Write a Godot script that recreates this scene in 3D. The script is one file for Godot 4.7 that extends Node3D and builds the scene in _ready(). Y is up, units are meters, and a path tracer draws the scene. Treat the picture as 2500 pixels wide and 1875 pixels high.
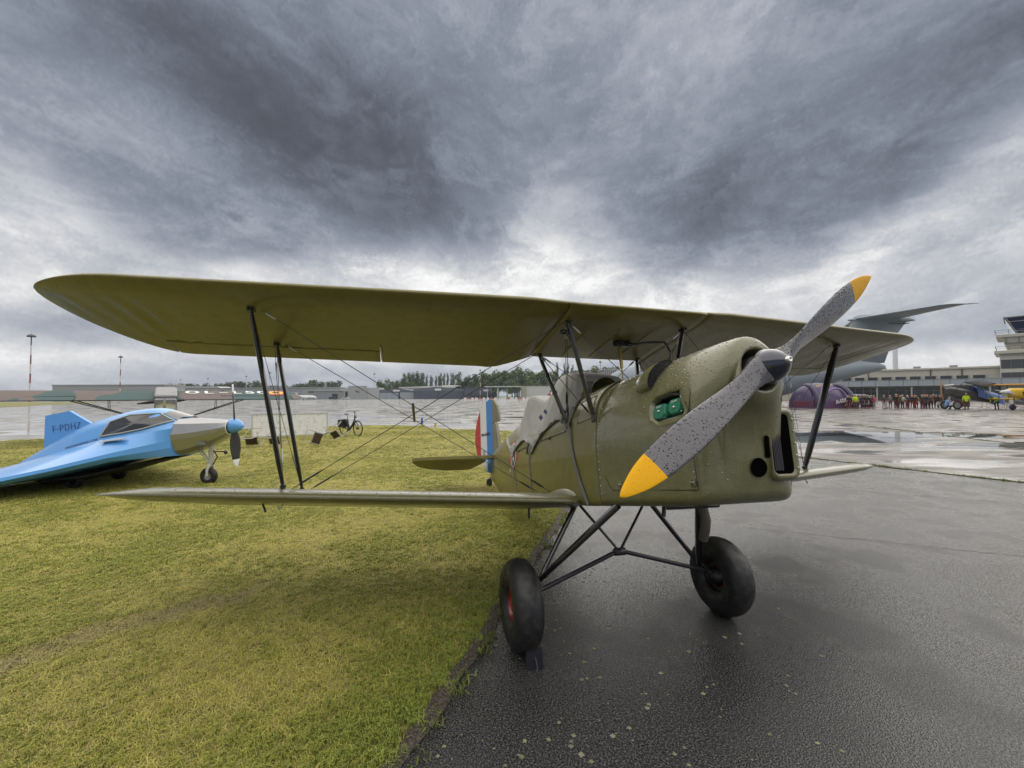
extends Node3D
# An air show on a wet grey day: an olive biplane parked half on grass, half on tarmac.

class G:   # collects triangles, commits them as one mesh
	var st := SurfaceTool.new()
	var col := Color.WHITE
	var n := 0
	func _init() -> void:
		st.begin(Mesh.PRIMITIVE_TRIANGLES)
		st.set_smooth_group(0)
	func flat() -> G:
		st.set_smooth_group(-1)
		return self
	func smooth(g := 0) -> G:
		st.set_smooth_group(g)
		return self
	func tri(a: Vector3, b: Vector3, c: Vector3) -> void:
		for v in [a, b, c]:
			st.set_color(col)
			st.add_vertex(v)
		n += 1
	func quad(a: Vector3, b: Vector3, c: Vector3, d: Vector3) -> void:
		tri(a, b, c)
		tri(a, c, d)
	func loft(rings: Array, closed := true, cap0 := false, cap1 := false) -> G:
		for i in rings.size() - 1:
			var p: PackedVector3Array = rings[i]
			var q: PackedVector3Array = rings[i + 1]
			var m := p.size()
			for k in (m if closed else m - 1):
				var l := (k + 1) % m
				quad(p[k], p[l], q[l], q[k])
		if cap0:
			fan(rings[0], true)
		if cap1:
			fan(rings[rings.size() - 1], false)
		return self
	func fan(r: PackedVector3Array, rev := false) -> void:
		var c := Vector3.ZERO
		for v in r:
			c += v
		c /= r.size()
		for k in r.size():
			var a := r[k]
			var b := r[(k + 1) % r.size()]
			if rev:
				tri(c, b, a)
			else:
				tri(c, a, b)
	func box(c: Vector3, s: Vector3, bev := 0.0, bas := Basis.IDENTITY) -> G:
		flat()
		var rings := []
		var hx := s.x / 2
		var hy := s.y / 2
		var hz := s.z / 2
		var b := minf(bev, minf(hx, minf(hy, hz)) * 0.9)
		var lv := [[-hy, b], [-hy + b, 0.0], [hy - b, 0.0], [hy, b]] if b > 0.0 else [[-hy, 0.0], [hy, 0.0]]
		for e in lv:
			var i: float = e[1]
			var r := PackedVector3Array()
			var o := [[-1, -1], [1, -1], [1, 1], [-1, 1]]
			for q in o:
				var x: float = (hx - i) * q[0]
				var z: float = (hz - i) * q[1]
				if b > 0.0:
					var first: bool = (q[0] * q[1]) > 0
					var p1 := Vector3(x, e[0], z - b * q[1])
					var p2 := Vector3(x - b * q[0], e[0], z)
					r.append(c + bas * (p1 if first else p2))
					r.append(c + bas * (p2 if first else p1))
				else:
					r.append(c + bas * Vector3(x, e[0], z))
			if b > 0.0:   # keep the ring going round in one sense
				r = PackedVector3Array([r[0], r[1], r[2], r[3], r[4], r[5], r[6], r[7]])
			rings.append(r)
		loft(rings, true, true, true)
		return smooth()
	func tube(p: Vector3, q: Vector3, r0: float, r1 := -1.0, m := 8, wide := 1.0, wdir := Vector3.ZERO) -> G:
		return path([p, q], [r0, r0 if r1 < 0 else r1], m, wide, wdir)
	func path(pts: Array, rad: Variant, m := 8, wide := 1.0, wdir := Vector3.ZERO) -> G:
		var rings := []
		var up := Vector3.ZERO
		for i in pts.size():
			var d: Vector3 = (pts[mini(i + 1, pts.size() - 1)] - pts[maxi(i - 1, 0)]).normalized()
			if wdir != Vector3.ZERO:
				up = (wdir - d * wdir.dot(d)).normalized()
			elif i == 0:
				up = d.cross(Vector3.UP if absf(d.y) < 0.9 else Vector3.RIGHT).normalized()
			else:
				up = (up - d * up.dot(d)).normalized()
			var si := d.cross(up)
			var r: float = rad[i] if rad is Array else rad
			var ring := PackedVector3Array()
			for k in m:
				var a := TAU * k / m
				ring.append(pts[i] + up * cos(a) * r * wide + si * sin(a) * r)
			rings.append(ring)
		smooth()
		loft(rings)
		flat()
		fan(rings[0], true)
		fan(rings[rings.size() - 1])
		return smooth()
	func lathe(prof: Array, xf: Transform3D, m := 24, cap0 := false, cap1 := false) -> G:   # prof: [radius, along] along local Z
		var rings := []
		for e in prof:
			var ring := PackedVector3Array()
			for k in m:
				var a := TAU * k / m
				ring.append(xf * Vector3(cos(a) * e[0], sin(a) * e[0], e[1]))
			rings.append(ring)
		return loft(rings, true, cap0, cap1)
	func ball(c: Vector3, s: Vector3, m := 12, k := 8) -> G:
		var prof := []
		for i in k + 1:
			var a := PI * i / k
			prof.append([maxf(sin(a), 0.001), -cos(a)])
		return lathe(prof, Transform3D(Basis.from_scale(s), c), m)
	func prism(poly: PackedVector2Array, depth: float, xf := Transform3D.IDENTITY) -> G:
		flat()
		var t := Geometry2D.triangulate_polygon(poly)
		for i in range(0, t.size(), 3):
			var a := poly[t[i]]
			var b := poly[t[i + 1]]
			var c := poly[t[i + 2]]
			if depth != 0.0:
				tri(xf * Vector3(a.x, a.y, 0), xf * Vector3(b.x, b.y, 0), xf * Vector3(c.x, c.y, 0))
			tri(xf * Vector3(a.x, a.y, depth), xf * Vector3(c.x, c.y, depth), xf * Vector3(b.x, b.y, depth))
		if depth != 0.0:
			for i in poly.size():
				var a := poly[i]
				var b := poly[(i + 1) % poly.size()]
				quad(xf * Vector3(a.x, a.y, 0), xf * Vector3(a.x, a.y, depth), xf * Vector3(b.x, b.y, depth), xf * Vector3(b.x, b.y, 0))
		return smooth()
	func done() -> ArrayMesh:
		st.generate_normals()
		st.index()
		return st.commit()

var names := {}
func numbered(called: String, parent: Node) -> String:
	var key := str(parent.get_instance_id()) + called
	var k: int = names.get(key, 0)
	names[key] = k + 1
	return called if k == 0 else "%s_%03d" % [called, k]
func tag(o: Node3D, label: String, category := "", group := "", kind := "") -> Node3D:
	if label: o.set_meta("label", label)
	if category: o.set_meta("category", category)
	if group: o.set_meta("group", group)
	if kind: o.set_meta("kind", kind)
	return o
func thing(called: String, label: String, category: String, pos := Vector3.ZERO, yaw := 0.0, group := "") -> Node3D:
	var o := Node3D.new()
	o.name = numbered(called, self)
	o.position = pos
	o.rotation_degrees.y = yaw
	add_child(o)
	return tag(o, label, category, group)
func part(called: String, mesh: Mesh, m: Material, parent: Node3D = self, label := "") -> MeshInstance3D:
	var o := MeshInstance3D.new()
	o.name = numbered(called, parent)
	o.mesh = mesh
	o.material_override = m
	parent.add_child(o)
	if label: o.set_meta("label", label)
	return o
func single(called: String, mesh: Mesh, m: Material, label: String, category: String, group := "") -> MeshInstance3D:
	var o := part(called, mesh, m)
	tag(o, label, category, group)
	return o
func struct(called: String, mesh: Mesh, m: Material) -> MeshInstance3D:
	var o := part(called, mesh, m)
	o.set_meta("kind", "structure")
	return o
func dup(o: Node3D, label: String, pos: Vector3, yaw := 0.0) -> Node3D:
	var base := String(o.name)
	var c: Node3D = o.duplicate()
	c.name = numbered(base, self)
	add_child(c)
	c.position = pos
	c.rotation_degrees.y = yaw
	c.set_meta("label", label)
	return c
var mats := {}
func M(r: float, g: float, b: float, rough := 0.6, metal := 0.0, coat := 0.0) -> StandardMaterial3D:   # linear base colour
	var key := "%.4f,%.4f,%.4f,%.2f,%.2f,%.2f" % [r, g, b, rough, metal, coat]
	if not mats.has(key):
		var m := StandardMaterial3D.new()
		m.albedo_color = Color(r, g, b).linear_to_srgb()
		m.roughness = rough
		m.metallic = metal
		m.cull_mode = BaseMaterial3D.CULL_DISABLED
		if coat > 0.0:
			m.clearcoat_enabled = true
			m.clearcoat = coat
			m.clearcoat_roughness = 0.12
		mats[key] = m
	return mats[key]
func vcol(rough := 0.6, metal := 0.0) -> StandardMaterial3D:
	var m := M(1, 1, 1, rough, metal).duplicate() as StandardMaterial3D
	m.vertex_color_use_as_albedo = true
	return m
func noise_tex(sd: int, freq: float, ramp: Array, size := 512, oct := 5, kind := FastNoiseLite.TYPE_SIMPLEX_SMOOTH, normal := false, bump := 4.0) -> NoiseTexture2D:
	var f := FastNoiseLite.new()
	f.seed = sd
	f.noise_type = kind
	f.frequency = freq
	f.fractal_octaves = oct
	var t := NoiseTexture2D.new()
	t.width = size
	t.height = size
	t.seamless = freq < 0.06
	t.noise = f
	if normal:
		t.as_normal_map = true
		t.bump_strength = bump
	elif ramp.size():
		var gr := Gradient.new()
		var off := PackedFloat32Array()
		var cs := PackedColorArray()
		for e in ramp:
			off.append(e[0])
			cs.append((e[1] if e[1] is Color else Color(e[1], e[1], e[1])))
		gr.offsets = off
		gr.colors = cs
		t.color_ramp = gr
	return t
func lin(r: float, g: float, b: float) -> Color:
	return Color(r, g, b).linear_to_srgb()
func triplanar(m: StandardMaterial3D, s: Vector3, world := true) -> StandardMaterial3D:
	m.uv1_triplanar = true
	m.uv1_world_triplanar = world
	m.uv1_scale = s
	return m
func text(s: String, size: float, bold := true, depth := 0.004) -> TextMesh:
	var t := TextMesh.new()
	var f := SystemFont.new()
	f.font_names = PackedStringArray(["Droid Sans"])
	f.font_weight = 700 if bold else 400
	t.font = f
	t.text = s
	t.font_size = 64
	t.pixel_size = size / 46.0     # size = height of the capitals
	t.depth = depth
	t.curve_step = 2.0
	return t
func poly(a: Array) -> PackedVector2Array:
	var r := PackedVector2Array()
	for i in range(0, a.size(), 2):
		r.append(Vector2(a[i], a[i + 1]))
	return r
func ground_sheet(pts: PackedVector2Array, y: float) -> ArrayMesh:   # points are (x, z)
	var g := G.new()
	var t := Geometry2D.triangulate_polygon(pts)
	for i in range(0, t.size(), 3):
		var v := [pts[t[i]], pts[t[i + 1]], pts[t[i + 2]]]
		if (v[1] - v[0]).cross(v[2] - v[0]) < 0:
			v = [v[0], v[2], v[1]]
		g.tri(Vector3(v[0].x, y, v[0].y), Vector3(v[1].x, y, v[1].y), Vector3(v[2].x, y, v[2].y))
	return g.done()
func interp(t: Array, x: float, col := 1) -> float:   # table rows [x, a, b ...], x rising, linear
	if x <= t[0][0]: return t[0][col]
	for i in t.size() - 1:
		if x <= t[i + 1][0]:
			var k: float = (x - t[i][0]) / (t[i + 1][0] - t[i][0])
			return lerpf(t[i][col], t[i + 1][col], k)
	return t[t.size() - 1][col]
func smo(t: Array, x: float, col := 1) -> float:   # the same, as a smooth curve
	var n := t.size()
	if x <= t[0][0]: return t[0][col]
	if x >= t[n - 1][0]: return t[n - 1][col]
	var i := 0
	while x > t[i + 1][0]: i += 1
	var h: float = t[i + 1][0] - t[i][0]
	var s := []
	for j in [i, i + 1]:
		if j == 0 or j == n - 1:
			s.append((t[i + 1][col] - t[i][col]) / h)
		else:
			s.append((t[j + 1][col] - t[j - 1][col]) / (t[j + 1][0] - t[j - 1][0]))
	var u: float = (x - t[i][0]) / h
	return t[i][col] * (2 * u * u * u - 3 * u * u + 1) + s[0] * h * (u * u * u - 2 * u * u + u) + t[i + 1][col] * (3 * u * u - 2 * u * u * u) + s[1] * h * (u * u * u - u * u)

const SKY_W := 2560
func make_sky() -> ImageTexture:
	# masses of cloud: azimuth, height, two half-widths, turn (degrees) and how much lighter or darker (hundredths)
	var masses := [[-32,32,10,4,-23,-22],[-22,29,9,4,-11,-20],[-11,27,8,4,-22,-17],[-6,32,10,7,6,-10],[-40,34,4,2,-12,-12],[38,25,12,5,20,-26],[24,24,7,4,8,-18],[49,30,9,5,10,-20],[14,28,7,4,-40,-8],[30,18,6,3,4,-10],[-46,22,6,3,5,-14],[-34,18,7,2,7,-13],[-41,20,5,2,8,-6],[-22,24,5,3,-9,-10],[-48,34,7,4,-6,-12],[-54,27,5,3,0,-7],[42,38,9,4,8,-10],[3,15,12,4,-2,25],[-14,15,6,3,0,22],[-25,22,4,3,-8,14],[-50,13,4,3,29,24],[-34,14,5,1,9,24],[8,16,3,2,-35,10],[48,18,8,3,26,22],[51,22,2,2,2,8],[24,12,7,3,5,20],[-49,24,3,2,75,6],[-38,26,4,3,-34,10],[-43,27,3,2,-38,6],[6,23,4,3,-4,5],[42,14,7,3,14,5],[-42,8,19,2,3,6],[-49,4,9,1,4,14],[45,5,5,1,9,-10],[45,3,6,1,-3,22],[44,20,3,1,15,-10],[-13,40,8,4,-63,3],[3,41,8,6,-21,2],[24,40,5,4,7,3],[-20,36,9,4,-20,-7],[-42,13,7,1,5,-5],[-48,7,4,1,3,-5],[0,6,39,1,0,12],[-30,7,15,1,4,-4]]
	var cw := SKY_W / 4
	var ch := SKY_W / 8
	var low := Image.create_empty(cw, ch, false, Image.FORMAT_RF)
	var bl := []
	for b in masses:
		var az := deg_to_rad(b[0])
		var el := deg_to_rad(b[1])
		var c := Vector3(sin(az) * cos(el), sin(el), -cos(az) * cos(el))
		var e := Vector3(cos(az), 0, sin(az))
		var nn := e.cross(c)
		if nn.y < 0: nn = -nn
		var t := deg_to_rad(b[4])
		bl.append([c, (e * cos(t) + nn * sin(t)) / tan(deg_to_rad(b[2] * 1.15)), (nn * cos(t) - e * sin(t)) / tan(deg_to_rad(b[3] * 1.25)), b[5] / 100.0])
	for y in ch / 2 + 2:
		for x in cw:
			var az := TAU * (x + 0.5) / cw
			var po := PI * (y + 0.5) / ch
			var d := Vector3(sin(az) * sin(po), cos(po), -cos(az) * sin(po))
			var v := 0.0
			for b in bl:
				var w: float = d.dot(b[0])
				if w > 0.5:
					var p: float = d.dot(b[1]) / w
					var q: float = d.dot(b[2]) / w
					var r := p * p + q * q
					if r < 12.0:
						v += b[3] * exp(-0.5 * r)
			low.set_pixel(x, y, Color(v, 0, 0))
	var f1 := FastNoiseLite.new()
	f1.seed = 7
	f1.frequency = 0.55
	f1.fractal_octaves = 4
	f1.domain_warp_enabled = true
	f1.domain_warp_amplitude = 0.9
	f1.domain_warp_frequency = 0.5
	var f2 := FastNoiseLite.new()
	f2.seed = 21
	f2.frequency = 2.0
	f2.fractal_octaves = 6
	f2.domain_warp_enabled = true
	f2.domain_warp_amplitude = 0.5
	f2.domain_warp_frequency = 1.3
	low.resize(SKY_W, SKY_W / 2, Image.INTERPOLATE_CUBIC)
	var mass := low.get_data().to_float32_array()
	var out := PackedFloat32Array()
	out.resize(SKY_W * SKY_W / 2 * 3)
	var at := 0
	for y in SKY_W / 2:
		var po := PI * (y + 0.5) / (SKY_W / 2)
		var sy := cos(po)
		var sh := sin(po)
		if sy < -0.02:
			break
		var hor := clampf(sy / 0.30, 0.0, 1.0)
		for x in SKY_W:
			var az := TAU * (x + 0.5) / SKY_W
			var dx := sin(az) * sh
			var dz := -cos(az) * sh
			var k := 1.0 / (maxf(sy, 0.0) + 0.16)
			var qx := dx * k
			var qz := dz * k
			var a := f1.get_noise_2d(qx * 1.0, qz * 0.55)
			var bb := 0.5 * f2.get_noise_2d(qx * 0.9, qz * 0.7) + 0.75 * f2.get_noise_3d(dx * 2.0, sy * 3.4 + 5.0, dz * 2.0)
			var b3 := f2.get_noise_3d(dx * 1.5 + 9.0 + a * 0.25, sy * 3.0, dz * 1.5)
			var m := mass[y * SKY_W + x]
			if m < 0.0: m = -0.29 * (1.0 - exp(m / 0.29))
			var v := SKYBASE + 0.07 * exp(-sy * sy / 0.05) + m * 0.95 + a * 0.12 + (bb * 0.085 + (absf(b3) * 2.0 - 0.42) * 0.085) * (1.0 + 1.1 * clampf(m * 3.0, 0.0, 1.0)) * (0.65 + 0.35 * hor)
			v = 0.33 + 0.5 * ((v - 0.33) + sqrt((v - 0.33) * (v - 0.33) + 0.003))     # a soft floor: cloud bases are never black
			v = minf(v, 0.93 + 0.07 * (1.0 - exp(-maxf(v - 0.93, 0.0) * 8.0)))
			var w := smoothstep(0.46, 0.92, v)
			var l := pow(v, 2.25)
			out[at] = l * lerpf(0.86, 1.0, w)
			out[at + 1] = l * lerpf(0.97, 1.0, w)
			out[at + 2] = l * lerpf(1.20, 1.0, w)
			at += 3
	var gl := [0.10, 0.105, 0.09]
	while at < out.size():
		out[at] = gl[0]
		out[at + 1] = gl[1]
		out[at + 2] = gl[2]
		at += 3
	return ImageTexture.create_from_image(Image.create_from_data(SKY_W, SKY_W / 2, false, Image.FORMAT_RGBF, out.to_byte_array()))
const SKYBASE := 0.63

var rng := RandomNumberGenerator.new()
var paint: StandardMaterial3D
var fabric: StandardMaterial3D
var black_gloss: StandardMaterial3D
var steel: StandardMaterial3D
var rubber: StandardMaterial3D
var void_mat: StandardMaterial3D

func _ready() -> void:
	rng.seed = 4711
	var cam := Camera3D.new()
	cam.name = "camera"
	cam.transform = Transform3D(Basis(Vector3.RIGHT, 0.028915) * Basis(Vector3.BACK, -0.0038), Vector3(0, 1.7985, 0))
	cam.fov = 86.03
	cam.near = 0.05
	cam.far = 6000.0
	add_child(cam)
	cam.current = true
	var env := Environment.new()
	env.background_mode = Environment.BG_SKY
	var sky := Sky.new()
	var pan := PanoramaSkyMaterial.new()
	pan.panorama = make_sky()
	sky.sky_material = pan
	env.sky = sky
	env.background_energy_multiplier = 0.42
	env.tonemap_mode = Environment.TONE_MAPPER_LINEAR
	env.tonemap_exposure = 2.6
	env.fog_enabled = true
	env.fog_density = 0.0002
	env.fog_light_color = Color(0.78, 0.82, 0.86)
	env.sdfgi_enabled = true
	env.ssao_enabled = true
	env.ssil_enabled = true
	var we := WorldEnvironment.new()
	we.name = "world_environment"
	we.environment = env
	add_child(we)
	var sun := DirectionalLight3D.new()
	sun.name = "sun"
	sun.light_color = Color(1.0, 0.97, 0.92)
	sun.light_energy = 0.5
	sun.light_angular_distance = 140.0
	sun.shadow_enabled = true
	sun.rotation_degrees = Vector3(-76, 150, 0)
	add_child(sun)

	paint = M(0.145, 0.142, 0.064, 0.34, 0.0, 0.5).duplicate()
	drops(paint, 1.9, 0.14)
	fabric = M(0.170, 0.150, 0.038, 0.42, 0.0, 0.25)
	black_gloss = M(0.012, 0.012, 0.014, 0.22, 0.0, 0.5)
	steel = M(0.55, 0.55, 0.54, 0.32, 1.0)
	rubber = M(0.014, 0.014, 0.016, 0.38)

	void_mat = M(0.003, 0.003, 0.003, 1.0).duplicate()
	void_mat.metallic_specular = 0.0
	paint.albedo_texture = noise_tex(61, 0.012, [[0.2, Color(0.91, 0.905, 0.90)], [0.5, Color(0.97, 0.97, 0.97)], [0.8, Color(1, 1, 1)]], 512, 6)
	fabric = fabric.duplicate()
	fabric.albedo_texture = noise_tex(62, 0.010, [[0.2, Color(0.93, 0.925, 0.91)], [0.6, Color(1, 1, 1)]], 512, 6)
	triplanar(fabric, Vector3(1.1, 1.1, 1.1), false)
	rubber = rubber.duplicate()
	rubber.roughness_texture = noise_tex(63, 0.02, [[0.2, 0.28], [0.6, 0.5], [0.85, 0.7]], 256, 5)
	rubber.roughness = 1.0
	rubber.albedo_color = Color.WHITE
	rubber.albedo_texture = noise_tex(64, 0.03, [[0.3, lin(0.010, 0.010, 0.012)], [0.65, lin(0.018, 0.018, 0.019)], [0.85, lin(0.045, 0.042, 0.038)]], 256, 5)
	triplanar(rubber, Vector3(2.2, 2.2, 2.2), false)

	grounds()
	biplane()
	blue_aircraft()
	camouflaged_aircraft()
	things_on_the_grass()
	left_background()
	right_background()

var drop_tex: ImageTexture
func drops(m: StandardMaterial3D, s: float, h: float) -> void:   # rain beads as relief
	if drop_tex == null:
		var n := 1024
		var a := PackedFloat32Array()
		a.resize(n * n)
		for i in 3000:
			var cx := rng.randi_range(0, n - 1)
			var cy := rng.randi_range(0, n - 1)
			var r := int(3.0 + 7.0 * pow(rng.randf(), 2.5))
			for y in range(-r, r + 1):
				for x in range(-r, r + 1):
					var q := 1.0 - float(x * x + y * y) / float(r * r)
					if q > 0:
						var j := ((cy + y + n) % n) * n + (cx + x + n) % n
						a[j] = maxf(a[j], sqrt(q) * r / 10.0)
		drop_tex = ImageTexture.create_from_image(Image.create_from_data(n, n, false, Image.FORMAT_RF, a.to_byte_array()))
	m.heightmap_enabled = true
	m.heightmap_texture = drop_tex
	m.heightmap_scale = h
	triplanar(m, Vector3(s, s, s), false)

func beads(src: MeshInstance3D, count: int, min_up: float, size: float, m: Material, body_up: Vector3) -> void:   # rain beads lying on a surface
	var fa := src.mesh.get_faces()
	var n := fa.size() / 3
	var cum := PackedFloat32Array()
	var tot := 0.0
	for i in n:
		var nn := (fa[i * 3 + 2] - fa[i * 3]).cross(fa[i * 3 + 1] - fa[i * 3])
		var ar := nn.length()
		var w := 0.0
		if ar > 1e-9:
			w = ar * clampf((nn / ar).dot(body_up) - min_up, 0.0, 0.5)
		tot += w
		cum.append(tot)
	if tot <= 0.0: return
	var bead := G.new().ball(Vector3.ZERO, Vector3(1, 1, 0.5), 7, 4).done()
	var mm := MultiMesh.new()
	mm.transform_format = MultiMesh.TRANSFORM_3D
	mm.mesh = bead
	mm.instance_count = count
	var buf := PackedFloat32Array()
	for k in count:
		var i := cum.bsearch(rng.randf() * tot)
		i = mini(i, n - 1)
		var u := rng.randf()
		var v := rng.randf()
		if u + v > 1.0:
			u = 1.0 - u
			v = 1.0 - v
		var p := fa[i * 3] + (fa[i * 3 + 1] - fa[i * 3]) * u + (fa[i * 3 + 2] - fa[i * 3]) * v
		var nn := (fa[i * 3 + 2] - fa[i * 3]).cross(fa[i * 3 + 1] - fa[i * 3]).normalized()
		var s := size * (0.45 + 1.1 * pow(rng.randf(), 3.0))
		var q := Basis.looking_at(-nn, Vector3(0.3, 0.9, 0.2)).scaled(Vector3.ONE) * Basis.from_scale(Vector3(s, s * rng.randf_range(0.8, 1.3), s))
		for r in 3:
			buf.append_array([q.x[r], q.y[r], q.z[r], p[r]])
	mm.buffer = buf
	var o := MultiMeshInstance3D.new()
	o.name = numbered("rain_drops", src)
	o.multimesh = mm
	o.material_override = m
	src.add_child(o)
	o.set_meta("kind", "stuff")

func edge_x(z: float) -> float:   # where the grass ends and the tarmac begins
	return smo([[-22.0, 1.2], [-14.0, 1.9], [-9.0, 1.45], [-5.87, 0.64], [-5.13, 0.40], [-3.57, -0.12], [-3.16, -0.20], [-2.54, -0.41], [-2.04, -0.58], [-1.0, -1.0], [1.0, -1.8], [6.0, -3.8]], z)
func far_z(x: float) -> float:   # where the grass ends towards the apron
	return smo([[-60.0, 8.0], [-40.0, -5.0], [-30.0, -11.0], [-21.0, -17.4], [-15.3, -22.6], [-12.0, -24.6], [-7.2, -25.4], [-3.2, -22.4], [0.1, -21.0], [1.3, -20.0]], x)

func blade_tuft(nb: int, hgt: float, spread: float, lean: float, wid: float) -> ArrayMesh:
	var g := G.new().flat()
	for i in nb:
		var a := rng.randf() * TAU
		var p := Vector3(cos(a), 0, sin(a)) * spread * sqrt(rng.randf())
		var b := rng.randf() * TAU
		var o := Vector3(cos(b), 0, sin(b))
		var s := Vector3(-o.z, 0, o.x) * wid * rng.randf_range(0.7, 1.3)
		var h := hgt * rng.randf_range(0.5, 1.2)
		var le := lean * rng.randf_range(0.3, 1.4)
		var mid := p + Vector3.UP * h * 0.65 + o * h * le * 0.45
		var top := p + Vector3.UP * h * maxf(1.0 - le * 0.45, 0.35) + o * h * (le * 1.15 + 0.1)
		var base := p - Vector3.UP * 0.01
		g.quad(base - s, mid - s * 0.8, mid + s * 0.8, base + s)
		g.tri(mid - s * 0.8, top, mid + s * 0.8)
	return g.done()
func scatter(called: String, mesh: Mesh, m: Material, xf: Array, cols: PackedColorArray, label: String, category: String) -> void:
	var mm := MultiMesh.new()
	mm.transform_format = MultiMesh.TRANSFORM_3D
	mm.use_colors = true
	mm.mesh = mesh
	mm.instance_count = xf.size()
	var buf := PackedFloat32Array()
	buf.resize(xf.size() * 16)
	var k := 0
	for i in xf.size():
		var t: Transform3D = xf[i]
		for r in 3:
			buf[k] = t.basis.x[r]
			buf[k + 1] = t.basis.y[r]
			buf[k + 2] = t.basis.z[r]
			buf[k + 3] = t.origin[r]
			k += 4
		var c := cols[i]
		buf[k] = c.r
		buf[k + 1] = c.g
		buf[k + 2] = c.b
		buf[k + 3] = 1.0
		k += 4
	mm.buffer = buf
	var o := MultiMeshInstance3D.new()
	o.name = numbered(called, self)
	o.multimesh = mm
	o.material_override = m
	add_child(o)
	tag(o, label, category, "", "stuff")

func grounds() -> void:
	# far field to the horizon
	var field := M(0.07, 0.10, 0.025, 0.9)
	struct("ground", ground_sheet(poly([-4000, 1500, 4000, 1500, 4000, -4500, -4000, -4500]), -0.06), field)
	# wet concrete apron
	var con := StandardMaterial3D.new()
	con.albedo_texture = noise_tex(3, 0.012, [[0.25, lin(0.10, 0.098, 0.094)], [0.5, lin(0.15, 0.147, 0.14)], [0.75, lin(0.20, 0.195, 0.182)]], 1024, 6)
	con.roughness_texture = noise_tex(5, 0.009, [[0.34, 0.05], [0.47, 0.14], [0.53, 0.42], [0.72, 0.6]], 1024, 6)
	con.roughness = 1.0
	triplanar(con, Vector3(0.022, 0.1, 0.075))
	con.metallic_specular = 0.6
	struct("apron", ground_sheet(poly([-330, 60, 260, 60, 420, -140, 300, -420, -420, -420, -420, -150]), 0.0), con)
	var dry := StandardMaterial3D.new()
	dry.albedo_texture = noise_tex(23, 0.014, [[0.25, lin(0.085, 0.08, 0.072)], [0.5, lin(0.13, 0.123, 0.112)], [0.75, lin(0.185, 0.175, 0.158)]], 1024, 6)
	dry.roughness_texture = noise_tex(25, 0.008, [[0.28, 0.10], [0.42, 0.26], [0.52, 0.45], [0.75, 0.62]], 1024, 6)
	dry.roughness = 1.0
	triplanar(dry, Vector3(0.03, 0.1, 0.08))
	struct("concrete_apron", ground_sheet(poly([1.2, -24.0, 30.0, -60.0, 60.0, -150.0, 260.0, -150.0, 260.0, 50.0, 22.0, 40.0, 18.0, 5.0]), 0.003), dry)
	var lawn := M(1, 1, 1, 0.95).duplicate() as StandardMaterial3D
	lawn.albedo_color = Color.WHITE
	lawn.albedo_texture = noise_tex(9, 0.02, [[0.3, lin(0.10, 0.115, 0.022)], [0.5, lin(0.18, 0.17, 0.045)], [0.72, lin(0.25, 0.215, 0.075)]], 512, 5)
	triplanar(lawn, Vector3(0.35, 0.35, 0.35))
	# far field of grass on the left, past the taxiway
	struct("grass_field", ground_sheet(poly([-420, -30, -150, -40, -92, -66, -98, -82, -112, -98, -160, -165, -420, -190]), 0.02), lawn)
	# dark wet tarmac on the right
	var tar := StandardMaterial3D.new()
	tar.albedo_texture = noise_tex(11, 0.16, [[0.2, lin(0.008, 0.008, 0.009)], [0.5, lin(0.034, 0.034, 0.035)], [0.66, lin(0.062, 0.062, 0.062)], [0.84, lin(0.17, 0.168, 0.16)]], 2048, 2)
	tar.heightmap_enabled = true
	tar.heightmap_texture = noise_tex(13, 0.18, [], 2048, 2)
	tar.heightmap_scale = 0.36
	tar.roughness_texture = noise_tex(15, 0.0035, [[0.25, 0.10], [0.5, 0.22], [0.75, 0.40]], 1024, 6)
	tar.roughness = 1.0
	tar.metallic_specular = 0.48
	triplanar(tar, Vector3(0.24, 0.24, 0.24))
	var pts := PackedVector2Array()
	for i in 60:
		var z := 6.0 - i * 0.5
		if z < -20.5: break
		pts.append(Vector2(edge_x(z) + 0.01, z))
	pts.append_array(poly([2.1, -22.3, 2.9, -21.2, 4.9, -17.6, 8.59, -11.27, 9.26, -9.84, 10.29, -8.33, 14.6, -1.0, 18.7, 6.0]))
	struct("tarmac", ground_sheet(pts, 0.006), tar)
	# the lawn
	var lp := PackedVector2Array()
	for i in 54:
		var z := 6.0 - i * 0.5
		if z < -20.2: break
		lp.append(Vector2(edge_x(z) - 0.03, z))
	for i in 62:
		var x := 1.0 - i
		lp.append(Vector2(x, far_z(x)))
	struct("lawn", ground_sheet(lp, 0.014), lawn)
	# strip of bare soil along the edge
	var g := G.new()
	var prev := []
	for i in 130:
		var z := 4.0 - i * 0.185
		var x := edge_x(z)
		var w := 0.035 + 0.012 * sin(i * 1.7) + 0.02 * rng.randf()
		var row := []
		for k in 5:
			var u := k / 4.0
			row.append(Vector3(x - 0.07 + (w + 0.07) * u + 0.012 * rng.randf(), 0.012 + (0.03 * sin(PI * u) + 0.012 * rng.randf()) * (1.0 if k > 0 and k < 4 else 0.0), z))
		if prev.size():
			for k in 4:
				g.quad(prev[k], prev[k + 1], row[k + 1], row[k])
		prev = row
	var soil := StandardMaterial3D.new()
	soil.albedo_texture = noise_tex(17, 0.05, [[0.25, lin(0.035, 0.028, 0.021)], [0.5, lin(0.085, 0.07, 0.053)], [0.8, lin(0.15, 0.13, 0.10)]], 512, 5)
	soil.roughness = 0.75
	soil.heightmap_enabled = true
	soil.heightmap_texture = noise_tex(18, 0.06, [], 512, 4)
	soil.heightmap_scale = 3.0
	triplanar(soil, Vector3(1.6, 1.6, 1.6))
	tag(struct("soil_strip", g.done(), soil), "strip of bare brown soil between lawn and dark tarmac")
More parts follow.
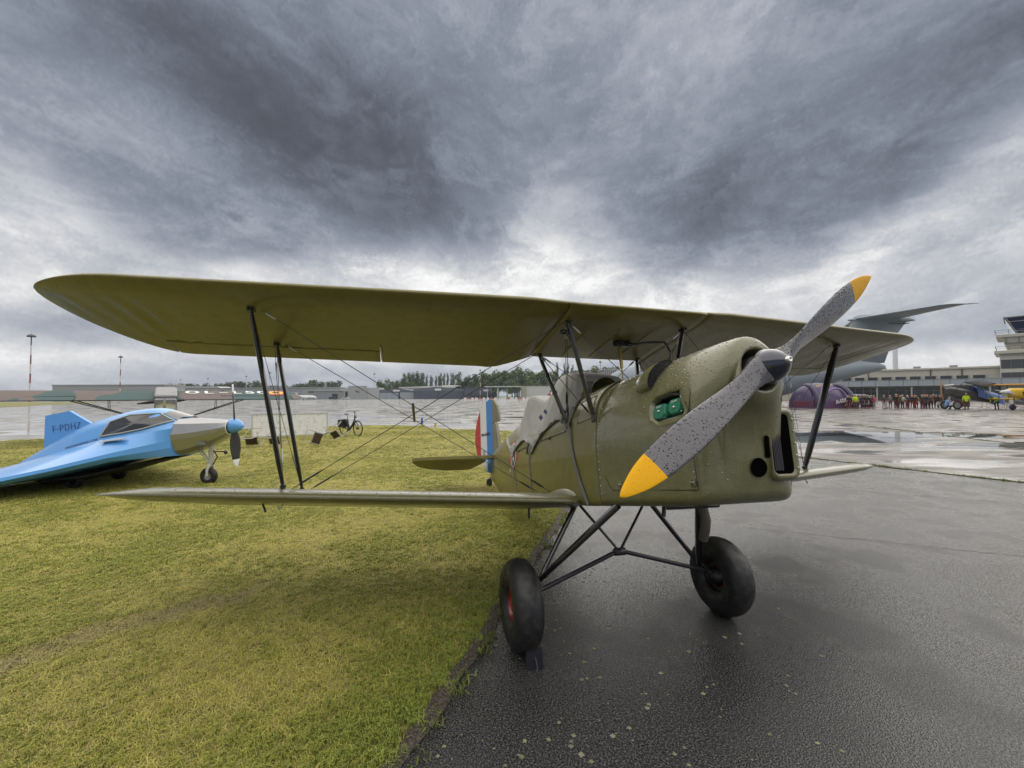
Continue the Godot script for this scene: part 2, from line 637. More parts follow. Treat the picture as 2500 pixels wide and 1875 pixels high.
	# joints of the apron: cracks grown with moss
	var joint := M(0.035, 0.042, 0.014, 0.9)
	for e in [[2.3, -22.4, 19.5, 7.6, 0.10], [24.2, -40.0, 16.4, -8.0, 0.12], [24.2, -40.0, 26.0, -58.0, 0.1]]:
		var a := Vector2(e[0], e[1])
		var b := Vector2(e[2], e[3])
		var nn := (b - a).normalized().orthogonal()
		var q := PackedVector2Array()
		var back := PackedVector2Array()
		for i in 81:
			var p := a.lerp(b, i / 80.0)
			q.append(p + nn * e[4] * rng.randf_range(0.3, 0.75))
			back.append(p - nn * e[4] * rng.randf_range(0.3, 0.75))
		back.reverse()
		q.append_array(back)
		struct("pavement_joint", ground_sheet(q, 0.011), joint)
	var crack := M(0.006, 0.006, 0.007, 0.5)
	for e in [[3.2, -5.6, 9.0, -3.2], [2.4, -9.5, 9.3, -6.4], [5.2, -12.5, 6.4, -7.2]]:
		var q := PackedVector2Array()
		var back := PackedVector2Array()
		for i in 61:
			var p := Vector2(e[0], e[1]).lerp(Vector2(e[2], e[3]), i / 60.0) + Vector2(rng.randf_range(-0.012, 0.012), rng.randf_range(-0.02, 0.02))
			q.append(p + Vector2(0.002, 0.004 + 0.004 * rng.randf()))
			back.append(p - Vector2(0.002, 0.004 + 0.004 * rng.randf()))
		back.reverse()
		q.append_array(back)
		struct("tarmac_crack", ground_sheet(q, 0.0085), crack)
	# puddles: still water on the apron
	var water := M(0.03, 0.032, 0.034, 0.02)
	for e in [[13.4, -17.2, 3.6, 1.9, 3], [17.0, -18.6, 5.2, 1.5, 5], [11.3, -20.5, 1.9, 2.4, 6], [13.2, -29.0, 2.8, 2.2, 8], [19.5, -14.5, 4.0, 1.1, 11]]:
		var q := PackedVector2Array()
		var f := FastNoiseLite.new()
		f.seed = e[4]
		f.frequency = 1.1
		for i in 72:
			var a := TAU * i / 72
			var r := 1.0 + 0.75 * f.get_noise_2d(cos(a), sin(a)) + 0.35 * f.get_noise_2d(cos(a) * 4.0, sin(a) * 4.0)
			q.append(Vector2(e[0] + cos(a) * r * e[2], e[1] + sin(a) * r * e[3]))
		struct("puddle", ground_sheet(q, 0.007), water)
	# blades of grass
	var gm := M(1, 1, 1, 0.7).duplicate() as StandardMaterial3D
	gm.albedo_color = Color.WHITE
	gm.vertex_color_use_as_albedo = true
	gm.backlight_enabled = true
	gm.backlight = Color(0.35, 0.35, 0.2)
	var f := FastNoiseLite.new()
	f.seed = 31
	f.frequency = 0.33
	f.fractal_octaves = 4
	var f3 := FastNoiseLite.new()
	f3.seed = 33
	f3.frequency = 2.2
	var sets := [[], [], []]
	var cols := [PackedColorArray(), PackedColorArray(), PackedColorArray()]
	var zones := [[-1.75, -4.2, 2300.0, 1.0], [-4.2, -7.0, 1250.0, 1.25], [-7.0, -12.0, 520.0, 1.7], [-12.0, -26.0, 150.0, 2.8]]
	for zn in zones:
		var z0: float = zn[0]
		while z0 > zn[1]:
			var z1: float = maxf(z0 - 0.25, zn[1])
			var xr := edge_x((z0 + z1) / 2) - 0.02
			var xl := z1 * 1.32 - 0.3
			var cnt := int((xr - xl) * (z0 - z1) * zn[2])
			for i in cnt:
				var x := rng.randf_range(xl, xr)
				var z := rng.randf_range(z1, z0)
				if z < far_z(x) + 0.1:
					continue
				var n := f.get_noise_2d(x, z)
				var m := f3.get_noise_2d(x, z)
				var near := clampf(1.0 - (edge_x(z) - x) / 1.1, 0.0, 1.0) * clampf((z + 6.5) / 3.0, 0.0, 1.0)
				var green := clampf(0.36 + n * 0.75 + m * 0.40 + near * 0.5 - 0.12 * clampf((-z - 4.0) / 3.0, 0.0, 1.0), 0.0, 1.0)
				# a strip where mown thatch lies brown
				var along := Vector2(x + 3.4, z + 2.73).dot(Vector2(0.65, -0.76))
				var off := Vector2(x + 3.4, z + 2.73).dot(Vector2(0.76, 0.65)) + 0.16 * f.get_noise_2d(along * 3.0, 9.0)
				var brown := exp(-off * off / (0.02 + 0.05 * absf(m))) * clampf((2.1 - along) * 1.2, 0.0, 1.0) * (0.65 + m * 0.6)
				var k := 0 if rng.randf() < green else (1 if rng.randf() < 0.7 else 2)
				if brown > 0.3 and rng.randf() < 0.65: k = 2
				var c := Color(0.275, 0.295, 0.050).lerp(Color(0.205, 0.265, 0.042), near) if k == 0 else Color(0.46, 0.415, 0.095)
				if k == 2:
					c = Color(0.51, 0.435, 0.17)
				c = c.lerp(Color(0.36, 0.36, 0.06), 0.35 * rng.randf())
				if brown > 0.25:
					c = c.lerp(Color(0.25, 0.195, 0.11), clampf(brown, 0.0, 0.7) * rng.randf_range(0.4, 1.0))
				c = c * rng.randf_range(0.72, 1.22)
				var s: float = zn[3] * rng.randf_range(0.75, 1.25)
				var hs := s * (1.0 + 0.55 * near) * (0.75 if k > 0 else 1.0)
				if zn[3] > 2.0: hs *= 0.5
				elif zn[3] > 1.5: hs *= 0.7
				sets[k].append(Transform3D(Basis(Vector3.UP, rng.randf() * TAU).scaled(Vector3(s, hs, s)), Vector3(x, 0.012, z)))
				cols[k].append(Color(c.r, c.g, c.b))
			z0 = z1
	scatter("grass", blade_tuft(9, 0.042, 0.026, 0.55, 0.0021), gm, sets[0], cols[0], "short green grass of the lawn beside the tarmac", "grass")
	scatter("dry_grass", blade_tuft(8, 0.036, 0.03, 1.2, 0.0021), gm, sets[1], cols[1], "yellowed mown grass on the lawn under the wing", "grass")
	scatter("thatch", blade_tuft(7, 0.034, 0.035, 2.6, 0.0019), gm, sets[2], cols[2], "flat pale stalks of cut grass lying on the lawn", "grass")
	# tufts in the pavement joint and along the soil edge
	var xs := []
	var cs := PackedColorArray()
	for i in 2600:
		var x := 0.0
		var z := 0.0
		if i < 1000:
			var t := rng.randf()
			if f3.get_noise_2d(t * 14.0, 3.0) < 0.0: continue
			x = lerpf(2.3, 19.5, t) + rng.randf_range(-0.08, 0.08)
			z = lerpf(-22.4, 7.6, t)
		elif i < 1500:
			var t := rng.randf()
			if f3.get_noise_2d(t * 20.0, 7.0) < 0.1: continue
			x = lerpf(24.2, 16.4, t) + rng.randf_range(-0.1, 0.1)
			z = lerpf(-40.0, -8.0, t)
		else:
			z = -rng.randf_range(1.7, 12.0)
			if f3.get_noise_2d(z * 2.0, 5.0) < 0.12: continue
			x = edge_x(z) + rng.randf_range(-0.14, 0.1)
		xs.append(Transform3D(Basis(Vector3.UP, rng.randf() * TAU).scaled(Vector3(1.1, 0.85, 1.1) * rng.randf_range(0.6, 1.4)), Vector3(x, 0.01, z)))
		cs.append(Color(0.15, 0.19, 0.035) * rng.randf_range(0.6, 1.3))
	scatter("weeds", blade_tuft(12, 0.045, 0.05, 0.9, 0.003), gm, xs, cs, "small weeds growing in the cracks of the pavement", "weeds")
	# lichen: pale flat crusts on the tarmac
	var lg := G.new()
	for i in 15:
		var a := TAU * i / 14
		var b := TAU * (i + 1) / 14
		var ra := 1.0 + 0.25 * sin(i * 2.1) + 0.15 * sin(i * 4.7)
		var rb := 1.0 + 0.25 * sin((i + 1) * 2.1) + 0.15 * sin((i + 1) * 4.7)
		if i < 14:
			if i == 13: rb = 1.0
			if i == 0: ra = 1.0
			lg.tri(Vector3.ZERO + Vector3.UP * 0.12, Vector3(cos(b) * rb, 0, sin(b) * rb), Vector3(cos(a) * ra, 0, sin(a) * ra))
	xs = []
	cs = PackedColorArray()
	for i in 620:
		var z := -rng.randf_range(1.75, 6.0)
		var x := edge_x(z) + 0.12 + 2.3 * pow(rng.randf(), 2.0)
		if f3.get_noise_2d(x * 0.6, z * 0.6) < -0.1: continue
		var s := rng.randf_range(0.004, 0.0145)
		xs.append(Transform3D(Basis(Vector3.UP, rng.randf() * TAU).scaled(Vector3(s, 0.01, s * rng.randf_range(0.7, 1.1))), Vector3(x, 0.0075, z)))
		cs.append(Color(0.22, 0.225, 0.155).lerp(Color(0.26, 0.27, 0.13), rng.randf()) * rng.randf_range(0.6, 1.1))
	scatter("lichen", lg.done(), gm, xs, cs, "pale lichen spots on the dark tarmac near the wheels", "lichen")

# ---------------------------------------------------------------- the biplane; x to port, y up, z towards the nose
const HW := [[-4.7, 0.03], [-4.0, 0.11], [-3.0, 0.215], [-2.0, 0.30], [-1.0, 0.355], [0.0, 0.37], [0.5, 0.36], [0.8, 0.345], [1.1, 0.325], [1.35, 0.298], [1.5, 0.285], [1.7, 0.28]]
const YT := [[-4.7, 1.77], [-4.43, 1.79], [-3.0, 1.93], [-2.6, 1.965], [-2.1, 1.99], [-1.6, 1.90], [-1.0, 1.83], [-0.3, 1.86], [0.13, 1.885], [0.5, 1.862], [0.8, 1.843], [1.23, 1.820], [1.45, 1.804], [1.6, 1.786]]
const YB := [[-4.97, 1.36], [-4.4, 1.22], [-3.5, 1.05], [-2.6, 0.965], [-1.2, 0.93], [0.3, 0.93], [0.5, 0.935], [1.0, 0.945], [1.6, 0.955]]
func yc(z: float) -> float: return interp([[-4.6, 1.62], [-3.0, 1.45], [-1.7, 1.366], [0.5, 1.30]], z)
func yl(z: float) -> float: return interp([[-4.6, 1.71], [-1.0, 1.57], [0.5, 1.56]], z)
func side_x(z: float, y: float, cowl := false) -> float:
	var hw := smo(HW, z)
	var yt := smo(YT, z)
	var l := 1.28 if cowl else yl(z)
	var hl := hw if cowl else hw * 0.93
	if y >= l:
		return hl * sqrt(maxf(0.0, 1.0 - pow((y - l) / (yt - l), 2.0)))
	var c := l if cowl else yc(z)
	if y <= c:
		return hw
	return lerpf(hw, hl, (y - c) / (l - c))
func on_side(z: float, y: float, out := 0.004, sgn := -1.0, cowl := false) -> Vector3:
	var e := 0.01
	var x := side_x(z, y, cowl)
	var nrm := Vector3(1.0, -(side_x(z, y + e, cowl) - side_x(z, y - e, cowl)) / (2 * e), -(side_x(z + e, y, cowl) - side_x(z - e, y, cowl)) / (2 * e)).normalized()
	return Vector3(sgn * (x + nrm.x * out), y + nrm.y * out, z + nrm.z * out)

func ribbon(pts: Array, wid: float, thick: float, out_dir: Array) -> ArrayMesh:   # a flat strap along points, with thickness
	var rings := []
	for i in pts.size():
		var d: Vector3 = (pts[mini(i + 1, pts.size() - 1)] - pts[maxi(i - 1, 0)]).normalized()
		var o: Vector3 = out_dir[i]
		var s := d.cross(o).normalized() * wid / 2
		o = s.cross(d).normalized() * thick
		rings.append(PackedVector3Array([pts[i] - s, pts[i] - s + o, pts[i] + s + o, pts[i] + s]))
	return G.new().flat().loft(rings, true, true, true).done()

func airfoil(c: float, top: bool) -> float:
	if not top:
		return 0.030 * pow(1.0 - c / 0.15, 2.0) if c < 0.15 else 0.006 * sin(PI * (c - 0.15) / 0.85)
	return 0.030 + 0.2969 * 0.66 * sqrt(c) - 0.126 * 0.55 * c - 0.3516 * 0.62 * c * c + 0.2843 * 0.62 * c * c * c - 0.1015 * 0.62 * c * c * c * c - 0.030 * c
# stations: [x, z of leading edge, z of trailing edge, y of the underside at the front spar, tip 0..1, share of the chord kept, sag]
func wing_mesh(stations: Array, sgn: float, from := 0.0) -> ArrayMesh:
	var rings := []
	for s in stations:
		var ch: float = s[1] - s[2]
		var ring := PackedVector3Array()
		var nn := 15
		for side in 2:
			for k in nn:
				var u := float(k) / (nn - 1)
				var c: float = 0.5 - 0.5 * cos(PI * u) if from == 0.0 else u
				c = lerpf(from, s[5], c)
				if side == 0: c = from + s[5] - c
				if side == 1 and k == 0 and from == 0.0: continue
				var y := airfoil(c, side == 0) * ch
				var mid: float = lerpf(0.045 * 1.33, y, 1.0 - s[4])
				var sag: float = s[6] * sin(PI * clampf((c - 0.03) / 0.97, 0, 1)) * (-1.0 if side == 0 else 1.0)
				ring.append(Vector3(sgn * s[0], s[3] + mid + sag - 0.036 * (c - 0.18) * ch, s[1] - c * ch))
		rings.append(ring)
	return G.new().loft(rings, true, true, true).done()
func stations(le: Array, te: Array, y0: float, x0: float, x_from: float, x_to: float, tip_at: float, tip_end: float, ail := Vector2.ZERO) -> Array:
	var out := []
	var xs := []
	var x := x_from
	while x < x_to - 0.002:
		xs.append(x)
		x += 0.0825 if x < tip_at - 0.1 else 0.035
	xs.append(x_to)
	if ail != Vector2.ZERO:
		for e in [ail.x - 0.003, ail.x + 0.003, ail.y - 0.003, ail.y + 0.003]:
			xs.append(e)
		xs.sort()
	for q in xs:
		var t := clampf((q - tip_at) / (tip_end - tip_at), 0.0, 1.0)
		var sag := 0.0065 * pow(absf(sin(PI * (q - x_from) / 0.33)), 0.8)
		if q > tip_at - 0.3: sag = 0.018 * pow(absf(sin(PI * (q - x_from) / 0.165)), 0.7) * (1.0 - t)
		var zl := smo(le, q)
		var zt := smo(te, q)
		var cm := 1.0
		if ail != Vector2.ZERO and q > ail.x and q < ail.y:
			cm = 1.0 - 0.285 / (zl - zt)
		out.append([q, zl, zt, y0 + 0.061 * (q - x0), t * t * 0.93, cm, sag])
	return out

func biplane() -> void:
	var bp := thing("biplane", "olive green biplane with yellow propeller tips, parked half on grass and half on tarmac", "biplane")
	bp.transform = Transform3D(Basis(Vector3.UP, deg_to_rad(14.963)) * Basis(Vector3.BACK, deg_to_rad(-1.117)) * Basis(Vector3.RIGHT, deg_to_rad(-13.0)), Vector3(0.883, 0.0, -3.2268))
	# fuselage: lower slab sides and rounded upper decking meet in a crease
	var lo := []
	var hi := []
	for i in 66:
		var z := lerpf(-4.72, 0.47, i / 65.0)
		var hw := smo(HW, z)
		var yb := smo(YB, z)
		var c := yc(z)
		var r := PackedVector3Array()
		var half := [[hw, c], [hw, lerpf(yb, c, 0.6)], [hw, yb + 0.05], [hw - 0.008, yb + 0.018], [maxf(hw - 0.03, hw * 0.5), yb + 0.003], [hw * 0.4, yb]]
		for e in half: r.append(Vector3(-e[0], e[1], z))
		for k in 6:
			var e: Array = half[5 - k]
			r.append(Vector3(e[0], e[1], z))
		lo.append(r)
		var q := PackedVector3Array()
		var yt := smo(YT, z)
		var l := yl(z)
		for k in 29:
			var a := PI * (k - 4.0) / 20.0
			var p: Vector2
			if k < 4: p = Vector2(-lerpf(hw, hw * 0.93, k / 4.0), lerpf(c, l, k / 4.0))
			elif k > 24: p = Vector2(lerpf(hw, hw * 0.93, (28 - k) / 4.0), lerpf(c, l, (28 - k) / 4.0))
			else: p = Vector2(-hw * 0.93 * cos(a), l + (yt - l) * sin(a))
			q.append(Vector3(p.x, p.y, z))
		hi.append(q)
	var g := G.new()
	g.loft(lo, false)
	g.smooth(1)
	g.loft(hi, false)
	var fus := part("fuselage", g.done(), fabric, bp)
	# hinge line of the cockpit sides, panel seams on the metal decking
	for sgn in [-1.0, 1.0]:
		var pts := []
		for i in 19:
			pts.append(on_side(lerpf(-1.85, -0.1, i / 18.0), yl(0.0) - 0.015, 0.004, sgn))
		part("hinge", G.new().path(pts, 0.007, 6).done(), black_gloss, fus)
		pts = []
		for e in [[0.16, 1.57], [0.45, 1.575], [0.42, 1.68], [0.40, 1.75], [0.155, 1.75], [0.158, 1.66], [0.16, 1.57]]:
			pts.append(on_side(e[0], e[1], 0.002, sgn))
		part("inspection_panel", G.new().path(pts, 0.0035, 4).done(), fabric, fus)
		for i in 16:   # turn-lock studs along the hinge
			if i % 4 == 0:
				part("stud", G.new().ball(on_side(lerpf(-1.75, -0.2, i / 15.0), 1.535, 0.006, sgn), Vector3(0.012, 0.012, 0.012), 8, 6).done(), black_gloss, fus)
	# cowling with a real opening on each side
	var hole := [Vector2(1.111, 1.541), Vector2(1.135, 1.563), Vector2(1.316, 1.577), Vector2(1.345, 1.562), Vector2(1.357, 1.50), Vector2(1.390, 1.445), Vector2(1.384, 1.420), Vector2(1.355, 1.407), Vector2(1.185, 1.401), Vector2(1.122, 1.440)]
	var hp := PackedVector2Array(hole)
	var rings := []
	var zl := []
	for i in 50: zl.append([lerpf(0.465, 1.34, i / 49.0), lerpf(0.465, 1.37, i / 49.0), 0.0])
	zl.append_array([[1.37, 1.41, 0.004], [1.40, 1.45, 0.011], [1.43, 1.49, 0.024], [1.452, 1.525, 0.042], [1.468, 1.552, 0.063], [1.478, 1.575, 0.088], [1.485, 1.592, 0.115]])
	var nh := 52
	for e in zl:
		var r := PackedVector3Array()
		for k in 2 * nh - 1:
			var j := k if k < nh else 2 * nh - 2 - k
			var sgn := -1.0 if k < nh else 1.0
			var u := float(j) / (nh - 1)
			var zz: float = e[0]
			var keep := 1.0 - 0.72 * smoothstep(0.55, 0.80, u)
			var hw: float = smo(HW, zz) - e[2] * keep
			var yb: float = smo(YB, zz) + e[2] * 0.55
			var yt: float = smo(YT, zz) - e[2] * 0.10
			var p: Vector2
			if u < 0.14: p = Vector2((hw - 0.05) * u / 0.14, yb)
			elif u < 0.22:
				var a := (u - 0.14) / 0.08 * PI / 2
				p = Vector2(hw - 0.05 + 0.05 * sin(a), yb + 0.05 - 0.05 * cos(a))
			elif u < 0.48: p = Vector2(hw, lerpf(yb + 0.05, 1.28, (u - 0.22) / 0.26))
			else:
				var a := (u - 0.48) / 0.52 * PI / 2
				p = Vector2(hw * cos(a), 1.28 + (yt - 1.28) * sin(a))
			var t := smoothstep(1.33, 1.56, p.y)
			r.append(Vector3(sgn * p.x, p.y, lerpf(e[0], e[1], t)))
		rings.append(r)
	g = G.new()
	for i in rings.size() - 1:
		for k in 2 * nh - 3 + 1:
			var a: Vector3 = rings[i][k]
			var b: Vector3 = rings[i][k + 1]
			var c: Vector3 = rings[i + 1][k + 1]
			var d: Vector3 = rings[i + 1][k]
			var m := (a + b + c + d) / 4
			if Geometry2D.is_point_in_polygon(Vector2(m.z, m.y), hp) and absf(m.x) > 0.15:
				continue
			g.quad(a, b, c, d)
	# the face runs from the chin to the ring round the spinner
	var last: PackedVector3Array = rings[rings.size() - 1]
	var faces := [last]
	for st in [[0.205, 1.555, 0.0], [0.175, 1.605, 0.0], [0.126, 1.632, 0.0], [0.114, 1.634, 0.0], [0.105, 1.620, 0.0], [0.10, 1.50, 0.0]]:
		var r := PackedVector3Array()
		for k in 2 * nh - 1:
			var j := k if k < nh else 2 * nh - 2 - k
			var sgn := -1.0 if k < nh else 1.0
			var u := float(j) / (nh - 1)
			var a := lerpf(-PI / 2, PI / 2, smoothstep(0.0, 1.0, u) * 0.35 + u * 0.65)
			var c := Vector3(sgn * cos(a) * st[0], 1.60 + sin(a) * st[0], st[1])
			if st[0] == 0.205:
				c.z = lerpf(1.545, 1.585, smoothstep(-1.0, 0.3, sin(a)))
				c.y = lerpf(1.41, c.y, smoothstep(-1.0, -0.3, sin(a)))
				var o: Vector3 = last[k].lerp(Vector3(sgn * cos(a) * 0.128, 1.60 + sin(a) * 0.128, 1.634), 0.36) + Vector3(sgn * cos(a), sin(a), 0.9) * 0.006
				c = c.lerp(o, smoothstep(-0.5, 0.25, sin(a)))
			elif st[0] == 0.175:
				var o: Vector3 = last[k].lerp(Vector3(sgn * cos(a) * 0.127, 1.60 + sin(a) * 0.127, 1.635), 0.72) + Vector3(sgn * cos(a), sin(a), 0.9) * 0.006
				c = c.lerp(o, smoothstep(-0.5, 0.25, sin(a)))
			r.append(c)
		faces.append(r)
	var mids := PackedVector3Array()
	for k in 2 * nh - 1:
		var m: Vector3 = faces[0][k].lerp(faces[1][k], 0.5)
		m.z += 0.004
		mids.append(m)
	faces.insert(1, mids)
	g.loft(faces, false)
	var cowl := part("cowling", g.done(), paint, bp)
	var fl0 := PackedVector3Array()
	var fl1 := PackedVector3Array()
	for v in rings[0]:
		fl0.append(v)
		var q := on_side(0.425, clampf(v.y, 0.94, 1.85), 0.0, signf(v.x) if v.x != 0.0 else 1.0)
		if v.y > 1.845: q = Vector3(v.x * 0.9, minf(v.y, 1.862), 0.425)
		if v.y < 0.99: q = Vector3(v.x, v.y, 0.425)
		fl1.append(q)
	part("cowling_flange", G.new().loft([fl0, fl1], false).done(), paint, cowl)
	var wet := M(0.165, 0.158, 0.095, 0.03, 0.0, 1.0).duplicate() as StandardMaterial3D
	wet.metallic_specular = 0.8
	beads(cowl, 2600, 0.15, 0.0040, wet, Vector3(-0.12, 0.97, 0.2).normalized())
	beads(cowl, 700, -0.3, 0.0028, wet, Vector3(-0.7, 0.3, 0.6).normalized())
	# rim of the side opening and what shows inside it
	for sgn in [-1.0, 1.0]:
		var ro := []
		var ri := []
		var rd := []
		var cen := Vector2(1.25, 1.487)
		for i in hole.size():
			for sub in 4:
				var p: Vector2 = hole[i].lerp(hole[(i + 1) % hole.size()], sub / 4.0)
				var o := p + (p - cen).normalized() * 0.022
				var q := p + (p - cen).normalized() * -0.004
				ro.append(on_side(o.x, o.y, 0.003, sgn, true))
				ri.append(on_side(q.x, q.y, 0.004, sgn, true))
				rd.append(on_side(q.x, q.y, -0.05, sgn, true))
		part("opening_rim", G.new().loft([PackedVector3Array(ro), PackedVector3Array(ri), PackedVector3Array(rd)]).done(), paint, cowl)
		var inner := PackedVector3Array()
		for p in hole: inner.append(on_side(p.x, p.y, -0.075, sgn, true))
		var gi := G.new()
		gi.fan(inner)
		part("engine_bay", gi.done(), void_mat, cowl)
		var green := M(0.03, 0.19, 0.115, 0.28, 0.0, 0.6)
		for k in 2:
			var zc: float = [1.178, 1.300][k]
			var po := []
			var cc := [[-0.050, -0.028], [-0.030, -0.050], [0.032, -0.050], [0.052, -0.030], [0.052, 0.030], [0.034, 0.046], [-0.034, 0.046], [-0.050, 0.028]]
			for lay in [[0.9, -0.07], [0.9, -0.022], [0.76, -0.004]]:
				var r := PackedVector3Array()
				for c in cc: r.append(on_side(zc + c[0] * lay[0] * 1.12, 1.478 + c[1] * lay[0] * 1.05 + (zc - 1.2) * 0.06, lay[1], sgn, true))
				po.append(r)
			var head := part("rocker_cover", G.new().flat().loft(po, true, false, true).done(), green, bp)
			if sgn < 0:
				var t := part("lettering", text("ROTAX", 0.011, true, 0.002), M(0.5, 0.55, 0.5, 0.5), head)
				var at := on_side(zc, 1.502 + (zc - 1.2) * 0.06, -0.0025, sgn, true)
				var nrm := (at - on_side(zc, 1.502 + (zc - 1.2) * 0.06, 0.0, sgn, true)).normalized()
				var bx := Vector3(0, 0, 1)
				t.transform = Transform3D(Basis(bx, nrm.cross(bx), nrm), at)
			part("bolt", G.new().ball(on_side(zc, 1.474, -0.003, sgn, true), Vector3(0.009, 0.009, 0.009), 8, 6).done(), steel, head)
		part("hose", G.new().path([on_side(1.12, 1.53, -0.03, sgn, true), on_side(1.19, 1.552, -0.012, sgn, true), on_side(1.27, 1.558, -0.012, sgn, true), on_side(1.345, 1.545, -0.03, sgn, true)], 0.009, 8).done(), rubber, cowl)
		part("fuel_pipe", G.new().path([on_side(1.13, 1.42, -0.03, sgn, true), on_side(1.25, 1.418, -0.016, sgn, true), on_side(1.37, 1.425, -0.03, sgn, true)], 0.006, 8).done(), steel, cowl)
	# seams, panels and latches
	var seam := M(0.02, 0.019, 0.01, 0.6)
	for sgn in [-1.0, 1.0]:
		for line in [[[1.346, 1.762], [1.372, 1.69], [1.395, 1.623], [1.43, 1.53], [1.457, 1.446], [1.475, 1.35], [1.50, 1.24]], [[0.571, 1.142], [0.60, 1.10], [0.654, 1.042], [0.9, 1.04], [1.2, 1.036], [1.50, 1.032], [1.475, 1.13], [1.46, 1.235]]]:
			var pts := []
			for e in line:
				if e[0] > 1.42: e = [1.42 - (e[0] - 1.42) * 0.1, e[1]]
				pts.append(on_side(e[0], e[1], 0.0005, sgn, true))
			part("panel_seam", G.new().path(pts, 0.0028, 4).done(), seam, cowl)
		for k in 15:
			var y := 1.02 + k * 0.055
			part("fastener", G.new().ball(on_side(0.50, y, 0.001, sgn, true), Vector3(0.005, 0.005, 0.005), 7, 4).done(), steel, cowl)
		for k in 9:
			var u := k / 8.0
			part("fastener", G.new().ball(on_side(lerpf(1.325, 1.40, u), lerpf(1.76, 1.12, u), 0.001, sgn, true), Vector3(0.0045, 0.0045, 0.0045), 7, 4).done(), steel, cowl)
		for e in [[0.757, 1.078], [1.385, 1.070]]:
			var o := on_side(e[0], e[1], 0.003, sgn, true)
			var la := part("latch", G.new().box(o, Vector3(0.006, 0.035, 0.040), 0.002).done(), paint, cowl)
			part("catch", G.new().box(o + Vector3(sgn * 0.004, 0, 0), Vector3(0.008, 0.010, 0.030), 0.002).done(), steel, la)
			part("catch", G.new().box(o + Vector3(sgn * 0.003, 0, 0), Vector3(0.006, 0.028, 0.008), 0.002).done(), black_gloss, la)
		var sea := []
		for i in 24:
			var y := lerpf(0.95, 1.85, i / 23.0)
			sea.append(on_side(0.475, y, 0.002, sgn, true))
		part("firewall_seam", G.new().path(sea, 0.004, 4).done(), paint, cowl)
	# blister with a mesh mouth, starboard shoulder
	var br := []
	for i in 12:
		var u := i / 11.0
		var z := lerpf(0.885, 1.112, u)
		var w := 0.082 * sqrt(minf(1.0, u * 1.9 + 0.02))
		var r := PackedVector3Array()
		for k in 13:
			var a := PI * k / 12
			var y := 1.705 - cos(a) * w
			r.append(on_side(z - 0.03 * cos(a) * u, y, 0.002 + 0.068 * sin(a) * sqrt(minf(1.0, u * 1.5)), -1.0, true))
		br.append(r)
	var bl := part("air_blister", G.new().loft(br, false).done(), paint, cowl)
	var mouth := PackedVector3Array()
	for v in br[11]: mouth.append(v - Vector3(0, 0, 0.006))
	g = G.new()
	g.fan(mouth)
	var gauze := M(0.02, 0.02, 0.024, 0.5).duplicate() as StandardMaterial3D
	part("mouth_screen", g.done(), gauze, bl)
	g = G.new()
	for i in 9:
		var k := i + 2
		g.tube(mouth[k] + Vector3(0, 0, 0.004), mouth[12 - k] + Vector3(0, 0, 0.004), 0.0016, -1, 4)
	for i in 7:
		var t := (i + 1) / 8.0
		g.tube(mouth[0].lerp(mouth[12], t) + Vector3(0, 0, 0.004), mouth[6] + (mouth[0].lerp(mouth[12], t) - mouth[0].lerp(mouth[12], 0.5)) * 0.5 + Vector3(0, 0, 0.004), 0.0016, -1, 4)
	part("mouth_grille", g.done(), M(0.10, 0.10, 0.11, 0.4, 0.6), bl)
	# chin: cooling holes and the radiator scoop on the port side
	part("cooling_hole", G.new().lathe([[0.001, 0.0], [0.043, 0.0], [0.046, 0.0015], [0.048, -0.004]], Transform3D(Basis(Vector3.RIGHT, 0.15), Vector3(0.0, 1.127, 1.516)), 28).done(), void_mat, cowl)
	var sl := PackedVector2Array()
	for k in 24:
		var a := TAU * k / 24
		sl.append(Vector2(cos(a) * 0.014, sin(a) * 0.014 + (0.042 if sin(a) > 0 else -0.042)))
	part("cooling_slot", G.new().prism(sl, 0.006, Transform3D(Basis(Vector3.RIGHT, 0.15) * Basis(Vector3.UP, 0.10), Vector3(0.060, 1.228, 1.524))).done(), void_mat, cowl)
	var rr := func(x0: float, x1: float, y0: float, y1: float, z: float, rad: float) -> PackedVector3Array:
		var r := PackedVector3Array()
		for k in 28:
			var a := TAU * (k + 0.5) / 28
			var cx := clampf(cos(a) * 9.0, -1, 1)
			var cy := clampf(sin(a) * 9.0, -1, 1)
			cx = sign(cos(a))
			cy = sign(sin(a))
			r.append(Vector3((x0 + x1) / 2 + cx * ((x1 - x0) / 2 - rad) + cos(a) * rad, (y0 + y1) / 2 + cy * ((y1 - y0) / 2 - rad) + sin(a) * rad, z))
		return r
	var shear := func(r: PackedVector3Array) -> PackedVector3Array:   # the scoop leans outwards at the top
		for k in r.size(): r[k].x += (r[k].y - 1.25) * 0.10
		return r
	var scoop := part("radiator_scoop", G.new().loft([shear.call(rr.call(0.10, 0.275, 1.06, 1.40, 1.05, 0.03)), shear.call(rr.call(0.09, 0.275, 1.055, 1.425, 1.25, 0.035)), shear.call(rr.call(0.085, 0.262, 1.055, 1.435, 1.4750, 0.04)), shear.call(rr.call(0.088, 0.258, 1.062, 1.43, 1.5150, 0.04)), shear.call(rr.call(0.090, 0.250, 1.075, 1.415, 1.5290, 0.036)), shear.call(rr.call(0.092, 0.226, 1.09, 1.398, 1.5270, 0.030)), shear.call(rr.call(0.093, 0.222, 1.092, 1.396, 1.5210, 0.028))]).done(), paint, bp)
	part("radiator_core", G.new().loft([shear.call(rr.call(0.088, 0.226, 1.088, 1.40, 1.5215, 0.02))], true, true).done(), void_mat, scoop)
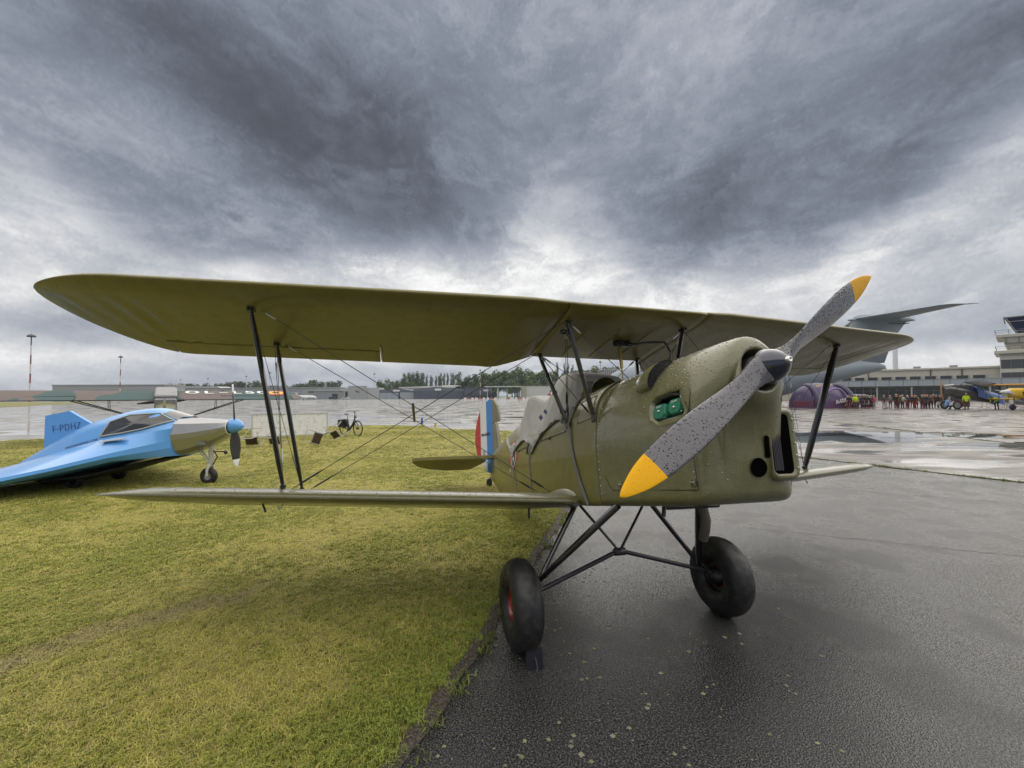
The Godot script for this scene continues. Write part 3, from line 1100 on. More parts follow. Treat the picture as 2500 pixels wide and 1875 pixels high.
	for i in 6:
		part("cooling_fin", G.new().box(Vector3(0.103 + i * 0.009, 1.245, 1.523), Vector3(0.0035, 0.275, 0.008), 0.0, Basis(Vector3.BACK, -0.10)).done(), M(0.09, 0.09, 0.10, 0.35, 0.7), scoop)
	for i in 5:
		part("rivet", G.new().ball(Vector3(0.238 + (i - 2) * 0.0062, 1.12 + i * 0.062, 1.5295), Vector3(0.006, 0.006, 0.006), 8, 6).done(), M(0.5, 0.5, 0.45, 0.3, 0.6), scoop)
	# exhaust under the chin
	part("exhaust_pipe", G.new().path([Vector3(0.20, 0.97, 0.80), Vector3(0.20, 0.90, 0.81), Vector3(0.20, 0.83, 0.82), Vector3(0.20, 0.77, 0.80), Vector3(0.20, 0.705, 0.765)], [0.032, 0.031, 0.031, 0.030, 0.029], 16).done(), M(0.14, 0.125, 0.11, 0.55, 0.7), bp)
	part("exhaust_clamp", G.new().path([Vector3(0.20, 0.925, 0.806), Vector3(0.20, 0.905, 0.809)], 0.037, 16).done(), black_gloss, bp)
	part("drain_pipe", G.new().tube(Vector3(0.02, 0.95, 0.66), Vector3(0.0, 0.855, 0.66), 0.014).done(), black_gloss, bp)
	part("belly_bar", G.new().tube(Vector3(-0.20, 0.935, 1.00), Vector3(0.12, 0.935, 1.05), 0.016).done(), black_gloss, bp)
	# propeller and spinner
	var prop := Node3D.new()
	prop.name = "propeller"
	prop.position = Vector3(0, 1.60, 1.678)
	prop.rotation_degrees.z = 33.0
	bp.add_child(prop)
	var pgrey := M(0.066, 0.066, 0.078, 0.26, 0.0, 0.5).duplicate() as StandardMaterial3D
	drops(pgrey, 1.3, 0.14)
	var wetg := M(0.018, 0.018, 0.021, 0.3).duplicate() as StandardMaterial3D
	wetg.metallic_specular = 0.3
	var wety := M(0.60, 0.31, 0.004, 0.05, 0.0, 0.3)
	var pyel := M(0.74, 0.38, 0.004, 0.5).duplicate() as StandardMaterial3D
	pyel.metallic_specular = 0.3
	var ct := [[0.0, 0.15], [0.07, 0.148], [0.12, 0.125], [0.2, 0.124], [0.35, 0.146], [0.55, 0.166], [0.7, 0.163], [0.83, 0.143], [0.92, 0.112], [0.99, 0.066], [1.03, 0.03], [1.045, 0.008]]
	var tt := [[0.0, 0.10], [0.08, 0.095], [0.15, 0.068], [0.3, 0.034], [0.6, 0.020], [1.045, 0.008]]
	var be := [[0.0, 20.0], [0.08, 38.0], [0.2, 48.0], [0.4, 38.0], [0.7, 26.0], [1.045, 19.0]]
	for s in [1.0, -1.0]:
		for seg in 2:
			var rg := []
			var nn := 24 if seg == 0 else 12
			for i in nn:
				var r: float = lerpf(0.0, 0.83, i / 23.0) if seg == 0 else lerpf(0.83, 1.045, pow(i / 11.0, 0.7))
				var ch := smo(ct, r) * 0.94
				var th := smo(tt, r)
				var b := deg_to_rad(smo(be, r))
				var ring := PackedVector3Array()
				for k in 20:
					var a := TAU * k / 20
					var u := cos(a) * ch / 2 + 0.012 * (r - 0.5)
					var v := sin(a) * th / 2 * (1.25 if sin(a) > 0 else 0.6) * (1.0 - 0.35 * cos(a))
					# chord lies along t cos b + z sin b
					ring.append(Vector3(r, u * cos(b) - v * sin(b), u * sin(b) + v * cos(b)))
				if s < 0:
					for k in 20: ring[k] = Vector3(-ring[k].x, -ring[k].y, ring[k].z)
				rg.append(ring)
			var bd := part("blade" if seg == 0 else "blade_tip", G.new().loft(rg, true, seg == 0, seg == 1).done(), pgrey if seg == 0 else pyel, prop)
			beads(bd, 1100 if seg == 0 else 60, 0.0, 0.0023, (wetg if seg == 0 else wety), -Vector3(-0.3, 0.75, 0.6).normalized().rotated(Vector3.BACK, deg_to_rad(-33.0)))
	var chip := G.new()
	var spin := M(0.020, 0.024, 0.045, 0.10, 0.35, 1.0)
	part("spinner", G.new().lathe([[0.001, -0.002], [0.082, -0.002], [0.087, 0.002], [0.087, 0.012], [0.083, 0.015], [0.082, 0.022], [0.076, 0.045], [0.064, 0.068], [0.048, 0.088], [0.030, 0.103], [0.014, 0.112]], Transform3D.IDENTITY, 40, true, true).done(), spin, prop)
	part("spinner_bolt", G.new().lathe([[0.016, 0.108], [0.016, 0.122], [0.012, 0.125], [0.006, 0.125], [0.005, 0.119], [0.001, 0.119]], Transform3D.IDENTITY, 20, false, true).done(), M(0.6, 0.6, 0.58, 0.25, 1.0), prop)
	part("gearbox", G.new().lathe([[0.075, -0.16], [0.075, -0.05], [0.05, -0.035]], Transform3D.IDENTITY, 20, true, true).done(), M(0.02, 0.02, 0.022, 0.4), prop)
	# wings
	var ule := [[0.3, 0.745], [0.56, 0.74], [3.45, 0.252], [3.65, 0.215], [3.85, 0.15], [4.02, 0.06], [4.15, -0.05], [4.235, -0.18], [4.265, -0.31]]
	var ute := [[0.56, -0.245], [0.66, -0.40], [0.85, -0.645], [1.0, -0.667], [3.55, -1.095], [3.72, -1.105], [3.86, -1.05], [4.02, -0.91], [4.14, -0.75], [4.23, -0.58], [4.265, -0.42]]
	var lle := [[0.2, 0.165], [0.36, 0.158], [3.25, -0.325], [3.42, -0.36], [3.6, -0.43], [3.75, -0.52], [3.88, -0.63], [3.97, -0.75], [4.01, -0.88]]
	var lte := [[0.2, -1.17], [0.36, -1.17], [3.35, -1.67], [3.52, -1.68], [3.66, -1.62], [3.8, -1.48], [3.9, -1.32], [3.97, -1.15], [4.01, -0.99]]
	for sgn in [-1.0, 1.0]:
		var su := stations(ule, ute, 2.297, 0.52, 0.575, 4.265, 3.6, 4.265, Vector2(1.92, 3.74))
		var uw := part("upper_wing", wing_mesh(su, sgn), fabric, bp)
		var sa := []
		for s in su:
			if s[0] > 1.92 and s[0] < 3.74 and (s[0] < 1.93 or s[0] > 3.73 or absf(s[6]) >= 0.0):
				var f: Array = s.duplicate()
				f[5] = 1.0
				f[6] = s[6] * 0.4
				sa.append(f)
		sa[0][0] += 0.008
		sa[sa.size() - 1][0] -= 0.008
		part("aileron", wing_mesh(sa, sgn, 0.798), fabric, bp)
		# little white hinge brackets at the inboard end of the aileron
		part("aileron_bracket", G.new().box(Vector3(sgn * 1.917, 2.352, -0.60), Vector3(0.012, 0.010, 0.36)).done(), M(0.7, 0.7, 0.66, 0.5), uw)
		var sw := stations(lle, lte, 0.908, 0.36, 0.36, 4.01, 3.36, 4.01)
		var lw := part("lower_wing", wing_mesh(sw, sgn), paint, bp)
		beads(lw, 3500, 0.4, 0.0045, wet, Vector3(0, 0.97, 0.22))
		beads(uw, 2200, -0.15, 0.0035, wet, Vector3(0, 0.25, 0.97))
		# fairing where the lower wing meets the body
		var fr := []
		for i in 9:
			var u := i / 8.0
			var r := PackedVector3Array()
			for k in 14:
				var c := k / 13.0
				var zz := lerpf(0.14, -1.12, c)
				var top := airfoil(c, true) * 1.33 + 0.908 - 0.036 * (c - 0.18) * 1.33
				var w := 0.20 * sin(PI * minf(1.0, 0.25 + c * 0.9))
				var a := u * PI / 2
				r.append(Vector3(sgn * (smo(HW, zz) - 0.012 + w * (1.0 - sin(a)) * 0.9), top - 0.006 + 0.075 * (1.0 - cos(a)) * sin(PI * minf(1.0, 0.12 + c)), zz))
			fr.append(r)
		part("root_fairing", G.new().loft(fr, false).done(), paint, bp)
		part("tie_down_ring", G.new().path([Vector3(sgn * 2.6, 1.06, -0.47), Vector3(sgn * 2.6, 1.02, -0.46), Vector3(sgn * 2.62, 1.005, -0.47), Vector3(sgn * 2.63, 1.03, -0.48)], 0.005, 6).done(), steel, lw)
		if sgn < 0:
			part("pitot_post", G.new().tube(Vector3(sgn * 2.75, 1.06, -0.5), Vector3(sgn * 2.72, 0.99, -0.5), 0.008).done(), black_gloss, lw)
			part("step_post", G.new().tube(Vector3(-0.62, 0.93, -0.4), Vector3(-0.62, 0.83, -0.42), 0.011).done(), black_gloss, lw)
	var sc := []
	for i in 19:
		var x := lerpf(-0.57, 0.57, i / 18.0)
		sc.append([x, 0.745, -0.245, 2.297, 0.0, 1.0, 0.006 * pow(absf(sin(PI * (i / 18.0) * 4.0)), 0.8)])
	part("centre_section", wing_mesh(sc, 1.0), fabric, bp)
	for i in 3:
		part("rib_tape", G.new().tube(Vector3(-0.28 + i * 0.28, 2.303, 0.45), Vector3(-0.28 + i * 0.28, 2.268, -0.19), 0.006, -1, 6, 2.5, Vector3.RIGHT).done(), fabric, bp)
	part("fuel_gauge", G.new().tube(Vector3(0.12, 2.30, 0.15), Vector3(0.12, 2.06, 0.15), 0.014).tube(Vector3(0.12, 2.06, 0.15), Vector3(0.12, 1.85, 0.15), 0.007).done(), M(0.45, 0.30, 0.10, 0.3, 1.0), bp)
	part("fuel_cock", G.new().box(Vector3(0.13, 2.27, 0.18), Vector3(0.16, 0.05, 0.05), 0.012).ball(Vector3(0.20, 2.26, 0.20), Vector3(0.03, 0.02, 0.02)).done(), black_gloss, bp)
	part("fuel_hose", G.new().path([Vector3(0.20, 2.26, 0.2), Vector3(0.30, 2.25, 0.3), Vector3(0.40, 2.22, 0.4), Vector3(0.43, 2.12, 0.42), Vector3(0.40, 1.85, 0.42)], 0.009, 8).done(), black_gloss, bp)
	# struts
	for sgn in [-1.0, 1.0]:
		var X := func(v: Vector3) -> Vector3: return Vector3(v.x * sgn, v.y, v.z)
		var ft: Vector3 = X.call(Vector3(2.802, 2.445, 0.07))
		var fb: Vector3 = X.call(Vector3(2.599, 1.160, -0.452))
		var rt: Vector3 = X.call(Vector3(2.802, 2.425, -0.62))
		var rb: Vector3 = X.call(Vector3(2.599, 1.150, -1.13))
		for e in [[ft, fb], [rt, rb]]:
			var d: Vector3 = (e[1] - e[0]).normalized()
			var m1: Vector3 = e[0] + d * 0.07
			var m2: Vector3 = e[1] - d * 0.07
			var s := part("interplane_strut", G.new().path([e[0], m1, e[0].lerp(e[1], 0.15), e[0].lerp(e[1], 0.85), m2, e[1]], [0.010, 0.013, 0.017, 0.017, 0.013, 0.010], 14, 2.3, Vector3(0, 0, 1)).done(), black_gloss, bp)
			part("end_fitting", G.new().box(e[0] + d * 0.02, Vector3(0.045, 0.035, 0.06), 0.006).done(), black_gloss, s)
			part("end_fitting", G.new().box(e[1] - d * 0.02, Vector3(0.035, 0.035, 0.05), 0.006).done(), black_gloss, s)
		var ct1: Vector3 = X.call(Vector3(0.512, 2.300, 0.506))
		var cb1: Vector3 = X.call(Vector3(0.336, 1.565, 0.438))
		var ct2: Vector3 = X.call(Vector3(0.507, 2.275, -0.205))
		var cb2: Vector3 = X.call(Vector3(0.345, 1.585, -0.040))
		for e in [[ct1, cb1], [ct2, cb2]]:
			var s := part("cabane_strut", G.new().path([e[0], e[0].lerp(e[1], 0.12), e[0].lerp(e[1], 0.88), e[1]], [0.012, 0.016, 0.016, 0.011], 14, 1.6, Vector3(0, 0, 1)).done(), black_gloss, bp)
			for k in [0.3, 0.55, 0.8]:
				var c: Vector3 = e[0].lerp(e[1], k)
				part("collar", G.new().path([c, c + (e[1] - e[0]).normalized() * 0.016], 0.020, 12, 1.6, Vector3(0, 0, 1)).done(), black_gloss, s)
			part("foot_fitting", G.new().box(e[1], Vector3(0.03, 0.06, 0.05), 0.008).done(), M(0.05, 0.05, 0.05, 0.4, 0.5), s)
			part("top_fitting", G.new().box(e[0], Vector3(0.05, 0.03, 0.06), 0.006).done(), black_gloss, s)
		if sgn < 0:
			part("grab_handle", G.new().ball(ct1 + Vector3(-0.03, -0.075, -0.03), Vector3(0.026, 0.022, 0.026)).tube(ct1 + Vector3(-0.03, -0.075, -0.03), ct1.lerp(cb1, 0.17), 0.010).done(), black_gloss, bp)
		# rigging wires with their turnbuckles
		var cross: Vector3 = ft.lerp(X.call(Vector3(0.45, 1.02, -0.02)), 0.5)
		var wires := [
			[ft + X.call(Vector3(-0.05, 0, -0.02)), X.call(Vector3(0.52, 1.045, -0.10)), 1], [rt + X.call(Vector3(-0.05, 0, -0.02)), X.call(Vector3(0.46, 1.045, -0.62)), 1],
			[fb + X.call(Vector3(-0.05, 0, -0.05)), ct1 + X.call(Vector3(0.03, 0, -0.03)), 2], [rb + X.call(Vector3(-0.05, 0, 0.02)), ct2 + X.call(Vector3(0.03, 0, 0.02)), 2],
			[ft, rb, 3], [rt, fb, 3], [fb, rt.lerp(ft, 0.1), 3],
			[ct1, cb2, 1], [ct2, cb1, 1], [ct1, X.call(Vector3(-0.33, 1.57, 0.44)), 1], [ct2, X.call(Vector3(-0.33, 1.6, -0.04)), 1], [ct1 + X.call(Vector3(0.02, 0, 0)), cb2 + Vector3(0, 0.12, 0), 1]]
		for w in wires:
			var a: Vector3 = w[0]
			var b: Vector3 = w[1]
			var d := (b - a).normalized()
			var wi := part("rigging_wire", G.new().tube(a, b, 0.0030 if w[2] != 3 else 0.0024, -1, 6).done(), M(0.10, 0.10, 0.10, 0.35, 0.8), bp)
			if w[2] == 1:
				part("turnbuckle", G.new().path([b - d * 0.20, b - d * 0.17, b - d * 0.10, b - d * 0.07], [0.004, 0.008, 0.008, 0.004], 8).done(), black_gloss, wi)
				part("turnbuckle", G.new().path([a + d * 0.05, a + d * 0.07, a + d * 0.12, a + d * 0.14], [0.004, 0.009, 0.008, 0.003], 8).done(), steel, wi)
			elif w[2] == 2:
				part("turnbuckle", G.new().path([a + d * 0.06, a + d * 0.10, a + d * 0.24, a + d * 0.30], [0.004, 0.008, 0.008, 0.003], 8).done(), black_gloss, wi)
			else:
				part("turnbuckle", G.new().path([a.lerp(b, 0.75) , a.lerp(b, 0.77), a.lerp(b, 0.82), a.lerp(b, 0.84)], [0.003, 0.007, 0.007, 0.003], 8).done(), steel, wi)
		var f0: Vector3 = (wires[0][0] as Vector3).lerp(wires[0][1], 0.5)
		var r0: Vector3 = (wires[1][0] as Vector3).lerp(wires[1][1], 0.5)
		part("wire_spreader", G.new().tube(f0 + (f0 - r0).normalized() * 0.04, r0 - (f0 - r0).normalized() * 0.04, 0.011, -1, 8).done(), M(0.03, 0.022, 0.02, 0.4), bp)
		# undercarriage
		var hub: Vector3 = X.call(Vector3(0.864, 0.281 + (0.034 if sgn > 0 else 0.0), 0.065))
		var kn: Vector3 = X.call(Vector3(0.700, 0.415, 0.028))
		for e in [[Vector3(0.315, 0.945, 0.635), 0.022], [Vector3(0.344, 0.925, -0.03), 0.019]]:
			var tp: Vector3 = X.call(e[0])
			part("gear_strut", G.new().path([tp, tp.lerp(kn, 0.5), kn], [e[1], e[1], e[1] * 0.85], 12, 1.35, Vector3(0, 0, 1)).done(), black_gloss, bp)
		part("axle", G.new().path([kn + X.call(Vector3(-0.02, 0.03, 0)), kn.lerp(hub, 0.4), hub], [0.018, 0.022, 0.020], 10).done(), black_gloss, bp)
		part("gear_link", G.new().path([X.call(Vector3(0.03, 0.555, 0)), X.call(Vector3(0.06, 0.548, 0.0)), kn.lerp(hub, 0.75).lerp(X.call(Vector3(0.0, 0.557, 0)), 0.2), kn.lerp(hub, 0.8)], [0.010, 0.017, 0.017, 0.009], 10).done(), M(0.03, 0.03, 0.036, 0.3, 0.3), bp)
		part("link_end", G.new().tube(kn.lerp(hub, 0.75).lerp(X.call(Vector3(0.0, 0.557, 0)), 0.14), kn.lerp(hub, 0.85), 0.012, -1, 8).done(), steel, bp)
		part("gear_brace", G.new().tube(X.call(Vector3(0.30, 0.93, -0.03)), X.call(Vector3(0.01, 0.57, 0.0)), 0.011, -1, 8).done(), black_gloss, bp)
		var wh := Node3D.new()
		wh.name = numbered("wheel", bp)
		wh.transform = Transform3D(Basis(Vector3.UP, PI / 2 if sgn > 0 else -PI / 2), hub)
		bp.add_child(wh)
		var tp := []
		for k in 33:
			var a := lerpf(-2.45, 2.45, k / 32.0)
			var w := 0.104 * sin(a) * (1.0 if absf(a) < PI / 2 else 1.0)
			var rr2: float = 0.200 + 0.106 * pow(absf(cos(a)), 0.75) * sign(cos(a))
			tp.append([rr2, w])
		part("tyre", G.new().lathe(tp, Transform3D.IDENTITY, 56).done(), rubber, wh)
		part("rim", G.new().lathe([[0.130, 0.075], [0.122, 0.062], [0.118, 0.02], [0.05, 0.03], [0.048, 0.062], [0.02, 0.068], [0.001, 0.068]], Transform3D.IDENTITY, 32).done(), M(0.30, 0.012, 0.012, 0.35, 0.0, 0.4), wh)
		part("brake_disc", G.new().lathe([[0.118, -0.06], [0.112, -0.02], [0.062, -0.04], [0.06, -0.075], [0.02, -0.09], [0.001, -0.09]], Transform3D.IDENTITY, 32).done(), M(0.06, 0.055, 0.055, 0.35, 0.8), wh)
		for k in 6:
			var a := TAU * k / 6
			part("wheel_bolt", G.new().ball(Vector3(cos(a) * 0.085, sin(a) * 0.085, -0.036), Vector3(0.010, 0.010, 0.010), 8, 6).done(), M(0.3, 0.03, 0.02, 0.4), wh)
	part("gear_joint", G.new().lathe([[0.024, -0.05], [0.030, -0.045], [0.030, 0.045], [0.024, 0.05]], Transform3D(Basis(Vector3.UP, PI / 2), Vector3(0, 0.557, 0.0)), 16, true, true).done(), M(0.05, 0.05, 0.055, 0.35, 0.4), bp)
	# tail
	var tail_paint := M(0.155, 0.145, 0.10, 0.4, 0.0, 0.2)
	var side := Basis(Vector3(0, 0, 1), Vector3(0, 1, 0), Vector3(-1, 0, 0))
	var fin := poly([-4.52, 1.75, -4.0, 1.80, -4.06, 1.95, -4.12, 2.12, -4.2, 2.27, -4.3, 2.33, -4.52, 2.33])
	part("fin", G.new().prism(fin, 0.05, Transform3D(side, Vector3(0.025, 0, 0))).done(), tail_paint, bp)
	var rud := Node3D.new()
	rud.name = "rudder"
	rud.position = Vector3(0, 0, -4.53)
	rud.rotation_degrees.y = 22.0
	bp.add_child(rud)
	var outl := PackedVector2Array()   # x runs towards the nose here, hinge at 0
	var rt := [[0.0, 1.385], [-0.10, 1.40], [-0.26, 1.46], [-0.44, 1.60], [-0.57, 1.80], [-0.63, 2.02], [-0.625, 2.22], [-0.56, 2.45], [-0.43, 2.66], [-0.26, 2.79], [-0.08, 2.835], [0.06, 2.80], [0.16, 2.68], [0.215, 2.52], [0.24, 2.375], [0.10, 2.36], [0.0, 2.35]]
	for e in rt: outl.append(Vector2(e[0], e[1]))
	var cuts := [["horn_balance", 0.0, 0.3, tail_paint], ["blue_stripe", -0.20, 0.0, M(0.045, 0.20, 0.52, 0.45)], ["white_stripe", -0.42, -0.20, M(0.62, 0.63, 0.64, 0.45)], ["red_stripe", -0.7, -0.42, M(0.45, 0.03, 0.03, 0.45)]]
	for c in cuts:
		var q := Geometry2D.intersect_polygons(outl, poly([c[1], 1.0, c[2], 1.0, c[2], 3.0, c[1], 3.0]))
		var th := 0.045
		for pp in q:
			part(c[0], G.new().prism(pp, th, Transform3D(side, Vector3(th / 2, 0, 0))).done(), c[3], rud)
	var tx := part("lettering", text("Ultralight", 0.05, true), M(0.05, 0.06, 0.09, 0.6), rud)
	tx.transform = Transform3D(side, Vector3(-0.026, 2.16, -0.235))
	tx = part("lettering", text("02", 0.07, false), M(0.05, 0.06, 0.09, 0.6), rud)
	tx.transform = Transform3D(side * Basis(Vector3.BACK, PI / 2), Vector3(-0.026, 1.80, -0.31))
	for sgn in [-1.0, 1.0]:
		var sp := PackedVector2Array()
		for e in [[0.04, -4.14], [0.7, -4.20], [1.1, -4.26], [1.35, -4.33], [1.47, -4.42], [1.52, -4.56], [0.03, -4.56]]: sp.append(Vector2(e[0] * sgn, e[1]))
		var lay := Basis(Vector3(1, 0, 0), Vector3(0, 0, 1), Vector3(0, -1, 0))
		part("tailplane", G.new().prism(sp, 0.05, Transform3D(lay, Vector3(0, 1.705, 0))).done(), fabric, bp)
		var ep := PackedVector2Array()
		for e in [[0.14, 0.0], [1.52, 0.0], [1.50, -0.10], [1.40, -0.24], [1.2, -0.36], [0.9, -0.43], [0.55, -0.45], [0.38, -0.40], [0.16, -0.12]]: ep.append(Vector2(e[0] * sgn, e[1]))
		part("elevator", G.new().prism(ep, 0.04, Transform3D(Basis(Vector3.RIGHT, -deg_to_rad(22.0)) * lay, Vector3(0, 1.700, -4.572))).done(), fabric, bp)
		part("trim_tab", G.new().prism(poly([0.45 * sgn, 0.0, 0.85 * sgn, 0.0, 0.85 * sgn, -0.05, 0.45 * sgn, -0.05]), 0.012, Transform3D(Basis(Vector3.RIGHT, -deg_to_rad(22.0)) * lay, Vector3(0, 1.53, -4.99))).done(), black_gloss, bp)
		for w in [[Vector3(0.02, 2.25, -4.45), Vector3(1.0, 1.70, -4.5)], [Vector3(0.03, 1.40, -4.40), Vector3(1.0, 1.66, -4.5)], [Vector3(0.08, 1.95, -3.0), Vector3(0.02, 2.0, -4.4)]]:
			var a: Vector3 = w[0]
			var b: Vector3 = w[1]
			part("tail_wire", G.new().tube(Vector3(a.x * sgn, a.y, a.z), Vector3(b.x * sgn, b.y, b.z), 0.0025, -1, 6).done(), M(0.2, 0.2, 0.2, 0.35, 0.8), bp)
	part("tail_leg", G.new().path([Vector3(0, 1.40, -4.72), Vector3(0, 1.33, -4.92), Vector3(0, 1.29, -5.02)], 0.016, 8).tube(Vector3(-0.045, 1.30, -5.0), Vector3(-0.045, 1.22, -5.05), 0.01).tube(Vector3(0.045, 1.30, -5.0), Vector3(0.045, 1.22, -5.05), 0.01).tube(Vector3(-0.05, 1.30, -5.0), Vector3(0.05, 1.30, -5.0), 0.012).done(), black_gloss, bp)
	var tw := []
	for k in 17:
		var a := lerpf(-2.3, 2.3, k / 16.0)
		tw.append([0.055 + 0.032 * cos(a), 0.030 * sin(a)])
	part("tail_wheel", G.new().lathe(tw, Transform3D(Basis(Vector3.UP, PI / 2 + 0.3), Vector3(0, 1.245, -5.05)), 24).lathe([[0.034, -0.02], [0.03, -0.024], [0.001, -0.02]], Transform3D(Basis(Vector3.UP, PI / 2 + 0.3), Vector3(0, 1.245, -5.05)), 16).done(), rubber, bp)
	# roundel on both sides of the body
	for sgn in [-1.0, 1.0]:
		var zc := -2.08
		var ycn := 1.515
		var ring := func(r0: float, r1: float, out: float, zlim := 9.0) -> ArrayMesh:
			var g2 := G.new()
			for k in 48:
				var a0 := TAU * k / 48
				var a1 := TAU * (k + 1) / 48
				var e := []
				for q in [[r0, a0], [r1, a0], [r1, a1], [r0, a1]]:
					e.append(on_side(zc + cos(q[1]) * q[0], ycn + sin(q[1]) * q[0], out, sgn))
				g2.quad(e[0], e[1], e[2], e[3])
			return g2.done()
		var white := M(0.62, 0.61, 0.58, 0.5)
		var red := M(0.48, 0.03, 0.035, 0.5)
		var ro := part("roundel", ring.call(0.165, 0.185, 0.0035), red, bp)
		part("white_ring", ring.call(0.138, 0.166, 0.0037), white, ro)
		part("blue_disc", ring.call(0.001, 0.139, 0.0039), M(0.035, 0.035, 0.05, 0.5), ro)
		var star := G.new()
		for k in 10:
			var a0 := PI / 2 + TAU * k / 10
			var a1 := PI / 2 + TAU * (k + 1) / 10
			var r0 := 0.135 if k % 2 == 0 else 0.052
			var r1 := 0.135 if k % 2 == 1 else 0.052
			star.tri(on_side(zc, ycn, 0.0055, sgn), on_side(zc + cos(a0) * r0, ycn + sin(a0) * r0, 0.0055, sgn), on_side(zc + cos(a1) * r1, ycn + sin(a1) * r1, 0.0055, sgn))
		part("star", star.done(), white, ro)
		for s in [-1.0, 1.0]:
			var bar := G.new().flat()
			var e := []
			for q in [[0.19, -0.045], [0.27, -0.045], [0.27, 0.03], [0.19, 0.03]]: e.append(on_side(zc + s * q[0], ycn - 0.03 + q[1], 0.0035, sgn))
			bar.quad(e[0], e[1], e[2], e[3])
			part("bar", bar.done(), red, ro)
		var dot := G.new().ball(on_side(zc - 0.22, ycn - 0.19, 0.002, sgn), Vector3(0.006, 0.018, 0.018), 12, 8)
		part("cap", dot.done(), white, ro)
	part("cockpit_hood", G.new().lathe([[0.002, 0.0], [0.06, 0.02], [0.11, 0.09], [0.135, 0.17]], Transform3D(Basis(Vector3.RIGHT, 0.35).scaled(Vector3(0.9, 0.8, 1.0)), Vector3(-0.07, 1.90, 0.0)), 20).done(), paint, bp)
	cover(bp)
	# chock in front of the near wheel
	var ch := thing("wheel_chock", "dark wedge shaped chock against the tyre nearest the lawn", "chock", Vector3(0.135, 0.0, -2.82), 8.0)
	part("wedge", G.new().prism(poly([-0.07, 0.0, 0.08, 0.0, 0.065, 0.10, 0.03, 0.115, -0.07, 0.05]), 0.105, Transform3D(Basis(Vector3(0, 0, 1), Vector3(0, 1, 0), Vector3(-1, 0, 0)), Vector3(0.052, 0.006, 0))).done(), M(0.012, 0.012, 0.018, 0.45), ch)
	part("rope_loop", G.new().path([Vector3(0.0, 0.085, 0.072), Vector3(0.006, 0.06, 0.086), Vector3(0.012, 0.03, 0.09), Vector3(0.004, 0.012, 0.10)], 0.0045, 6).done(), M(0.06, 0.06, 0.08, 0.7), ch)

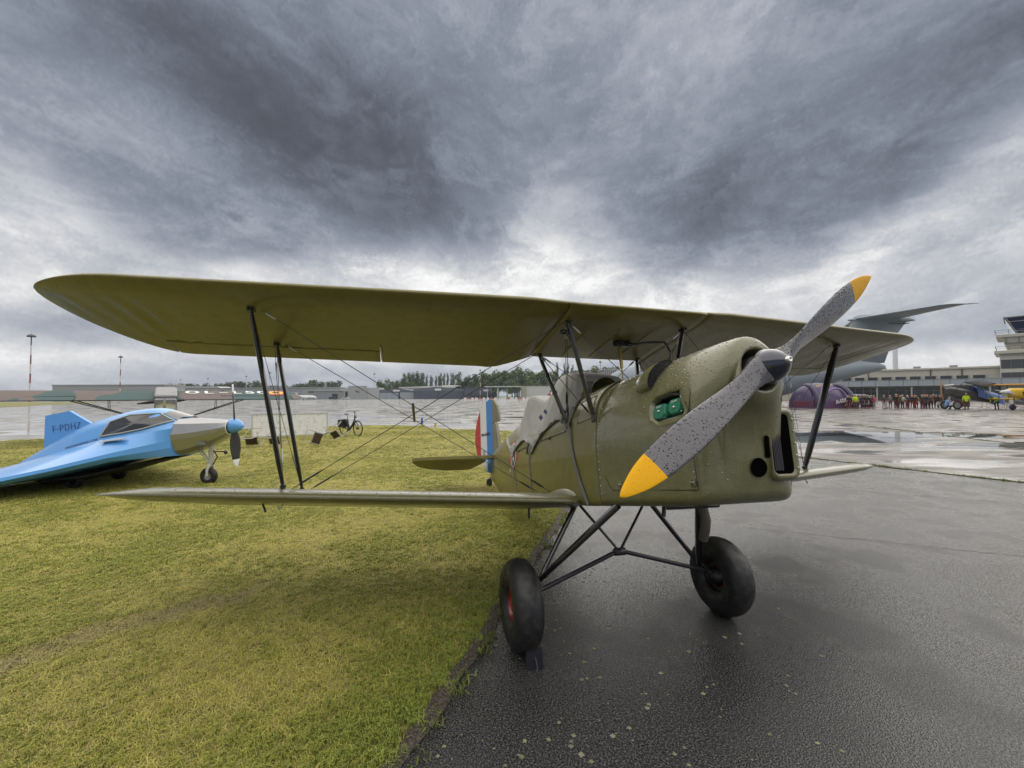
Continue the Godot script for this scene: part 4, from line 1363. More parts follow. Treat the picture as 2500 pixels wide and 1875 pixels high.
func cover(bp: Node3D) -> void:   # grey cloth over both cockpits, tied down with straps
	var co := thing("cockpit_cover", "pale grey cloth cover strapped over the cockpits of the olive biplane", "cover")
	co.transform = bp.transform
	var top := [[-3.05, 1.945], [-2.75, 1.975], [-2.3, 2.045], [-1.9, 2.13], [-1.68, 2.19], [-1.5, 2.195], [-1.3, 2.12], [-1.1, 2.05], [-0.9, 2.08], [-0.72, 2.145], [-0.5, 2.17], [-0.25, 2.13], [-0.02, 2.03], [0.05, 1.965]]
	var edge := [[-3.05, 1.86], [-2.7, 1.80], [-2.4, 1.66], [-2.11, 1.50], [-1.95, 1.57], [-1.6, 1.63], [-1.35, 1.62], [-1.2, 1.50], [-1.10, 1.45], [-1.0, 1.50], [-0.75, 1.60], [-0.375, 1.68], [-0.2, 1.66], [-0.02, 1.58], [0.02, 1.60], [0.05, 1.72]]
	var flat_w := [[-3.05, 0.02], [-2.3, 0.06], [-1.6, 0.17], [-1.1, 0.14], [-0.55, 0.16], [0.05, 0.17]]
	var f := FastNoiseLite.new()
	f.seed = 5
	f.frequency = 2.4
	f.fractal_octaves = 4
	var rings := []
	for i in 94:
		var z := lerpf(-3.05, 0.05, i / 93.0)
		var yt := smo(top, z)
		var fw := smo(flat_w, z)
		var r := PackedVector3Array()
		for k in 61:
			var u := (k - 30) / 30.0
			var s := signf(u)
			if s == 0.0: s = 1.0
			var ye := smo(edge, z)
			var v := absf(u)
			var yd := maxf(ye, yl(z) + 0.01)
			var p: Vector3
			if v < 0.3: p = Vector3(s * fw * v / 0.3, yt - 0.012 * pow(v / 0.3, 2.0), z)
			elif v < 0.75:
				var t := (v - 0.3) / 0.45
				var xd := side_x(z, yd) + 0.012
				p = Vector3(s * lerpf(fw, xd, t), lerpf(yt - 0.012, yd, t) - 0.03 * sin(PI * t), z)
				p.y = maxf(p.y, 0.0)
			else:
				var t := (v - 0.75) / 0.25
				var y := lerpf(yd, ye, t)
				p = Vector3(s * (side_x(z, y) + 0.014), y, z)
			# creases run slantwise down the cloth
			var w := 1.0 - pow(absf(f.get_noise_2d(z * 1.9 + v * 1.1 * s, v * 0.8 + s * 4.0)), 0.6)
			var w2 := f.get_noise_2d(z * 5.0 - v * 3.0, v * 2.0 + s * 9.0)
			var amp := 0.030 * smoothstep(0.1, 0.4, v) * (1.0 - smoothstep(0.80, 1.0, v) * 0.75)
			p += Vector3(s, 0.5, 0) * (amp * (w - 0.4) + 0.007 * w2)
			r.append(p)
		rings.append(r)
	var cloth := M(0.29, 0.29, 0.27, 0.8).duplicate() as StandardMaterial3D
	cloth.backlight_enabled = true
	cloth.backlight = Color(0.25, 0.25, 0.24)
	var cl := part("cloth", G.new().loft(rings, false).done(), cloth, co)
	for k in [0, 60]:
		var hem := []
		for i in rings.size(): hem.append(rings[i][k])
		part("hem", G.new().path(hem, 0.007, 6).done(), M(0.20, 0.20, 0.19, 0.8), cl)
	part("hem", G.new().path(Array(rings[93]), 0.008, 6).done(), M(0.20, 0.20, 0.19, 0.8), cl)
	var mark := M(0.10, 0.12, 0.25, 0.6)
	for e in [[-0.84, 1.80, 0.05], [-0.73, 1.84, 0.04]]:   # smudged blue print
		var t := G.new().flat()
		t.box(Vector3(-0.305 + (e[1] - 1.8) * 0.4, e[1], e[0]), Vector3(0.012, 0.04, e[2] * 1.4), 0.0, Basis(Vector3.BACK, 0.5) * Basis(Vector3.RIGHT, -0.2))
		part("print", t.done(), mark, cl)
	var strap := M(0.16, 0.165, 0.18, 0.6)
	for s in [-1.0, 1.0]:
		for line in [[[0.003, 1.60, 0.02], [0.03, 1.48, 0.01], [0.06, 1.377, 0.008], [0.12, 1.25, 0.012], [0.186, 1.107, 0.008], [0.289, 0.94, 0.006]], [[-1.17, 1.47, 0.02], [-1.20, 1.38, 0.006], [-1.17, 1.25, 0.006], [-1.15, 1.12, 0.006], [-1.134, 1.0, 0.006]], [[-2.05, 1.46, 0.02], [-2.02, 1.36, 0.02], [-1.96, 1.2, 0.008], [-1.907, 1.0, 0.006]], [[-2.06, 1.46, 0.02], [-2.10, 1.3, 0.03], [-2.12, 1.15, 0.04]]]:
			var pts := []
			var dirs := []
			for e in line:
				pts.append(on_side(e[0], e[1], e[2], s))
				dirs.append(Vector3(s, 0.1, 0))
			part("strap", ribbon(pts, 0.036 if line.size() == 6 else 0.028, 0.002, dirs), strap, co)
		for e in [[-1.12, 1.56], [-0.05, 1.72]]:
			var pts := []
			var dirs := []
			for k in 4:
				pts.append(on_side(e[0] - k * 0.018, e[1] - k * 0.036, 0.036, s))
				dirs.append(Vector3(s, 0.2, 0))
			part("buckle_pad", ribbon(pts, 0.042, 0.012, dirs), M(0.012, 0.035, 0.028, 0.5), co)

# ---------------------------------------------------------------- other aircraft on the grass
func blue_aircraft() -> void:   # x forwards, y up, z to starboard; origin under the nose wheel
	var bp := thing("delta_aircraft", "sky blue delta shaped light aircraft with polished metal nose standing on the lawn", "aircraft", Vector3(-6.28, 0, -8.57), -1.0)
	var blue := M(0.10, 0.33, 0.72, 0.30, 0.0, 0.5)
	var silver := M(0.40, 0.40, 0.40, 0.30, 0.9)
	var black := M(0.008, 0.008, 0.009, 0.5)
	var yt := [[-4.0, 0.44], [-3.45, 0.72], [-2.95, 0.99], [-2.47, 1.22], [-2.06, 1.37], [-1.51, 1.52], [-1.2, 1.565], [-1.0, 1.57], [-0.72, 1.48], [-0.51, 1.40], [-0.42, 1.37]]
	var rs := [[-4.0, 0.03], [-3.3, 0.26], [-2.4, 0.50], [-1.4, 0.58], [-0.42, 0.47]]
	var ys := [[-4.0, 0.41], [-3.2, 0.60], [-2.4, 0.80], [-1.62, 1.0], [-0.42, 1.18]]
	var rw := [[-4.0, 2.25], [-3.5, 2.25], [-0.42, 0.47]]
	var y1 := [[-4.0, 0.24], [-3.5, 0.23], [-2.5, 0.41], [-1.9, 0.55], [-1.2, 0.755], [-0.42, 0.96]]
	var y0 := [[-4.0, 0.17], [-3.5, 0.14], [-2.5, 0.29], [-1.9, 0.43], [-1.2, 0.60], [-0.42, 0.64]]
	var secs := []
	var shells := []
	for i in 41:
		var x := lerpf(-4.0, -0.42, i / 40.0)
		var h := []
		var w := interp(rw, x)
		var a := interp(y1, x)
		var s := minf(interp(rs, x), w)
		var sy := interp(ys, x)
		var top := smo(yt, x)
		h = [Vector2(0, top), Vector2(s * 0.35, top - 0.012), Vector2(s * 0.62, lerpf(sy, top, 0.86)), Vector2(s * 0.8, lerpf(sy, top, 0.5)), Vector2(s, sy), Vector2(lerpf(s, w, 0.5), lerpf(sy, a, 0.55)), Vector2(w * 0.985, a), Vector2(w, (a + interp(y0, x)) / 2), Vector2(w * 0.90, interp(y0, x)), Vector2(w * 0.5, interp(y0, x) - 0.02), Vector2(0, interp(y0, x) - 0.04)]
		var r := PackedVector3Array()
		for p in h: r.append(Vector3(x, p.y, p.x))
		for k in h.size() - 2:
			var p: Vector2 = h[h.size() - 2 - k]
			r.append(Vector3(x, p.y, -p.x))
		secs.append(r)
	var g := G.new()
	# creases stay sharp: each strip of the skin is its own smooth sheet
	var n: int = secs[0].size()
	for k in n:
		g.smooth(k + 1)
		if k in [0, 1, n - 2, n - 1]: g.smooth(40)
		if k in [2, 3, n - 4, n - 3]: g.smooth(40)
		if k in [4, 5, n - 6, n - 5]: g.smooth(41 if k < 10 else 42)
		for i in secs.size() - 1:
			g.quad(secs[i][k], secs[i][(k + 1) % n], secs[i + 1][(k + 1) % n], secs[i + 1][k])
	g.flat()
	g.fan(secs[0])
	g.fan(secs[40])
	part("body", g.done(), blue, bp)
	# polished cowling
	var cs := []
	for e in [[-0.43, 1.372, 0.63, 0.478, 0.44], [-0.2, 1.362, 0.69, 0.42, 0.38], [0.08, 1.345, 0.81, 0.33, 0.29], [0.34, 1.325, 0.95, 0.24, 0.20], [0.46, 1.31, 1.04, 0.185, 0.15]]:
		var r := PackedVector3Array()
		var hh := [[0.0, 1.0], [0.55, 0.985], [0.86, 0.86], [1.0, 0.58], [0.98, 0.42], [0.80, 0.12], [0.5, 0.0], [0.0, -0.02]]
		for k in 14:
			var q: Array = hh[k] if k < 8 else hh[14 - k]
			r.append(Vector3(e[0], lerpf(e[2], e[1], q[1]), (1.0 if k < 8 else -1.0) * q[0] * e[3]))
		cs.append(r)
	var cow := part("cowling", G.new().flat().loft(cs).done(), silver, bp)
	g = G.new()
	g.fan(cs[4])
	part("cowling_mouth", g.done(), black, cow)
	part("mouth_lip", G.new().path(Array(cs[4]) + [cs[4][0]], 0.010, 6).done(), M(0.7, 0.7, 0.68, 0.4), cow)
	part("cooling_vent", G.new().box(Vector3(0.05, 0.86, 0.30), Vector3(0.18, 0.07, 0.03), 0.01).done(), M(0.25, 0.25, 0.24, 0.4, 0.7), cow)
	var xs := Transform3D(Basis(Vector3.UP, PI / 2), Vector3(0.45, 1.20, 0))
	part("spinner", G.new().lathe([[0.15, 0.0], [0.15, 0.05], [0.135, 0.12], [0.10, 0.19], [0.055, 0.235], [0.001, 0.25]], xs, 28, true).done(), blue, bp)
	var pr := Node3D.new()
	pr.name = "propeller"
	pr.position = Vector3(0.52, 1.20, 0)
	pr.rotation_degrees.x = 5.0
	bp.add_child(pr)
	for s in [1.0, -1.0]:
		for seg in 3:
			var rg := []
			var e0: float = [0.12, 0.70, 0.735][seg]
			var e1: float = [0.70, 0.735, 0.86][seg]
			for i in 9:
				var r := lerpf(e0, e1, i / 8.0)
				var ch := interp([[0.12, 0.10], [0.3, 0.19], [0.5, 0.20], [0.75, 0.13], [0.84, 0.08], [0.86, 0.03]], r)
				var b := deg_to_rad(lerpf(55, 18, r / 0.86))
				var ring := PackedVector3Array()
				for k in 12:
					var a := TAU * k / 12
					var u := cos(a) * ch / 2
					var v := sin(a) * 0.013
					ring.append(Vector3(s * (u * sin(b)) + v * cos(b), s * r, u * cos(b) - s * v * sin(b)))
				rg.append(ring)
			part(["blade", "blade_stripe", "blade_tip"][seg], G.new().loft(rg, true, true, true).done(), [M(0.045, 0.045, 0.055, 0.4), M(0.75, 0.75, 0.75, 0.4), M(0.72, 0.73, 0.75, 0.4)][seg], pr)
	# side windows and windscreen lie on the body
	var onb := func(x: float, y: float, out: float, sgn: float) -> Vector3:
		var s := minf(interp(rs, x), interp(rw, x))
		var sy := interp(ys, x)
		var top := smo(yt, x)
		var q := clampf((y - sy) / (top - sy), 0.0, 1.0)
		var r := lerpf(s, s * 0.8, q / 0.5) if q < 0.5 else lerpf(s * 0.8, s * 0.62, (q - 0.5) / 0.36) if q < 0.86 else lerpf(s * 0.62, s * 0.35, (q - 0.86) / 0.14)
		return Vector3(x, y + out * 0.3, sgn * (r + out))
	var glass := M(0.018, 0.020, 0.024, 0.12, 0.0, 0.8)
	var frame := M(0.33, 0.34, 0.33, 0.45)
	for sgn in [1.0, -1.0]:
		var win := [Vector2(-1.76, 1.03), Vector2(-1.68, 1.31), Vector2(-1.3, 1.445), Vector2(-0.80, 1.475), Vector2(-0.47, 1.33), Vector2(-0.95, 1.175), Vector2(-1.35, 1.09)]
		var gp := G.new()
		var cen: Vector3 = onb.call(-1.12, 1.28, 0.045, sgn)
		var edge := []
		for i in win.size():
			for k in 4:
				var p: Vector2 = win[i].lerp(win[(i + 1) % win.size()], k / 4.0)
				edge.append(onb.call(p.x, p.y, 0.018, sgn))
		for lay in [0.5, 1.0]:
			for i in edge.size():
				var a: Vector3 = edge[i]
				var b: Vector3 = edge[(i + 1) % edge.size()]
				if lay == 0.5: gp.tri(cen, cen.lerp(a, 0.5), cen.lerp(b, 0.5))
				else: gp.quad(cen.lerp(a, 0.5), a, b, cen.lerp(b, 0.5))
		var wn := part("side_window", gp.done(), glass, bp)
		part("window_frame", G.new().path(edge + [edge[0]], 0.016, 6).done(), frame, wn)
	var ws := G.new()
	var wa := [onb.call(-0.76, 1.475, 0.008, 1.0), onb.call(-0.45, 1.345, 0.008, 1.0), onb.call(-0.45, 1.345, 0.008, -1.0), onb.call(-0.76, 1.475, 0.008, -1.0)]
	ws.quad(wa[0], wa[1], wa[2] + Vector3(0, 0.0, 0), wa[3])
	var wsn := part("windscreen", G.new().loft([PackedVector3Array([wa[0], Vector3(-0.76, 1.515, 0.12), Vector3(-0.76, 1.515, -0.12), wa[3]]), PackedVector3Array([wa[1], Vector3(-0.44, 1.395, 0.15), Vector3(-0.44, 1.395, -0.15), wa[2]])], false).done(), glass, bp)
	part("windscreen_frame", G.new().path(wa, 0.014, 6).done(), frame, wsn)
	var fin := poly([-3.47, 0.68, -2.42, 1.22, -2.95, 1.52, -3.46, 1.42])
	var finp := part("fin", G.new().prism(fin, 0.06, Transform3D(Basis.IDENTITY, Vector3(0, 0, -0.03))).done(), blue, bp)
	var t := part("lettering", text("F-PDHZ", 0.135, false), M(0.05, 0.10, 0.22, 0.5), finp)
	t.transform = Transform3D(Basis(Vector3.BACK, 0.14), Vector3(-3.0, 1.18, 0.033))
	t = part("lettering", text("ENGINEERING.COM", 0.05, true), M(0.03, 0.05, 0.14, 0.5), bp)
	t.transform = Transform3D(Basis(Vector3.BACK, 0.27) * Basis(Vector3.RIGHT, -0.5), Vector3(-2.08, 0.90, 0.58))
	part("wing_step", G.new().box(Vector3(-1.35, 0.985, 0.70), Vector3(0.45, 0.006, 0.10), 0.0, Basis(Vector3.BACK, 0.14) * Basis(Vector3.RIGHT, 0.32)).done(), M(0.30, 0.33, 0.36, 0.8), bp)
	# dark belly fairing and wheels
	var bel := []
	for e in [[-0.45, 0.58, 0.63, 0.12], [-0.9, 0.48, 0.57, 0.42], [-1.9, 0.22, 0.36, 0.80], [-2.7, 0.06, 0.33, 0.78], [-3.0, 0.14, 0.30, 0.6]]:
		var r := PackedVector3Array()
		for k in 12:
			var a := TAU * k / 12
			r.append(Vector3(e[0], (e[1] + e[2]) / 2 + sin(a) * (e[2] - e[1]) / 2, cos(a) * e[3]))
		bel.append(r)
	part("belly_fairing", G.new().loft(bel, true, true, true).done(), black, bp)
	var tyre := []
	for k in 17:
		var a := lerpf(-2.3, 2.3, k / 16.0)
		tyre.append([0.115 + 0.06 * cos(a), 0.062 * sin(a)])
	for s in [1.0, -1.0]:
		part("main_wheel", G.new().lathe(tyre, Transform3D(Basis.IDENTITY, Vector3(-2.35, 0.172, 0.45 * s)), 28).done(), rubber, bp)
	var nw := Node3D.new()
	nw.name = "nose_wheel"
	bp.add_child(nw)
	part("tyre", G.new().lathe(tyre, Transform3D(Basis.IDENTITY, Vector3(0, 0.172, 0)), 28).done(), rubber, nw)
	part("rim", G.new().lathe([[0.10, 0.05], [0.085, 0.03], [0.03, 0.04], [0.001, 0.04]], Transform3D(Basis.IDENTITY, Vector3(0, 0.172, 0)), 20).done(), M(0.4, 0.4, 0.38, 0.35, 0.7), nw)
	var cream := M(0.50, 0.50, 0.46, 0.4)
	part("fork", G.new().path([Vector3(0.02, 0.172, 0.085), Vector3(0.02, 0.30, 0.085), Vector3(0.03, 0.40, 0.05), Vector3(0.03, 0.40, -0.05), Vector3(0.02, 0.30, -0.085), Vector3(0.02, 0.172, -0.085)], [0.022, 0.026, 0.03, 0.03, 0.026, 0.022], 8).done(), cream, nw)
	part("leg", G.new().tube(Vector3(0.03, 0.38, 0), Vector3(0.06, 0.92, 0), 0.042, 0.055, 12).done(), cream, nw)
	part("brace", G.new().tube(Vector3(0.03, 0.45, 0.03), Vector3(-0.28, 0.78, 0.04), 0.016).tube(Vector3(0.03, 0.45, -0.03), Vector3(-0.28, 0.78, -0.04), 0.016).done(), cream, nw)
	part("torque_link", G.new().path([Vector3(0.08, 0.40, 0), Vector3(0.17, 0.56, 0), Vector3(0.09, 0.70, 0)], 0.012, 6).done(), black_gloss, nw)
	part("drain_stub", G.new().tube(Vector3(0.06, 0.66, 0.0), Vector3(0.36, 0.68, 0.05), 0.012).ball(Vector3(0.38, 0.66, 0.05), Vector3(0.035, 0.045, 0.035)).done(), black_gloss, nw)

func camouflaged_aircraft() -> void:   # seen from behind: x right, z towards the tail
	var bp := thing("camouflaged_aircraft", "camouflaged high wing light aircraft behind the blue one, its tail towards us", "aircraft", Vector3(-15.3, 0, -18.2), 40.0)
	var fn := FastNoiseLite.new()
	fn.seed = 12
	fn.frequency = 0.22
	var wing := []
	var xs := []
	var x := -6.4
	while x < 5.37:
		xs.append(x)
		x += 0.06 if x < 4.6 else 0.03
	var gq := G.new()
	gq.flat()
	var pf := func(cx: float, c: float, top: bool) -> Vector3:
		var tip := clampf((absf(cx) - 4.75) / 0.63, 0.0, 1.0) if cx > 0 else clampf((-cx - 5.9) / 0.6, 0.0, 1.0)
		var cc := 0.5 + (c - 0.5) * sqrt(maxf(0.0, 1.0 - pow(tip, 2.2)))
		if tip > 0: cc += 0.10 * tip
		var th := (airfoil(c, true) if top else airfoil(c, false)) * 1.5 * (1.0 - 0.8 * tip)
		return Vector3(cx, 2.06 - 0.40 * cc + th - 0.06 * (1.0 - cc), -0.78 + 1.57 * cc)
	for i in xs.size() - 1:
		for side in 2:
			for k in 12:
				var c0 := k / 12.0
				var c1 := (k + 1) / 12.0
				var v := fn.get_noise_2d(xs[i], c0 * 0.8 + (2.0 if side == 0 else 0.0)) + 0.16 * sin(xs[i] * 1.55 + 0.9 + c0 * 0.6)
				gq.col = Color(0.085, 0.125, 0.125) if v > 0.02 else Color(0.165, 0.140, 0.132)
				gq.quad(pf.call(xs[i], c0, side == 1), pf.call(xs[i + 1], c0, side == 1), pf.call(xs[i + 1], c1, side == 1), pf.call(xs[i], c1, side == 1))
	var cam_mat := vcol(0.85)
	cam_mat.metallic_specular = 0.25
	part("wing", gq.done(), cam_mat, bp)
	# aileron slots
	for e in [[-6.3, -2.72], [1.95, 4.85]]:
		part("aileron_slot", G.new().path([pf.call(e[0], 0.72, true) + Vector3(0, 0.004, 0), pf.call(e[1], 0.72, true) + Vector3(0, 0.004, 0), pf.call(e[1], 0.99, true) + Vector3(0, 0.004, 0)], 0.016, 4).done(), M(0.012, 0.012, 0.014, 0.7), bp)
	var upc: Vector3 = (pf.call(1.0, 0.22, true) - pf.call(1.0, 0.50, true)).normalized()
	var nor := Vector3.RIGHT.cross(upc).normalized()
	var white := M(0.72, 0.73, 0.73, 0.8)
	var letters := ["O", "L", "–", "L", "5", "0"]
	var at := [0.92, 1.52, 2.10, 2.62, 3.17, 3.68]
	for i in 6:
		var o := part("lettering", text(letters[i], 0.50, true, 0.01), white, bp)
		var p: Vector3 = pf.call(at[i], 0.38, true) + nor * 0.014
		o.transform = Transform3D(Basis(Vector3.RIGHT * 1.15, upc * 1.0, nor), p)
	for cx in [-5.72, 4.30]:
		var ro := part("roundel", disc_on(pf, cx, 0.40, 0.52, 0.012), M(0.50, 0.03, 0.04, 0.5), bp)
		part("yellow_ring", disc_on(pf, cx, 0.40, 0.345, 0.018), M(0.80, 0.42, 0.02, 0.5), ro)
		part("black_centre", disc_on(pf, cx, 0.40, 0.17, 0.024), M(0.015, 0.015, 0.015, 0.5), ro)
	# cabin roof, body, fin
	var body := M(0.20, 0.20, 0.21, 0.4, 0.5)
	var olive := M(0.12, 0.115, 0.055, 0.5)
	part("cabin_roof", G.new().box(Vector3(0, 1.93, 0.05), Vector3(0.76, 0.30, 1.62), 0.05, Basis(Vector3.RIGHT, 0.24)).done(), body, bp)
	for i in 3:
		part("roof_frame", G.new().tube(Vector3(-0.37, 2.02 - i * 0.11, 0.12 + i * 0.36), Vector3(0.37, 2.02 - i * 0.11, 0.12 + i * 0.36), 0.014, -1, 6).tube(Vector3(-0.3, 2.03 - i * 0.11, 0.2 + i * 0.36), Vector3(0.3, 2.0 - i * 0.11, 0.40 + i * 0.36), 0.008, -1, 6).done(), M(0.2, 0.2, 0.21, 0.4, 0.5), bp)
	var fr := []
	for e in [[-1.9, 0.78, 1.32, 0.33], [-0.9, 0.68, 1.75, 0.38], [0.6, 0.62, 1.72, 0.38], [1.4, 0.60, 1.50, 0.34], [3.0, 0.52, 1.1, 0.2], [4.7, 0.50, 0.78, 0.06]]:
		var r := PackedVector3Array()
		for k in 16:
			var a := TAU * k / 16
			r.append(Vector3(clampf(cos(a) * 1.3, -1, 1) * e[3], (e[1] + e[2]) / 2 + clampf(sin(a) * 1.2, -1, 1) * (e[2] - e[1]) / 2, e[0]))
		fr.append(r)
	part("fuselage", G.new().loft(fr, true, true, true).done(), olive, bp)
	part("rear_cabin", G.new().box(Vector3(0, 1.45, 0.95), Vector3(0.74, 0.60, 0.5), 0.06).done(), body, bp)
	part("fin", G.new().prism(poly([-4.9, 0.6, -3.9, 0.8, -4.2, 1.35, -4.55, 1.72, -4.85, 1.74, -5.1, 1.5, -5.2, 0.9]), 0.07, Transform3D(Basis(Vector3(0, 0, -1), Vector3(0, 1, 0), Vector3(1, 0, 0)), Vector3(-0.035 - 0.03, 0, 0))).done(), olive, bp)
	for s in [1.0, -1.0]:
		part("tailplane", G.new().box(Vector3(0.75 * s, 0.85, 4.5), Vector3(1.4, 0.05, 0.8), 0.02).done(), olive, bp)
		var st := part("wing_strut", G.new().tube(Vector3(3.25 * s, 1.86, -0.25), Vector3(0.38 * s, 0.72, -0.5), 0.026, -1, 8, 1.6, Vector3.BACK).done(), black_gloss, bp)
		part("rear_strut", G.new().tube(Vector3(3.0 * s, 1.72, 0.45), Vector3(0.38 * s, 0.72, -0.3), 0.020, -1, 8).done(), black_gloss, st)
		part("jury_strut", G.new().tube(Vector3(1.85 * s, 1.88, -0.2), Vector3(1.85 * s, 1.32, -0.38), 0.012).tube(Vector3(1.75 * s, 1.72, 0.4), Vector3(1.75 * s, 1.28, 0.1), 0.012).done(), black_gloss, st)
		part("wheel", G.new().lathe([[0.10, -0.08], [0.20, -0.10], [0.26, -0.05], [0.27, 0.0], [0.26, 0.05], [0.20, 0.10], [0.10, 0.08]], Transform3D(Basis(Vector3.UP, PI / 2), Vector3(0.9 * s, 0.27, -1.1)), 20, true, true).done(), rubber, bp)
		part("gear_leg", G.new().tube(Vector3(0.35 * s, 0.7, -1.1), Vector3(0.85 * s, 0.28, -1.1), 0.03).done(), olive, bp)
	var pr := part("propeller", G.new().path([Vector3(-1.02, 1.50, -2.0), Vector3(-0.6, 1.56, -2.0), Vector3(0, 1.60, -2.0), Vector3(0.5, 1.64, -2.0), Vector3(0.75, 1.66, -2.0)], [0.03, 0.07, 0.06, 0.07, 0.03], 8, 0.4, Vector3.BACK).done(), M(0.02, 0.02, 0.025, 0.4), bp)
	part("spinner", G.new().ball(Vector3(0, 1.55, -2.05), Vector3(0.12, 0.12, 0.15)).done(), M(0.1, 0.1, 0.1, 0.3, 0.5), bp)

func disc_on(pf: Callable, cx: float, cc: float, r: float, out: float) -> ArrayMesh:
	var g := G.new()
	var c: Vector3 = pf.call(cx, cc, true)
	var ring := []
	for k in 33:
		var a := TAU * k / 32
		ring.append(pf.call(cx + cos(a) * r, cc - sin(a) * r / 1.6 * 0.85, true) + Vector3(0, out, out * 0.3))
	for k in 32: g.tri(c + Vector3(0, out, out * 0.3), ring[k + 1], ring[k])
	return g.done()

func things_on_the_grass() -> void:
	# white boards on low feet
	var A := Vector3(-10.93, 0, -17.29)
	var B := Vector3(-8.22, 0, -18.44)
	var u := (B - A).normalized()
	var yaw := rad_to_deg(atan2(-u.z, u.x))
	var ln := A.distance_to(B)
	var bo := thing("white_board", "low white hoarding of two weathered panels standing on the lawn behind overturned chairs", "hoarding", A, yaw)
	var board := StandardMaterial3D.new()
	board.albedo_texture = noise_tex(41, 0.018, [[0.08, lin(0.35, 0.34, 0.31)], [0.22, lin(0.72, 0.725, 0.71)], [0.6, lin(0.80, 0.805, 0.80)]], 512, 5)
	board.roughness = 0.6
	triplanar(board, Vector3(0.7, 0.5, 0.7), false)
	for k in 2:
		var pn := part("panel", G.new().box(Vector3(ln * (k + 0.5) / 2, 0.60, 0), Vector3(ln / 2 - 0.02, 0.92, 0.03), 0.006).done(), board, bo)
		for s in [0.03, ln / 2 - 0.03]:
			part("post", G.new().box(Vector3(ln * k / 2 + s, 0.55, 0.025), Vector3(0.05, 1.08, 0.03), 0.006).done(), M(0.5, 0.5, 0.48, 0.6), pn)
		part("rail", G.new().box(Vector3(ln * (k + 0.5) / 2, 0.14, 0.026), Vector3(ln / 2 - 0.1, 0.05, 0.025), 0.005).done(), M(0.55, 0.55, 0.53, 0.6), pn)
		part("rail", G.new().box(Vector3(ln * (k + 0.5) / 2, 1.06, 0.026), Vector3(ln / 2 - 0.1, 0.03, 0.025), 0.005).done(), M(0.45, 0.45, 0.43, 0.6), pn)
	# overturned chairs
	var ch := thing("folding_chair", "leftmost overturned metal chair before the white hoarding, its brown seat showing", "chair", Vector3(-9.35, 0.0, -15.15), 0.0, "overturned chairs on the lawn")
	var tube := M(0.36, 0.34, 0.29, 0.45, 0.4)
	var wood := M(0.04, 0.024, 0.016, 0.45)
	for s in [-0.21, 0.21]:
		part("leg_frame", G.new().path([Vector3(s, 0.0, 0.22), Vector3(s, 0.43, 0.20), Vector3(s, 0.45, 0.17), Vector3(s, 0.45, -0.19), Vector3(s, 0.43, -0.22), Vector3(s, 0.0, -0.28)], 0.013, 6).done(), tube, ch)
		part("back_post", G.new().path([Vector3(s, 0.44, -0.19), Vector3(s, 0.65, -0.24), Vector3(s, 0.86, -0.30)], 0.013, 6).done(), tube, ch)
	part("foot_bar", G.new().tube(Vector3(-0.21, 0.02, 0.22), Vector3(0.21, 0.02, 0.22), 0.012).done(), tube, ch)
	part("foot_bar", G.new().tube(Vector3(-0.21, 0.02, -0.28), Vector3(0.21, 0.02, -0.28), 0.012).done(), tube, ch)
	part("back_bar", G.new().tube(Vector3(-0.21, 0.86, -0.30), Vector3(0.21, 0.86, -0.30), 0.013).done(), tube, ch)
	part("seat", G.new().box(Vector3(0, 0.465, 0), Vector3(0.38, 0.02, 0.30), 0.01).done(), wood, ch)
	part("backrest", G.new().box(Vector3(0, 0.76, -0.265), Vector3(0.38, 0.13, 0.015), 0.008, Basis(Vector3.RIGHT, -0.25)).done(), wood, ch)
	var c2 := dup(ch, "overturned metal chair second from the left before the white hoarding, brown seat towards us", Vector3(-8.52, 0.0, -15.3))
	var c3 := dup(ch, "metal chair lying flat on its side right of the two upturned ones before the hoarding", Vector3(-7.35, 0.0, -15.2))
	var c4 := dup(ch, "toppled metal chair beside the rear wheel of the bicycle", Vector3(-6.95, 0.0, -16.9))
	for e in [[ch, 112.0, 8.0, 0.0, 0.47], [c2, 112.0, -6.0, 0.0, 0.47], [c3, 95.0, 40.0, 70.0, 0.22], [c4, 120.0, -30.0, 20.0, 0.45]]:
		var o: Node3D = e[0]
		o.basis = Basis(Vector3.UP, deg_to_rad(e[2])) * Basis(Vector3.BACK, deg_to_rad(e[3])) * Basis(Vector3.RIGHT, deg_to_rad(e[1]))
		o.position.y = e[4]
		# rest the lowest point on the grass
		var lo := 9.0
		for c in o.get_children():
			if c is MeshInstance3D:
				var ab: AABB = c.mesh.get_aabb()
				for k in 8: lo = minf(lo, (o.basis * ab.get_endpoint(k)).y)
		o.position.y = -lo + 0.01
	# bicycle: x runs from the rear hub to the front hub
	var rear := Vector3(-7.85, 0, -19.25)
	var front := Vector3(-6.95, 0, -18.6)
	var d := (front - rear).normalized()
	var bi := thing("bicycle", "dark bicycle with black pannier bags standing at the far edge of the lawn", "bicycle", rear, rad_to_deg(atan2(-d.z, d.x)))
	var dark := M(0.018, 0.018, 0.024, 0.35)
	for s in [0.0, 1.1]:
		var w := Node3D.new()
		w.name = numbered("wheel", bi)
		w.position = Vector3(s, 0.36, 0)
		bi.add_child(w)
		var tp := []
		for k in 9:
			var a := TAU * k / 8
			tp.append([0.337 + 0.023 * cos(a), 0.023 * sin(a)])
		part("tyre", G.new().lathe(tp, Transform3D.IDENTITY, 40).done(), rubber, w)
		part("rim", G.new().lathe([[0.318, -0.012], [0.306, -0.010], [0.306, 0.010], [0.318, 0.012]], Transform3D.IDENTITY, 40).done(), M(0.04, 0.04, 0.045, 0.3, 0.6), w)
		var sp := G.new()
